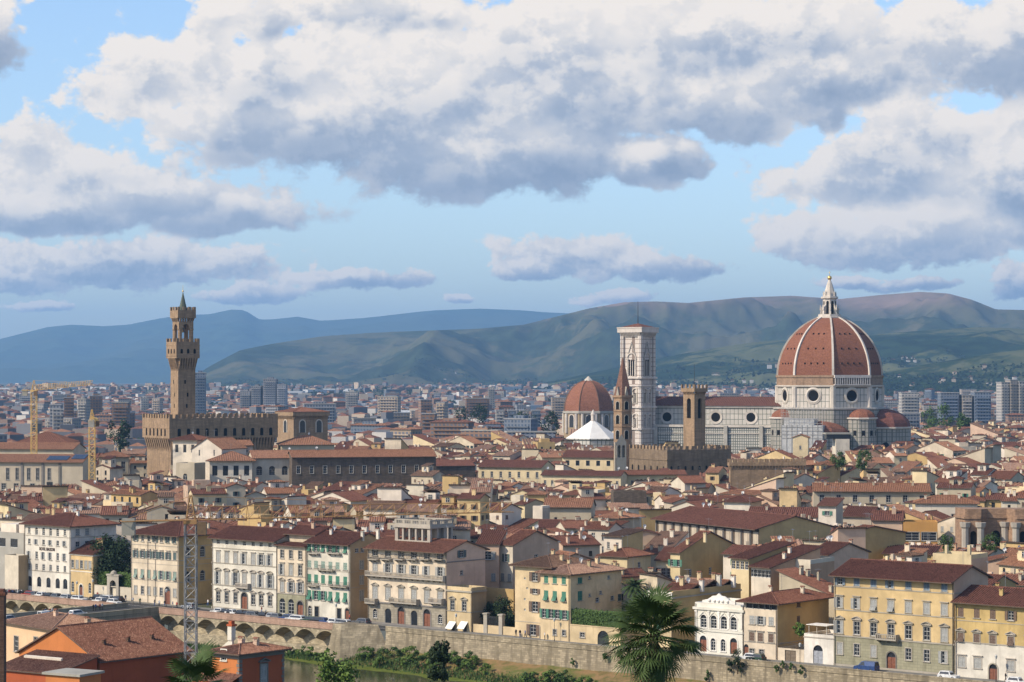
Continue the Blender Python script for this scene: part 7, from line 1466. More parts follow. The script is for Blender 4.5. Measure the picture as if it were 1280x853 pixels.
# the rest of the suburbs: low houses and sheds to the foot of the hills
mb = MB(); SUB = [flat('suburb_white', (.50, .46, .41)), flat('suburb_cream', (.42, .33, .24)), flat('suburb_grey', (.13, .13, .14)), TILE[0], TILE[1], flat('suburb_shed', (.42, .43, .44)), flat('suburb_brown', (.17, .11, .08))]
for k in range(8200):
    t = rg.random(); y = 1500 + 5300 * t ** 1.15; x = rg.uniform(-.25, .25) * y; a = rg.uniform(-.8, .8); w, d, h = rg.uniform(8, 20), rg.uniform(8, 13), rg.uniform(5, 13) * (1 + .5 * (rg.random() < .15))
    if y > 3000 and rg.random() < .05: w, d, h = rg.uniform(40, 110), 30, rg.uniform(7, 10)
    n = float(vnoise(np.array(x / 420.0), np.array(y / 700.0), 3))
    if n < .36 and y > 2200 and rg.random() < .8: continue
    if blocked(x, y, 5): continue
    z = gz(x, y) - .5; c, s = math.cos(a), math.sin(a); Q = [(x + c * u - s * v, y + s * u + c * v) for u, v in ((0, 0), (w, 0), (w, d), (0, d))]; mi = rg.choice([0, 1, 1, 2, 6, 2, 6, 2]) if w < 30 else 5
    i = len(mb.v); mb.v += [(p[0], p[1], z) for p in Q] + [(p[0], p[1], z + h) for p in Q]
    for f in ((0, 1, 5, 4), (1, 2, 6, 5), (3, 0, 4, 7)): mb.f.append(tuple(i + j for j in f)); mb.m.append(mi)
    if w < 30 and rg.random() < .7:
        cx, cy = sum(p[0] for p in Q) / 4, sum(p[1] for p in Q) / 4; j = len(mb.v); mb.v.append((cx, cy, z + h + 2.2)); tm = rg.choice([3, 3, 4])
        for f in ((4, 5), (5, 6), (6, 7), (7, 4)): mb.f.append((i + f[0], i + f[1], j)); mb.m.append(tm)
    else: mb.f.append((i + 4, i + 5, i + 6, i + 7)); mb.m.append(2 if w < 30 else 5)
mb.build('suburb_roofs', SUB, kind='stuff')
# ------------------------------------------------------------------ trees
def leaf_mat(name, c1, c2, scale=.5):
    m, q, b = base_mat(name, .75, .25); pos = q.n('ShaderNodeNewGeometry').outputs['Position']; n = q.noise(pos, scale, 3); n2 = q.noise(pos, scale * 8, 2)
    q.set(b.inputs['Base Color'], q.mix(q.m('ADD', q.m('MULTIPLY', n, .6), q.m('MULTIPLY', n2, .4), clamp=True), c4(c1), c4(c2)))
    b.inputs['Transmission Weight'].default_value = 0; return m
LEAFD = leaf_mat('leaf_dark', (.008, .018, .006), (.03, .055, .018)); LEAFM = leaf_mat('leaf_mid', (.022, .05, .010), (.085, .14, .03)); LEAFL = leaf_mat('leaf_light', (.05, .10, .014), (.14, .20, .04)); BARK = noisy('bark', [(.05, .035, .022), (.12, .09, .06)], 2.0)
LEAFC = leaf_mat('leaf_cypress', (.010, .022, .008), (.035, .055, .018), 1.0)
def leaves(mb, rg, c, rx, rz, n, s, shape='ball', m=0, clumps=14):
    """leaf-sized faces gathered in clumps through the crown's volume"""
    C = []
    for _ in range(clumps):
        t = rg.uniform(-1, 1); a = rg.uniform(0, 6.28)
        if shape == 'cone': w = .22 + .78 * min(1, (1 - t) * .75)
        elif shape == 'column': w = .95 * math.sqrt(max(.05, 1 - abs(t) ** 3))
        else: w = math.sqrt(max(0, 1 - t * t))
        r = w * rg.uniform(.35, .86); C.append((c[0] + rx * r * math.cos(a), c[1] + rx * r * math.sin(a), c[2] + rz * t * .86, rg.uniform(.26, .46) * (max(w, .5) if shape == 'cone' else 1)))
    for k in range(n):
        q = C[k % clumps]; R_c = q[3] * rx; v = Vector((rg.gauss(0, 1), rg.gauss(0, 1), rg.gauss(0, 1))).normalized() * (R_c * rg.random() ** .4)
        p = Vector((q[0] + v.x, q[1] + v.y, q[2] + v.z * min(1.3, rz / rx))); nrm = (v.normalized() + Vector((rg.gauss(0, .5), rg.gauss(0, .5), rg.gauss(0, .5) + .3))).normalized()
        x = nrm.orthogonal().normalized(); x = Matrix.Rotation(rg.uniform(0, 6.28), 3, nrm) @ x; y = nrm.cross(x); l = s * rg.uniform(.6, 1.4)
        mb.poly([p - x * l * .5, p - y * l * .3, p + x * l * .5, p + y * l * .3], m)
def tree(name, label, cat, loc, h, r, n, s, lm, shape='ball', seed=1, trunk=.28, group=None, base=.25, clumps=16):
    rg = random.Random(seed); t = thing(name, label, cat, loc, 0, group); mb = MB(); z0 = h * base; zm = z0 + (h - z0) / 2
    leaves(mb, rg, (0, 0, zm), r, (h - z0) / 2, n, s, shape, 0, clumps); mb.build('crown', lm, t)
    mb = MB(); p = Vector((0, 0, -.3)); rr = h * .022 + trunk * .1
    for k in range(4 if shape == 'ball' else 3):
        q = Vector((rg.uniform(-.05, .05) * h * .4, rg.uniform(-.05, .05) * h * .4, h * (.17 * (k + 1)))); mb.tube(p, q, rr, rr * .78, 7); 
        if k > 0 and shape == 'ball':
            for _ in range(2): a = rg.uniform(0, 6.28); mb.tube(q, q + Vector((math.cos(a) * r * .45, math.sin(a) * r * .45, h * .10)), rr * .5, rr * .15, 5)
        p = q; rr *= .78
    mb.build('trunk', BARK, t); return t
mb = MB(); rg = random.Random(9)
for k in range(1500):                                         # clumps of trees among the far houses, one mass
    y = 1600 + 4800 * rg.random(); x = rg.uniform(-.24, .24) * y
    if float(vnoise(np.array(x / 260.0 + 9), np.array(y / 500.0), 5)) < .52 or blocked(x, y, 6): continue
    for _ in range(3): leaves(mb, rg, (x + rg.uniform(-14, 14), y + rg.uniform(-10, 10), gz(x, y) + 5), rg.uniform(4, 8), 5, 46, 2.6, 'ball', 0, 5)
mb.build('treeline', LEAFD, kind='stuff')
# villas and single trees on the slopes
mb = MB(); tb = MB(); rg = random.Random(15)
for gi, n_, lo, hi in ((2, 46, .10, .55), (3, 60, .05, .75), (1, 26, .03, .30)):
    X3, Y3, Z3, T3 = GRIDS[gi]; rows_ = [j for j in range(X3.shape[0]) if lo < T3[j, 0] < hi]
    for _ in range(n_):
        j = rg.choice(rows_); i = rg.randrange(int(X3.shape[1] * .2), int(X3.shape[1] * .85)); x, y, z = X3[j, i], Y3[j, i], Z3[j, i]
        for k in range(rg.choice([1, 1, 2, 3, 5])):
            a, b = x + rg.uniform(-45, 45), y + rg.uniform(-30, 30); w = rg.uniform(6, 13); mb.box(a, a + w, b, b + 8, z - 6, z + rg.uniform(4, 8), rg.choice([0, 0, 1]), False); mb.poly([(a - .4, b - .4, z + 8), (a + w + .4, b - .4, z + 8), (a + w / 2, b + 4, z + 10)], 3)
    for _ in range(n_ * 26):
        j = rg.choice(rows_); i = rg.randrange(int(X3.shape[1] * .18), int(X3.shape[1] * .86)); x, y, z = X3[j, i] + rg.uniform(-12, 12), Y3[j, i] + rg.uniform(-12, 12), Z3[j, i]
        for k in range(rg.choice([1, 2, 4])): leaves(tb, rg, (x + rg.uniform(-25, 25), y, z + 3), rg.uniform(4, 9), 6, 14, 6.0, 'ball', 0, 3)
mb.build('hillside_villas', SUB, kind='stuff'); tb.build('hillside_trees', LEAFD, kind='stuff')
# ------------------------------------------------------------------ south bank, in front of the river
ORED = plaster('plaster_orange_red', (.56, .20, .065), .35); DRED = plaster('plaster_dark_red', (.40, .10, .04), .35); PEACH = plaster('plaster_peach', (.66, .45, .27), .3)  # DRED doubles as the shaded tone of ORED on two right walls
NT_ = tiles('near_tiles', (.15, .066, .042), (.26, .135, .088), .5)
c0 = at(24, 814, d=382); H = 11.0; W0, D0 = 20.0, 19.0
r = thing('gable_house', 'bright orange gabled house with a big brown tiled roof in front of the river', 'house', (c0.x, c0.y, 0), RZ)
build_house(r, W0, D0, H, ORED, 'gable_y', [], tile=NT_, tp=.46, ov=.5, pitch=.36, fine=True, side_ov=.45, wall_sides={'r': DRED})  # right wall: its shade is put into the plaster as darker red
ro = [c for c in r.children if c.name.startswith('roof')][0]
for (fx, fy) in ((.80, 4.2), (.80, 9.2), (.80, 14.2)):
    x = W0 * fx; o = link('chimney', chimney_mesh(.5, .5, .5, TILE[4], 1), ro, (x, fy, H + .46 * (W0 - x)))
mb = MB(); mb.quad((9.6, -2.8, H - 5.4), (15.4, -2.8, H - 5.4), (15.4, 0, H - 4), (9.6, 0, H - 4)); 
lt = MB(); slope(lt, (9.5, -3.0, H - 4.6), (15.6, -3.0, H - 4.6), (0, 1), .5, lambda u: 3.0, .36, .1, 0, True); lt.box(9.7, 15.4, -2.8, -.003, 2, H - 4.7, 1); lt.build('porch_roof', [NT_, DRED], r)
# low neighbours at its foot
A = at(-6, 832, d=368); r = thing('low_house', 'low brown tiled roof at the bottom left corner under the orange gable', 'house', (A.x, A.y, 0), RZ + .12)
build_house(r, 13, 9, A.z - .5, DRED, 'shed_b', [], tile=NT_, tp=.20, pitch=.36, fine=True, ov=.4); mb = MB(); mb.hexa([(1, 5.2, A.z + .75), (9, 5.2, A.z + .75), (9, 5.6, A.z + .83), (1, 5.6, A.z + .83), (1, 5.2, A.z + 1.1), (9, 5.2, A.z + 1.1), (9, 5.6, A.z + 1.2), (1, 5.6, A.z + 1.2)]); mb.build('coping', WARMW, r)
A = at(57, 843, d=352); r = thing('low_house', 'small flat grey roofed orange annex at the bottom edge', 'house', (A.x, A.y, 0), RZ + .2); build_house(r, 6.4, 5, A.z, ORED, 'flat', []); mb = MB(); mb.box(-.4, 6.8, -.4, 5.4, A.z + .003, A.z + .35); mb.build('roof', GREY2, r)
A = at(5, 777, d=420); r = thing('cream_house', 'peach walled house with low tiled roof behind the orange gable', 'house', (A.x, A.y, 0), R(-50)); k = (66 - 640) / F; Wd = (k * A.y - A.x) / (math.cos(R(-50)) - k * math.sin(R(-50)))
zf = lambda y: A.z - (y - 777) * 415 / F
build_house(r, Wd, 13, A.z, PEACH, 'hip', [W_(zf(812), zf(793) - zf(812), 1.5, [Wd * .26], 's'), W_(zf(805), zf(790) - zf(805), 1.3, [Wd * .66], 's')], tile=TILE[3], tp=.24, ov=.7, pitch=.3, fine=True, chim=[(Wd * .55, 5, .8, .6, .9), (Wd * .98, 7, 1.0, .7, 1.1)], chim_mat=PINKW)
A = at(-9, d=300); zt = zz(737, 300); r = thing('brick_chimney', 'dark brown brick chimney stack cut off by the left edge', 'chimney', (A.x, A.y, 0)); mb = MB(); mb.box(0, 1.42, 0, 1.4, 0, zt - .8); mb.build('stack', stone('old_brick', (.13, .075, .05), .5, .16), r); mb = MB(); mb.box(-.1, 1.55, -.1, 1.5, zt - .8, zt - .4); mb.box(.15, 1.3, .1, 1.3, zt - .4, zt); mb.build('cap', TILE[0], r)
# red house with quoins and white chimney wall
C0 = at(299, 817, d=360); H = C0.z; Wd, Dd = 6.0, 9.5; P = C0 - T_DIR * Wd
r = thing('red_house', 'brick red house with grey corner stones, white chimney wall and pedimented window', 'house', (P.x, P.y, 0), RZ)
zl = lambda y: H - (y - 817) * 360 / F
build_house(r, Wd, Dd, H, ORED, 'hip', [W_(zl(828), zl(814.5) - zl(828), 1.15, [2.6], 's', trim=WHITE_TRIM), W_(zl(862), zl(834) - zl(862), 1.5, [5.2], 'sp', side='r', sh=['c'], shm=SH_GREY, trim=GREY_STONE)], tile=NT_, tp=.26, pitch=.36, fine=True, ov=.9, wall_sides={'r': DRED}, chim=[(1.2, 5, .9, .7, 1.0), (4, 5.5, .8, .6, .8)], chim_mat=PINKW, courses=[(H - .9, .5, .2), (H - .4, .36, .45)], rm=GREY_STONE)  # right face away from the sun: shade painted in as dark red
for i in range(9):
    z = H - 1.5 - i * .62; w = .55 if i % 2 else .35; mb = MB(); mb.box(Wd - w, Wd + .07, -.07, .6, z, z + .5); mb.box(Wd - .3, Wd + .065, Dd - w, Dd + .06, z, z + .5); mb.build('quoin', GREY_STONE, r)
mb = MB(); mb.box(-3.4, -.05, 4.2, 4.6, 0, H - .6); mb.hexa([(-3.4, 4.2, H - .6), (-.05, 4.2, H - .6), (-.05, 4.6, H - .6), (-3.4, 4.6, H - .6), (-3.3, 4.2, H - .5), (-.05, 4.2, H + 1.6), (-.05, 4.6, H + 1.6), (-3.3, 4.6, H - .5)]); mb.box(-.9, -.003, 4.0, 4.9, H + 1.2, H + 3.4); mb.build('chimney_wall', WHITE, r)
mb = MB(); mb.box(-1.0, .2, 3.9, 5.0, H + 3.4, H + 3.7); mb.box(-.75, -.1, 4.1, 4.8, H + 3.7, H + 4.2); mb.build('chimney_cap', DRED, r)
lt = MB(); slope(lt, (-2.2, -2.6, H - 4.3), (6.6, -2.6, H - 4.3), (0, 1), .42, lambda u: 2.6, .36, .1, 0, True); lt.box(-2, 6.4, -2.4, -.003, 0, H - 4.4, 1); lt.build('porch_roof', [NT_, DRED], r)
# ------------------------------------------------------------------ cranes
def lattice(mb, a, b, w, up, n, r=.07, m=0, taper=1.0):
    a, b = Vector(a), Vector(b); d = (b - a).normalized(); up = Vector(up); sd_ = d.cross(up).normalized()
    def cs(t): k = w / 2 * (1 + (taper - 1) * t); p = a.lerp(b, t); return [p + sd_ * k + up * k, p - sd_ * k + up * k, p - sd_ * k - up * k, p + sd_ * k - up * k]
    A_, B_ = cs(0), cs(1)
    for p, q in zip(A_, B_): mb.tube(p, q, r, None, 4, m)
    for i in range(n):
        P, Q = cs(i / n), cs((i + 1) / n)
        for j in range(4): j2 = (j + 1) % 4; mb.tube(P[j] if i % 2 else P[j2], Q[j2] if i % 2 else Q[j], r * .6, None, 4, m); mb.tube(P[j], P[j2], r * .55, None, 4, m)
def crane(label, base, z0, zt, w, jib_to, jw, back, cmast, cjib, pend=True):
    t = thing('tower_crane', label, 'crane', base); bx = base[0]; by = base[1]; mb = MB(); lattice(mb, (0, 0, z0 - base[2]), (0, 0, zt - base[2]), w, (0, 1, 0), max(8, int((zt - z0) / (w * .95))), w * .055); mb.build('mast', cmast, t)
    j = Vector(jib_to) - Vector(base); zt -= base[2]; h = Vector((j.x, j.y, 0)).normalized(); mb = MB(); n = int(j.length / 2.4)
    e0, e1 = Vector((0, 0, zt + .6)) + h * 1.0, j; sd_ = Vector((-h.y, h.x, 0)) * (jw * .45); up = Vector((0, 0, jw))
    for a, b in ((e0 + sd_, e1 + sd_ * .8), (e0 - sd_, e1 - sd_ * .8), (e0 + up, e1 + up * .75)): mb.tube(a, b, .06, None, 4)
    for i in range(n):
        p, q = e0.lerp(e1, i / n), e0.lerp(e1, (i + 1) / n); k, k2 = 1 - .25 * i / n, 1 - .25 * (i + 1) / n; md = p.lerp(q, .5) + up * k
        for s_ in (sd_, -sd_): mb.tube(p + s_, p + up * k, .045, None, 4); mb.tube(p + s_, q + up * k2, .045, None, 4)
        mb.tube(p + sd_, q - sd_, .04, None, 4)
    jb = mb.build('jib', cjib, t); mb = MB(); b1 = Vector((0, 0, zt + .6)) - h * back
    for s_ in (sd_, -sd_): mb.tube(Vector((0, 0, zt + .6)) + s_, b1 + s_, .1, None, 4)
    for i in range(7): p = Vector((0, 0, zt + .6)).lerp(b1, i / 6); mb.tube(p + sd_, p - sd_, .06, None, 4)
    mb.tube((0, 0, zt + 4.4), b1, .04, None, 4); mb.build('counter_jib', cjib, t)
    mb = MB(); cw = b1 + h * 1.2; mb.box(cw.x - 1.0, cw.x + 1.0, cw.y - .6, cw.y + .6, cw.z - 2.2, cw.z + .4); mb.build('counterweight', GREY2, t)
    mb = MB(); mb.box(-w * .6, w * .6, -w * .6, w * .6, zt, zt + .7); lattice(mb, (0, 0, zt + .6), (0, 0, zt + 4.6), w * .8, (0, 1, 0), 4, .07, 0, .2); mb.tube((0, 0, zt + 4.4), e0.lerp(e1, .55) + up, .04, None, 4); hd = mb.build('head', cjib, t)
    mb = MB(); q = h * 1.5 - Vector((-h.y, h.x, 0)) * (w * .9); mb.box(q.x - .7, q.x + .7, q.y - .6, q.y + .6, zt - 1.6, zt + .4); mb.build('cab', flat('crane_cab', (.16, .10, .05), .5), hd); return t
CG = flat('crane_grey', (.23, .23, .225), .5); CO = flat('crane_orange', (.34, .19, .075), .6); CY = flat('crane_yellow', (.62, .40, .12), .5)
b_ = at(238.5, d=372); crane('grey lattice tower crane with a long thin orange jib in front of the white palace', (b_.x, b_.y, 0), 0, zz(655, 372), 1.75, at(640, 640, d=389), 2.1, 11, CG, CO)
b_ = at(42.5, d=930); crane('yellow tower crane with its long jib pointing right above the beige halls', (b_.x, b_.y, 0), 8, zz(490, 930), 2.1, at(116, 481, d=925), 2.2, 5, CY, CY)
b_ = at(115, d=840); crane('shorter yellow tower crane seen end on beside the solar panels', (b_.x, b_.y, 0), 8, zz(528, 840), 2.0, at(122, 527, d=880), 1.6, 6, CY, CY)
# ------------------------------------------------------------------ palms
PALM = leaf_mat('palm_leaf', (.018, .035, .010), (.075, .12, .030), 2.0); PALMD = noisy('palm_dead_leaf', [(.10, .075, .04), (.20, .16, .09)], 1.0)
def fan_mesh(key, L_, blade, dr, n=26, dead=False):
    if key not in CACHE:
        mb = MB(); pts = [Vector((t * L_, 0, -dr * t * t * L_)) for t in (0, .35, .7, 1)]
        for p, q in zip(pts[:-1], pts[1:]): mb.tube(p, q, .016, .013, 4)
        tip = pts[-1]; dv = (pts[-1] - pts[-2]).normalized(); rgq = random.Random(len(key))
        for i in range(n):
            a = R(-135 + 270 * i / (n - 1)); ln = blade * (1 - .34 * abs(a) / 2.4) * rgq.uniform(.85, 1.12); w = .026
            d0 = Vector((math.cos(a) * dv.x, math.sin(a), math.cos(a) * dv.z - .10)).normalized(); s_ = Vector((-math.sin(a), math.cos(a), 0)) * w
            m_ = tip + d0 * ln * .6; e = m_ + (d0 + Vector((0, 0, -.45))).normalized() * ln * .42
            mb.quad(tip - s_ * .3, m_ - s_, m_ + s_ + Vector((0, 0, .012)), tip + s_ * .3); mb.poly((m_ - s_, e, m_ + s_ + Vector((0, 0, .012))))
        CACHE[key] = mb.mesh('frond', PALMD if dead else PALM)
    return CACHE[key]
def fan_palm(label, c, zg, n, sc, seed):
    t = thing('fan_palm', label, 'palm tree', (c.x, c.y, zg)); rg = random.Random(seed); hz_ = c.z - zg
    mb = MB(); p = Vector((0, 0, -.5)); 
    for k in range(14): q = Vector((.06 * math.sin(k * .7), .05 * math.cos(k), hz_ * (k + 1) / 14)); mb.tube(p, q, .17 * (1 + .1 * (k % 2)), .15, 9); p = q
    mb.build('trunk', BARK, t)
    for i in range(n):
        u = (i + .5) / n; el_ = R(82 - 135 * u ** 1.05 + rg.uniform(-9, 9)); a = i * 2.39996 + rg.uniform(-.25, .25); dead = u > .93
        me = fan_mesh('fan%d%d' % (i % 4, dead), (.70 + .16 * (i % 4)), .74, .12 + .10 * (i % 3), 22, dead)
        o = link('frond', me, t, (0, 0, hz_ - .25 * u)); o.rotation_euler = (rg.uniform(-.35, .35), -el_, a); o.scale = (sc,) * 3
    return t
fan_palm('large fan palm with drooping dark fronds standing before the river wall', at(816, 793, d=80), 38.0, 88, 1.05, 3)
fan_palm('fan palm crown peeping over the bottom edge beside the crane mast', at(243, 862, d=76), 36.5, 46, .95, 5)
def feather_palm(label, base, h, rad, n, seed):
    t = thing('date_palm', label, 'palm tree', base); rg = random.Random(seed); mb = MB(); p = Vector((0, 0, -.5))
    for k in range(10): q = Vector((0, 0, h * (k + 1) / 10)); mb.tube(p, q, .34, .30, 8); p = q
    mb.build('trunk', BARK, t); key = 'feather'
    if key not in CACHE:
        mb = MB(); N_ = 16; P = [Vector((rad * (s / N_) * (1 - .12 * (s / N_) ** 2), 0, rad * (.30 * s / N_ - .62 * (s / N_) ** 2.2))) for s in range(N_ + 1)]
        for k in range(N_):
            mb.tube(P[k], P[k + 1], .04, .03, 4); tdir = (P[k + 1] - P[k]).normalized()
            for s_ in (-1, 1):
                for f in (0, .5):
                    a = P[k].lerp(P[k + 1], f); ln = rad * .22 * math.sin(math.pi * min(1, (k + f + 1.5) / (N_ + 1.5))) ** .6; e = a + (tdir * .6 + Vector((0, s_, -.35))).normalized() * ln; mb.poly((a, a + tdir * .12, e))
        CACHE[key] = mb.mesh('frond', PALM)
    for i in range(n):
        u = (i + .5) / n; o = link('frond', CACHE[key], t, (0, 0, h)); o.rotation_euler = (0, -R(62 - 95 * u + rg.uniform(-8, 8)), i * 2.39996)
    return t
b_ = L(Uof(793.5, 14), 14); feather_palm('feathery date palm rising behind the yellow corner house', b_, ZC - (735 - HZ) * b_.y / F, 3.4, 56, 4)
# ------------------------------------------------------------------ trees and shrubs by the river
def gnd(x, y): return float(np.interp(y, [-60, 8, 40, 90, 200, 290, 360, 600], [53.2, 53.2, 49, 36.5, 20, 4, 0, 0]))
A = at(420, d=232); tree('poplar', 'light green leafy tree at the bottom edge before the river', 'tree', (A.x, A.y, gnd(A.x, A.y) - 1), zz(811, 232) - gnd(A.x, A.y) + 1, 2.7, 5200, .34, LEAFL, 'ball', 3, clumps=46, base=.2)
A = at(549, d=258); tree('cypress', 'dark conical evergreen standing before the river at the bottom edge', 'tree', (A.x, A.y, gnd(A.x, A.y) - 1), zz(785, 258) - gnd(A.x, A.y) + 1, 2.7, 12000, .34, LEAFC, 'cone', 4, clumps=80, base=.0)
A = at(492, d=236); tree('olive_bush', 'greyish bush just left of the dark conical evergreen', 'bush', (A.x, A.y, gnd(A.x, A.y) - 1), zz(843, 236) - gnd(A.x, A.y) + 1, 1.7, 1500, .26, leaf_mat('leaf_olive', (.06, .07, .04), (.14, .15, .10)), 'ball', 8)
for (px, v, h, r_, lm, lab, sd_) in ((131, 4.6, 0, 4.6, LEAFD, 'left tall dark tree in the walled garden beside the small yellow house', 11), (151, 6.5, 1, 5.0, LEAFD, 'right tall dark tree in the walled garden beside the cream palace', 12)):
    b_ = L(Uof(px, v), v); tree('garden_tree', lab, 'tree', b_, ZC - (672 + 2 * h - HZ) * b_.y / F, r_, 7000, .62, lm, 'column', sd_, clumps=60, base=.12)
def hedge(name, label, cat, loc, rz, x1, y1, z0, z1, n, s, lm, seed=5):
    t = thing(name, label, cat, loc, rz); rg = random.Random(seed); mb = MB()
    for k in range(n):
        p = Vector((rg.uniform(0, x1), rg.uniform(0, y1) if rg.random() < .5 else rg.uniform(0, .35), rg.uniform(z0, z1 + .25 * math.sin(k * .37)))); nr = Vector((rg.gauss(0, .6), -1 + rg.gauss(0, .5), .5 + rg.gauss(0, .6))).normalized(); x = nr.orthogonal().normalized(); x = Matrix.Rotation(rg.uniform(0, 6), 3, nr) @ x; y = nr.cross(x); l = s * rg.uniform(.6, 1.4); mb.poly([p - x * l * .5, p - y * l * .3, p + x * l * .5, p + y * l * .3])
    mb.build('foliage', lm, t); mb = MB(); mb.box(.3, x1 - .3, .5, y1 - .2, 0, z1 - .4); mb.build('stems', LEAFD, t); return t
ua, ub = Uof(116.8), Uof(163.4)
hedge('ivy_hedge', 'bright green ivy spilling over the garden wall beside the cream palace', 'ivy', L(ua, 1.2), RZ, ub - ua, 2, 3.2, 6.6, 3600, .5, LEAFM)
t = thing('garden_wall', 'low cream garden wall with a tall stone arched gateway', 'wall', L(ua, .2), RZ); wx = Uof(141.5) - ua
mb = MB(); wall(mb, (0, 0), (1, 0), (0, 1), ub - ua, 0, 3.2, [(wx - 1.2, wx + 1.2, 0, 3.19, False)], 0, None, .4); mb.quad((0, .4, 0), (ub - ua, .4, 0), (ub - ua, .4, 3.2), (0, .4, 3.2)); mb.box(0, ub - ua, -.05, .45, 3.2, 3.35); mb.build('wall', WARMW, t)
mb = MB(); wall(mb, (wx - 2.2, -.35), (1, 0), (0, 1), 4.4, 0, 6.0, [(1.0, 3.4, 0, 4.9, True)], 0, None, .9); mb.box(wx - 2.4, wx + 2.4, -.5, .7, 6.0, 6.4); mb.lathe([(.9, 6.4), (.7, 7.0), (.1, 7.4)], 8, (wx, 0)); mb.build('gateway', STONE_TRIM, t); mb = MB(); mb.quad((wx - 1.3, .56, 0), (wx + 1.3, .56, 0), (wx + 1.3, .56, 4.9), (wx - 1.3, .56, 4.9)); mb.build('gate', MATS['dark_gate'], t)
zt = fz(745, 784, -1); hedge('terrace_hedge', 'thick green hedge along the terrace beside the green shuttered corner house', 'hedge', L(u3, -.7), RZ, ut - u3 - .4, 2.4, zt + .1, fz(745, 765, -1), 5200, .42, LEAFM, 7)
for (px, v, y, r_, sd_) in ((599, 4, 760, 2.0, 21), (612, 6, 754, 2.6, 22), (628, 6, 747, 3.0, 23), (637, 3.5, 762, 1.7, 24)):
    b_ = L(Uof(px, v), v); tree('garden_tree', ('low dark shrub against the small cream annex', 'rounded dark shrub second from the small cream annex', 'tallest dark garden tree left of the tall yellow house', 'small shrub touching the tall yellow house wall')[sd_ - 21], 'tree', b_, ZC - (y - HZ) * b_.y / F, r_, 2600, .42, LEAFD, 'ball', sd_, clumps=24, base=.05)
ua, ub = Uof(589.6), Uof(643.6); t = thing('garden_wall', 'low pale garden wall with two square gate piers and dark railings', 'wall', L(ua, .3), RZ); mb = MB(); mb.box(0, (ub - ua), 0, .4, 0, 1.9); mb.build('wall', PALEY, t)
for p in (606, 625): x = Uof(p) - ua; mb = MB(); mb.box(x - .5, x + .5, -.2, .7, 0, 4.2); mb.box(x - .65, x + .65, -.35, .85, 4.2, 4.5); mb.build('pier', STONE_TRIM, t)
x0, x1 = Uof(607.5) - ua, Uof(624) - ua; mb = MB()
for i in range(22): x = x0 + (x1 - x0) * i / 21; mb.box(x - .03, x + .03, .15, .21, 1.9, 3.9)
mb.box(x0, x1, .14, .22, 3.7, 3.78); mb.build('railing', IRON, t)
t = thing('orchard_wall', 'long shaded ochre garden wall behind the dark shrubs', 'wall', L(Uof(590, 13), 13), RZ); mb = MB(); mb.box(0, Uof(642, 13) - Uof(590, 13), 0, .5, 0, fz(615, 735, 13)); mb.build('wall', OCHRE, t)
# bank plants
rgb = random.Random(31); nb = 0
def bank_at(u, v): return float(bank_z(np.array(u), np.array(v)))
bushes = [(px, -rgb.uniform(13.9, 16), rgb.uniform(.9, 1.6)) for px in np.linspace(359, 418, 9)] + [(px + rgb.uniform(-5, 5), -rgb.uniform(13, 17), rgb.uniform(.9, 1.9)) for px in np.linspace(452, 605, 22)] + [(px + rgb.uniform(-4, 4), -rgb.uniform(17, 20), rgb.uniform(1.0, 1.9)) for px in np.linspace(655, 742, 12)]
bushes += [(512, -14, 2.3), (565, -14, 2.0), (590, -15, 2.0)]
for i, (px, v, s_) in enumerate(bushes):
    u = Uof(px, v); b_ = L(u, v); b_.z = max(bank_at(u, v), -7) if u > -58 else -7
    t = tree('bank_bush', 'green bush among the scrub on the river bank', 'bush', b_, s_ * 1.5, s_ * 1.05, int(380 * s_), .36, rgb.choice([LEAFM, LEAFL, LEAFL, LEAFM]), 'ball', 100 + i, group='bushes on the river bank', base=.0, clumps=9)
rga = random.Random(4); mb = MB()                            # reeds, grass and green water weed along the edge
for k in range(9000):
    u = rga.uniform(-95, 60); e = float(edge_v(np.array(u))); v = e + rga.gauss(.8, 1.1); v = min(v, -10.9); z = max(bank_at(u, v), -7.0); p = L(u, v, z); h = rga.uniform(.25, .9); a = rga.uniform(0, 3.1); d_ = Vector((math.cos(a), math.sin(a), 0)) * .12
    mb.poly((p - d_, p + d_, p + Vector((rga.gauss(0, .12), rga.gauss(0, .12), h))))
mb.build('bank_grass', LEAFM, kind='stuff')
uu2 = np.linspace(-60, 70, 131); vv2 = np.linspace(0, 1, 7); U2, T2 = np.meshgrid(uu2, vv2); E2 = edge_v(U2); V2 = E2 + .6 - T2 * (2.6 + 5.0 * fbm(U2 / 9.0, U2 * 0 + 7, 4, 6)) * np.clip((U2 + 62) / 18, .25, 1)
grid_mesh('water_weed', O_ST.x + T_DIR.x * U2 + V_DIR.x * V2, O_ST.y + T_DIR.y * U2 + V_DIR.y * V2, U2 * 0 - 6.985, noisy('weed_mat', [(.06, .085, .012), (.11, .13, .02), (.14, .15, .03)], .5, 5), kind='stuff')
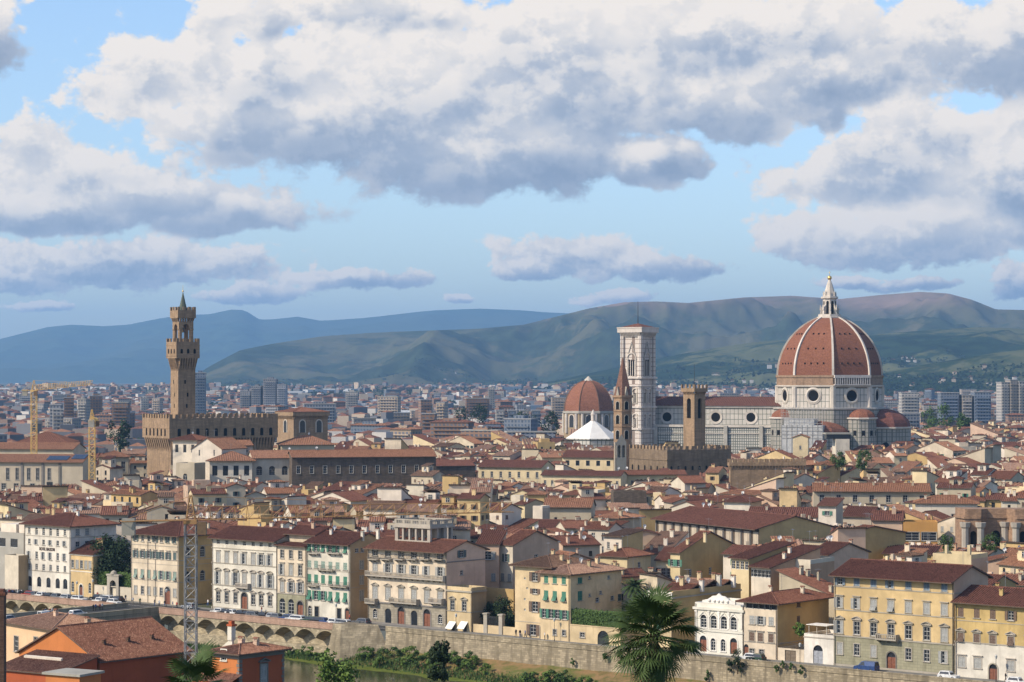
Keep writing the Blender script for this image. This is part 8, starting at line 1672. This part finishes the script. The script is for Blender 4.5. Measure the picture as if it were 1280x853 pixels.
for (px, y, s_, lab) in ((922, 832, 2.3, 'dark upright shrub growing from the foot of the river wall'), (912, 834, 1.4, 'smaller shrub left of the dark upright one at the wall foot'), (884, 847, 1.1, 'small bush on the bank left of the two wall shrubs'), (716, 829, .8, 'little tuft growing on the wall below the yellow corner house'), (971, 837, .8, 'leftmost of four tufts sprouting from the wall'), (978, 833, .8, 'upper second tuft sprouting from the wall'), (989, 835, .75, 'third tuft of the four sprouting from the wall'), (1001, 839, .9, 'rightmost of four tufts sprouting from the wall'), (757, 823, 1.0, 'hanging plant on the wall left of the big fan palm'), (775, 826, 1.0, 'hanging plant on the wall behind the big fan palm')):
    v = -10.9; b_ = L(Uof(px, v), v); b_.z = ZC - (y - HZ) * b_.y / F - s_ * .6; tree('wall_plant', lab, 'plant', b_, s_ * 1.9, s_ * .62, int(520 * s_), .26, LEAFD if s_ > 1.2 else LEAFM, 'column' if s_ > 2 else 'ball', int(px), base=.0, clumps=10)
for (px, d, y, r_, lm, lab) in ((1184, 560, 683, 2.2, LEAFM, 'planted green shrubs on the roof terrace left of the brick apse foot'), (1238, 575, 682, 2.4, LEAFM, 'green shrubs on the roof terrace in front of the brick apse'), (1047, 930, 578, 3.6, LEAFM, 'bright green shrub left below the white cubic house'), (1078, 930, 577, 4.2, LEAFM, 'bright green tree right below the white cubic house'), (999, 462, 789, 1.3, LEAFL, 'climbing plant on the garage terrace beside the white pavilion')):
    hh = 2 * r_; A = at(px, y, d=d); t = tree('terrace_shrub', lab, 'shrub', (A.x, A.y, A.z - hh * .4), hh, r_, 1500, .34 if d < 700 else .6, lm, 'ball', int(px), base=.05)
for (px, d, y, r_, lab) in ((1160, 1750, 519, 9, 'green tree in the gap among far roofs right of the dome'), (1180, 1850, 515, 10, 'larger green tree right of the one behind the dome'), (1205, 1700, 522, 7, 'small green tree left of the white residential towers'), (655, 1900, 518, 9, 'dark tree among far roofs left of the chapel dome'), (690, 1850, 521, 9, 'dark tree close left of the chapel dome'), (575, 2100, 515, 12, 'broad dark tree in the gap between far apartment blocks'), (600, 2150, 514, 10, 'dark tree right of the broad one between far blocks'), (150, 1350, 533, 8, 'leafless brownish tree left of the town hall')):
    hh = 2 * r_; A = at(px, y, d=d); tree('park_tree', lab, 'tree', (A.x, A.y, A.z - hh), hh * 1.25, r_, 900, 1.6, LEAFD if px < 1000 else LEAFM, 'ball', int(px), base=.1)
# ------------------------------------------------------------------ cars, lamps and people on the street
CARP = {'white': (.62, .62, .60), 'black': (.02, .02, .022), 'silver': (.34, .35, .36), 'grey': (.12, .125, .13), 'blue': (.03, .06, .16), 'red': (.25, .03, .02), 'dark green': (.03, .06, .04)}
def car_parts(kind, colr):
    k = ('car', kind, colr)
    if k in CACHE: return CACHE[k]
    Lc, wd, h = {'hatchback': (3.9, 1.68, 1.46), 'estate car': (4.5, 1.75, 1.46), 'van': (4.7, 1.85, 1.95)}[kind]; hl = Lc / 2; b_ = h * .56
    pr = {'hatchback': [(-hl, .28), (-hl, .82), (-hl + .12, b_ + .05), (hl - 1.15, b_ + .02), (hl - .1, .72), (hl, .30)], 'estate car': [(-hl, .28), (-hl, .80), (-hl + .1, b_ + .05), (hl - 1.25, b_ + .02), (hl - .1, .70), (hl, .30)], 'van': [(-hl, .30), (-hl, .9), (-hl + .05, b_ + .1), (hl - .95, b_ + .06), (hl - .1, .95), (hl, .32)]}[kind]
    cab = {'hatchback': [(-hl + .12, b_ + .04), (-hl + .5, h), (.35, h), (hl - 1.2, b_ + .03)], 'estate car': [(-hl + .1, b_ + .04), (-hl + .42, h), (.45, h), (hl - 1.3, b_ + .03)], 'van': [(-hl + .05, b_ + .09), (-hl + .14, h), (hl - 1.75, h), (hl - 1.0, b_ + .07)]}[kind]
    mb = MB(); w = wd / 2
    def ext(mb, P, wa, wb, m=0):
        n = len(P); i = len(mb.v); mb.v += [(x, -(wa if z <= b_ + .12 else wb), z) for x, z in P] + [(x, (wa if z <= b_ + .12 else wb), z) for x, z in P]
        mb.f += [tuple(i + j for j in range(n)), tuple(i + n + j for j in reversed(range(n)))]; mb.m += [m, m]
        for j in range(n): j2 = (j + 1) % n; mb.f.append((i + j2, i + j, i + n + j, i + n + j2)); mb.m.append(m)
    ext(mb, pr, w, w); ext(mb, cab, w - .06, w - .24)
    paint = flat('car_paint_' + colr.replace(' ', '_'), CARP[colr], .3, .5); body = mb.mesh('body', paint)
    wn = MB(); x0, x1, x2, x3 = cab[0][0], cab[1][0], cab[2][0], cab[3][0]; za, zb = b_ + .10, h - .10
    for s_ in (-1, 1):
        f = lambda x, z: (x, s_ * (w - .06 - .18 * max(0, (z - b_ - .12)) / (h - b_ - .12) + .012), z)
        xe = x1 if kind != 'van' else (x2 - .6)
        wn.quad(f(x0 + .25 if kind != 'van' else xe - .1, za), f(x3 - .28, za), f(x2 - .05, zb), f(xe + .05, zb))
    for (xa, xb, o) in ((x3, x2, 1), (x0, x1, -1)): wn.quad((xa + .03 * o, -w + .22, za), (xa + .03 * o, w - .22, za), (xb + .03 * o, w - .36, zb), (xb + .03 * o, -w + .36, zb))
    wins = wn.mesh('windows', GLASS); wh = MB(); 
    wh.tube((0, -.10, 0), (0, .10, 0), .31, None, 14, 0); wh.tube((0, -.115, 0), (0, .115, 0), .18, None, 10, 1); wheel = wh.mesh('wheel', [flat('tyre', (.02, .02, .02), .9), flat('rim', (.4, .4, .4), .4)])
    hd = MB(); hd.box(-.04, .04, -.17, .17, -.08, .08); lamp = hd.mesh('headlight', flat('headlight', (.7, .7, .68), .2)); tl = MB(); tl.box(-.04, .04, -.1, .1, -.12, .12); tail = tl.mesh('tail_light', flat('tail_light', (.35, .02, .02), .3))
    CACHE[k] = (body, wins, wheel, lamp, tail, Lc, wd); return CACHE[k]
def add_car(kind, colr, loc, rz, label, group):
    body, wins, wheel, lamp, tail, Lc, wd = car_parts(kind, colr); t = thing('parked_car' if kind != 'van' else 'van', label, 'van' if kind == 'van' else 'car', loc, rz, group)
    link('body', body, t); link('windows', wins, t)
    for sx in (-.31, .31):
        for sy in (-1, 1): link('wheel', wheel, t, (sx * Lc, sy * (wd / 2 - .1), .31))
    for sy in (-1, 1): link('headlight', lamp, t, (Lc / 2 - .05, sy * (wd / 2 - .3), .66)); link('tail_light', tail, t, (-Lc / 2 + .03, sy * (wd / 2 - .2), .78))
rgc = random.Random(12); CARS = []
for px in (434, 424.5, 415, 405.5, 396, 386.5, 377, 367.5, 358, 348, 338, 328, 318.5, 309, 300, 291, 282, 272.5): CARS.append((px, -7.7, 0))
for px in (143, 133, 124, 99, 90.5, 81, 72, 60, 50, 44, 36): CARS.append((px, -7.9, 0))
for px in (146, 137, 129, 121): CARS.append((px, -2.9, 1))
NEARBY = [(445, 'the dark bastion'), (372, 'the narrow cream house'), (300, 'the white palace with carved hoods'), (150, 'the ivy hedge'), (102, 'the small yellow house'), (60, 'the white hotel')]
cseq = ['white', 'silver', 'white', 'blue', 'black', 'dark green', 'white', 'white', 'blue', 'grey', 'silver', 'black', 'grey', 'black', 'black', 'white', 'black', 'white', 'white', 'black', 'white', 'white', 'black', 'silver', 'grey', 'black', 'white', 'grey', 'red', 'black', 'white', 'silver', 'black']
ORDI = ['first', 'second', 'third', 'fourth', 'fifth', 'sixth', 'seventh', 'eighth', 'ninth', 'tenth', 'eleventh', 'twelfth', 'thirteenth', 'fourteenth', 'fifteenth', 'sixteenth', 'seventeenth', 'eighteenth', 'nineteenth', 'twentieth'] + ['farther'] * 40
cnt = {}
for i, (px, v, rowi) in enumerate(CARS):
    kind = rgc.choice(['hatchback', 'hatchback', 'estate car']); colr = cseq[i]; nearby = min(NEARBY, key=lambda q: abs(q[0] - px))[1]; kk = (colr, nearby, rowi); cnt[kk] = cnt.get(kk, 0) + 1
    lab = '%s%s parked %s opposite %s' % ('' if cnt[kk] == 1 else ORDI[cnt[kk] - 1] + ' ', colr + ' ' + kind, 'along the parapet' if rowi == 0 else 'beside the pavement', nearby)
    add_car(kind, colr, L(Uof(px, v), v, .02), RZ + (math.pi if i % 3 else 0) + rgc.uniform(-.04, .04), lab, 'cars parked along the river street')
vb = lambda px, u: Vof(px, u); ub_ = UBR - 5.5
add_car('van', 'white', L(ub_, Vof(59, ub_), .04), RZ + R(90), 'small white van driving on the bridge toward the street', 'vehicles on the bridge'); add_car('estate car', 'white', L(ub_ - .5, Vof(99, ub_), .04), RZ + R(90), 'white estate car on the bridge ahead of the van', 'vehicles on the bridge'); add_car('hatchback', 'silver', L(UBR - 8, Vof(8, UBR - 8), .04), RZ - R(90), 'silver hatchback at the left end of the bridge', 'vehicles on the bridge')
for (px, v, kind, colr, lab) in ((1083, -3.6, 'van', 'blue', 'blue van parked by the apricot palace'), (1186, -3.6, 'hatchback', 'white', 'white hatchback by the right corner of the apricot palace'), (945, -3.4, 'hatchback', 'dark green', 'dark green hatchback before the cream house with brown shutters'), (936, -3.4, 'hatchback', 'white', 'white hatchback before the small ornate palace corner'), (452, -3.0, 'estate car', 'grey', 'grey estate car in the lane beside the grey mansion'), (1272, -3.4, 'hatchback', 'white', 'white hatchback before the mustard house'), (236, -3.2, 'hatchback', 'silver', 'silver hatchback turning by the cream palace corner')):
    add_car(kind, colr, L(Uof(px, v), v, .02), RZ + (math.pi if px < 1100 else 0), lab, 'vehicles by the house fronts')
# people: one skinned figure per pose, a few garments
def person_mesh(key, top, legs, stride):
    k = ('person', key)
    if k in CACHE: return CACHE[k]
    V = [(0, 0, .95), (0, 0, 1.2), (0, 0, 1.42), (0, .02, 1.56), (0, .03, 1.67), (.09, 0, .92), (.10, stride * .5, .5), (.10, stride - .04, .08), (.10, stride + .12, .04), (-.09, 0, .92), (-.10, -stride * .3, .5), (-.10, -stride, .10), (-.10, -stride + .14, .04), (.19, 0, 1.40), (.24, -.04, 1.14), (.24, .05, .90), (-.19, 0, 1.40), (-.24, .06, 1.14), (-.24, .14, .92)]
    E = [(0, 1), (1, 2), (2, 3), (3, 4), (0, 5), (5, 6), (6, 7), (7, 8), (0, 9), (9, 10), (10, 11), (11, 12), (2, 13), (13, 14), (14, 15), (2, 16), (16, 17), (17, 18)]
    RA = [.15, .14, .15, .065, .115, .10, .07, .05, .045, .10, .07, .05, .045, .07, .052, .042, .07, .052, .042]
    me = bpy.data.meshes.new('skin'); me.from_pydata(V, E, []); o = bpy.data.objects.new('skin', me); COL.objects.link(o); md = o.modifiers.new('s', 'SKIN')
    for i, sv in enumerate(me.skin_vertices[0].data): sv.radius = (RA[i], RA[i]); sv.use_root = i == 0
    o.modifiers.new('d', 'SUBSURF').levels = 1; bpy.context.view_layer.update(); m2 = bpy.data.meshes.new_from_object(o.evaluated_get(bpy.context.evaluated_depsgraph_get())); bpy.data.objects.remove(o)
    m2.name = 'person'; SK = flat('skin_tone', (.42, .27, .19), .6)
    m2.materials.clear(); [m2.materials.append(q) for q in (top, legs, SK, flat('hair_dark', (.04, .028, .02), .7))]
    for p in m2.polygons:
        z = p.center.z; p.material_index = 3 if z > 1.70 else 2 if z > 1.5 or (z < 1.0 and abs(p.center.x) > .19) else 0 if z > .93 else 1
    CACHE[k] = m2; return m2
CL = {'white': (.6, .58, .55), 'red': (.35, .06, .04), 'blue': (.06, .10, .24), 'black': (.02, .02, .02), 'beige': (.40, .32, .22), 'green': (.08, .16, .08)}
PPL = [(199, -5, 'white', 'black'), (206, -4.4, 'black', 'blue'), (216, -4.6, 'blue', 'beige'), (221, -5.2, 'red', 'black'), (193, -4.0, 'beige', 'blue'), (260, 3, 'white', 'blue'), (264, 5, 'black', 'black'), (327, -1.0, 'red', 'blue'), (437, -1.0, 'red', 'black'), (645, -1.2, 'black', 'black'), (650, -1.4, 'black', 'blue'), (656.5, -1.1, 'blue', 'black'), (681, -1.6, 'white', 'black'), (1257, -1.2, 'black', 'black'), (122, -1.2, 'red', 'blue'), (157, -1.4, 'black', 'blue'), (166, -4, 'white', 'beige'), (175, -4.3, 'green', 'black')]
WHERE = ['before the cream palace', 'near the red arched door', 'by the crane mast', 'right of the crane mast', 'left of the red door', 'in the shaded lane', 'deeper in the shaded lane', 'before the white palace', 'by the green shuttered house', 'left before the tall yellow house', 'middle before the tall yellow house', 'by the brown ground floor shutters', 'by the door of the corner house', 'by the arched door of the mustard house', 'by the garden gateway', 'by the ivy hedge', 'on the bridge head', 'beside another on the bridge head']
for i, (px, v, a, b_) in enumerate(PPL):
    o = link('person', person_mesh(a + b_ + str(i % 2), flat('cloth_' + a, CL[a], .8), flat('cloth_' + b_, CL[b_], .8), .22 if i % 2 else .03), None, L(Uof(px, v), v, .14 if v > -1.9 else .02), RZ + rgc.uniform(0, 6.28)); o['label'] = 'person in %s top and %s trousers %s' % (a, b_, WHERE[i]); o['category'] = 'person'; o['group'] = 'people on the river street'
for (u, v) in [(UBR - 13, -34), (UBR - 13, -19)]:
    for k in range(4):
        o = link('person', person_mesh(('white', 'red', 'blue', 'black')[k] + 'black1', flat('cloth_' + ('white', 'red', 'blue', 'black')[k], CL[('white', 'red', 'blue', 'black')[k]], .8), flat('cloth_black', CL['black'], .8), .22), None, L(u + .3 + .35 * (k % 2), v - 1.0 * k, .04), RZ + 1.57); o['label'] = 'person in %s top walking on the far side of the bridge, %s group' % (('white', 'red', 'blue', 'black')[k], 'nearer' if v < -30 else 'farther'); o['category'] = 'person'; o['group'] = 'people walking on the bridge'
lm_ = MB(); lm_.tube((0, 0, 0), (0, 0, .6), .12, .08, 8); lm_.tube((0, 0, .6), (0, 0, 4.2), .06, .045, 8); lpost = lm_.mesh('post', IRON); lm_ = MB(); lm_.lathe([(.06, 4.2), (.22, 4.3), (.28, 4.75), (.30, 4.8), (.05, 5.05)], 6); lhead = lm_.mesh('lantern', flat('lamp_glass', (.45, .45, .42), .3))
for i, (px, v, lab) in enumerate(((96, -8.6, 'on the parapet before the white hotel'), (116, -2.2, 'before the small yellow house'), (208, -9, 'at the corner of the bridge'), (420, -9, 'at the end of the arched terrace'), (570, -9, 'opposite the annex awnings'), (693, -2.3, 'before the corner house with green shutters'), (1000, -9, 'opposite the garage'), (1245, -2.2, 'before the mustard house'))):
    t = thing('street_lamp', 'black iron street lamp ' + lab, 'street lamp', L(Uof(px, v), v, .02 if v < -1.9 else .13), RZ, 'street lamps along the river'); link('post', lpost, t); link('lantern', lhead, t)
# motor scooters parked beside the grey block
sb = MB(); sb.box(-.55, .35, -.16, .16, .42, .78); sb.box(.3, .75, -.2, .2, .3, .5); sb.hexa([(.55, -.2, .45), (.8, -.2, .45), (.8, .2, .45), (.55, .2, .45), (.62, -.16, 1.0), (.74, -.16, 1.0), (.74, .16, 1.0), (.62, .16, 1.0)]); sb.box(-.5, .05, -.14, .14, .78, .9)
sw_ = MB(); sw_.tube((0, -.06, 0), (0, .06, 0), .24, None, 12); sw_ = sw_.mesh('wheel', flat('tyre', (.02, .02, .02), .9)); sh_ = MB(); sh_.tube((.62, -.34, 1.06), (.62, .34, 1.06), .03, None, 5); sh_.tube((.68, 0, .95), (.62, 0, 1.06), .03, None, 5); sh_ = sh_.mesh('handlebar', IRON)
for i in range(1, 11):
    px = 5 + 2.1 * i; cn = ('black', 'grey', 'black', 'silver', 'red', 'black', 'blue', 'black', 'grey', 'white', 'black')[i]; kb = 'scoot' + cn
    if kb not in CACHE: CACHE[kb] = sb.mesh('body', flat('car_paint_' + cn, CARP[cn], .3, .5))
    t = thing('motor_scooter', '%s%s motor scooter in the row parked before the grey block' % ({2: 'leftmost ', 5: 'second ', 7: 'third ', 10: 'rightmost ', 1: 'left ', 8: 'right '}.get(i, ''), cn), 'scooter', L(Uof(px, -5.2), -5.2, .02), RZ + R(80 + rgc.uniform(-8, 8)), 'motor scooters parked before the grey block')
    link('body', CACHE[kb], t); link('handlebar', sh_, t)
    for x in (-.5, .72): link('wheel', sw_, t, (x, 0, .24))
# ------------------------------------------------------------------ drainpipes at the corners of the river fronts
rg = random.Random(61)
for o in [c for c in COL.objects if c.parent is None and c.get('group') == 'houses along the river street']:
    wl = [c for c in o.children if c.name.startswith('wall')][0]; V3 = [v.co for v in wl.data.vertices if abs(v.co.y) < .01]; Wd, H = max(v.x for v in V3), max(v.z for v in V3)
    for x in (.28, Wd - .28) if Wd > 12 else (Wd - .25,): mb = MB(); mb.tube((x, -.16, .2), (x, -.16, H - .25), .07, None, 6); mb.build('drainpipe', rg.choice([GREY_STONE, FASCIA, FASCIA]), o)
# ------------------------------------------------------------------ aerials and dishes on the palaces' ridges
rg = random.Random(44)
for o in [c for c in COL.objects if c.parent is None and c.get('group') in ('houses along the river street', GRP) and c not in [q['root'] for q in BUILT]]:
    rf = [c for c in o.children if c.name.startswith('roof') and c.type == 'MESH' and len(c.data.vertices) > 60]
    if not rf: continue
    zm_ = max(v.co.z for v in rf[0].data.vertices); top_ = [v.co for v in rf[0].data.vertices if v.co.z > zm_ - .5]
    for _ in range(rg.choice([1, 2, 2, 3])): p = rg.choice(top_); k = rg.choice(['aerial', 'aerial', 'dish']); link('aerial' if k == 'aerial' else 'satellite_dish', CACHE[k], rf[0], (p.x, p.y, p.z - .1), rg.uniform(0, 3) if k == 'aerial' else -o.rotation_euler.z + rg.uniform(-.6, .6))
# ------------------------------------------------------------------ labels that tell the many houses apart
LAND = [('the white hotel', 60, 655), ('the cream palace', 195, 655), ('the white palace', 305, 664), ('the rooftop belvedere', 530, 652), ('the long dark palace', 455, 590), ('the long yellow palace', 637, 592), ('the rubble block', 787, 627), ('the loggia house', 885, 655), ('the long cream palace', 1090, 620), ('the brick apse', 1240, 660), ('the apricot palace', 1115, 700), ('the yellow corner house', 700, 700), ('the battlemented palace', 870, 575), ('the brick spire', 778, 575), ('the cathedral dome', 1050, 548), ('the town hall', 195, 560), ('the beige solar hall', 55, 590), ('the white cubic house', 1053, 560), ('the ornate white palace', 898, 745), ('the mustard house', 1240, 735), ('the feathery palm', 793, 715), ('the maroon barn roof', 1260, 560), ('the white church front', 258, 580), ('the grey panelled house', 710, 635), ('the glass fronted house', 1150, 662), ('the corner loggia palace', 290, 590)]
FARL = [('the town hall tower', 228, 500), ('the courthouse', 330, 490), ('the chapel dome', 735, 500), ('the bell tower', 797, 490), ('the cathedral dome', 1040, 490), ('the white residential towers', 1265, 490), ('the far yellow crane', 42, 500), ('the slim glass high-rise', 250, 495), ('the grain hall church', 376, 520), ('the watch tower', 866, 500)]
RK = {'gable_x': 'gabled', 'gable_y': 'gabled', 'hip': 'hipped', 'shed_b': 'sloping', 'shed_f': 'sloping'}
def label_all(items, land, unit):
    """items: (object, centre, description); the nearest landmark and the side it lies on complete each label"""
    G = {}
    for (o, c, desc) in items:
        x, y = proj(c); n, lx, ly = min(land, key=lambda l: (l[1] - x) ** 2 + ((l[2] - y) * 1.6) ** 2); dx, dy = x - lx, (y - ly) * 1.6
        rel = ('right of' if dx > 0 else 'left of') if abs(dx) > abs(dy) else ('in front of' if dy > 0 else 'behind')
        G.setdefault((desc, rel, n), []).append((math.hypot(dx, dy), o))
    for (desc, rel, n), L_ in G.items():
        L_.sort(key=lambda p: p[0])
        for k, (d_, o) in enumerate(L_): o['label'] = (ORDI[k] + ' ' if len(L_) > 1 else '') + desc + ' ' + rel + ' ' + n
items = []
for q in BUILT:
    s = q['spec']; c = Vector((q['x'] + math.cos(q['a']) * q['W'] / 2 - math.sin(q['a']) * q['D'] / 2, q['y'] + math.sin(q['a']) * q['W'] / 2 + math.cos(q['a']) * q['D'] / 2, q['H']))
    sz = 'narrow ' if q['W'] < 6.5 else 'wide ' if q['W'] > 10.5 else ''
    tl_ = ' and attic' if s['box'] and s['kind'] != 'flat' else ''
    desc = ('' if tl_ else sz) + s['wall'][2].replace('pale yellow', 'yellowish') + ' house with ' + ('flat roof terrace' if s['kind'] == 'flat' else FT[s['tile'][0]][2] + ' ' + RK[s['kind']] + ' roof' + tl_); items.append((q['root'], c, desc))
label_all(items, LAND, 'house')
items = []
for o in COL.objects:
    if o.get('category') == 'building' and o.get('label') == '':
        w = [c for c in o.children if c.name.startswith('wall')][0]; nm = [b[1] for b in BM if b[0] == w.data.materials[0]][0]; xs = [v.co for v in w.data.vertices]; X, Z = max(v.x for v in xs), max(v.z for v in xs)
        rr = [c for c in o.children if c.name.startswith('roof')][0].data.materials[0]
        items.append((o, o.matrix_basis @ Vector((X / 2, 0, Z)), ('tall ' if Z > 21 else 'long ' if X > 25 else '') + nm + ' apartment block with ' + ('tiled roof' if rr in TILE else 'flat roof')))
label_all(items, FARL, 'block')
items = [(o, o.location + Vector((0, 0, 1)), 'green bush') for o in COL.objects if o.get('group') == 'bushes on the river bank']
label_all(items, [('the dark bastion on the bank', 445, 815), ('the leafy poplar on the bank', 420, 830), ('the dark evergreen on the bank', 549, 822), ('the big fan palm on the bank', 800, 838), ('the tuft below the corner house', 716, 835), ('the middle of the river wall', 640, 830)], 'bush')
# ------------------------------------------------------------------ the air
HZ_DENS = 4.9e-5
m = bpy.data.materials.new('air'); m.use_nodes = True; q = NT(m.node_tree)
pv = q.n('ShaderNodeVolumePrincipled'); pv.inputs['Color'].default_value = (.34, .63, 1.0, 1); pv.inputs['Density'].default_value = HZ_DENS; pv.inputs['Anisotropy'].default_value = .15
o_ = q.n('ShaderNodeOutputMaterial'); q.nt.links.new(pv.outputs[0], o_.inputs['Volume'])
mb = MB(); mb.box(-12500, 12500, -300, 27500, -11, 850); mb.build('haze', m, kind='stuff')
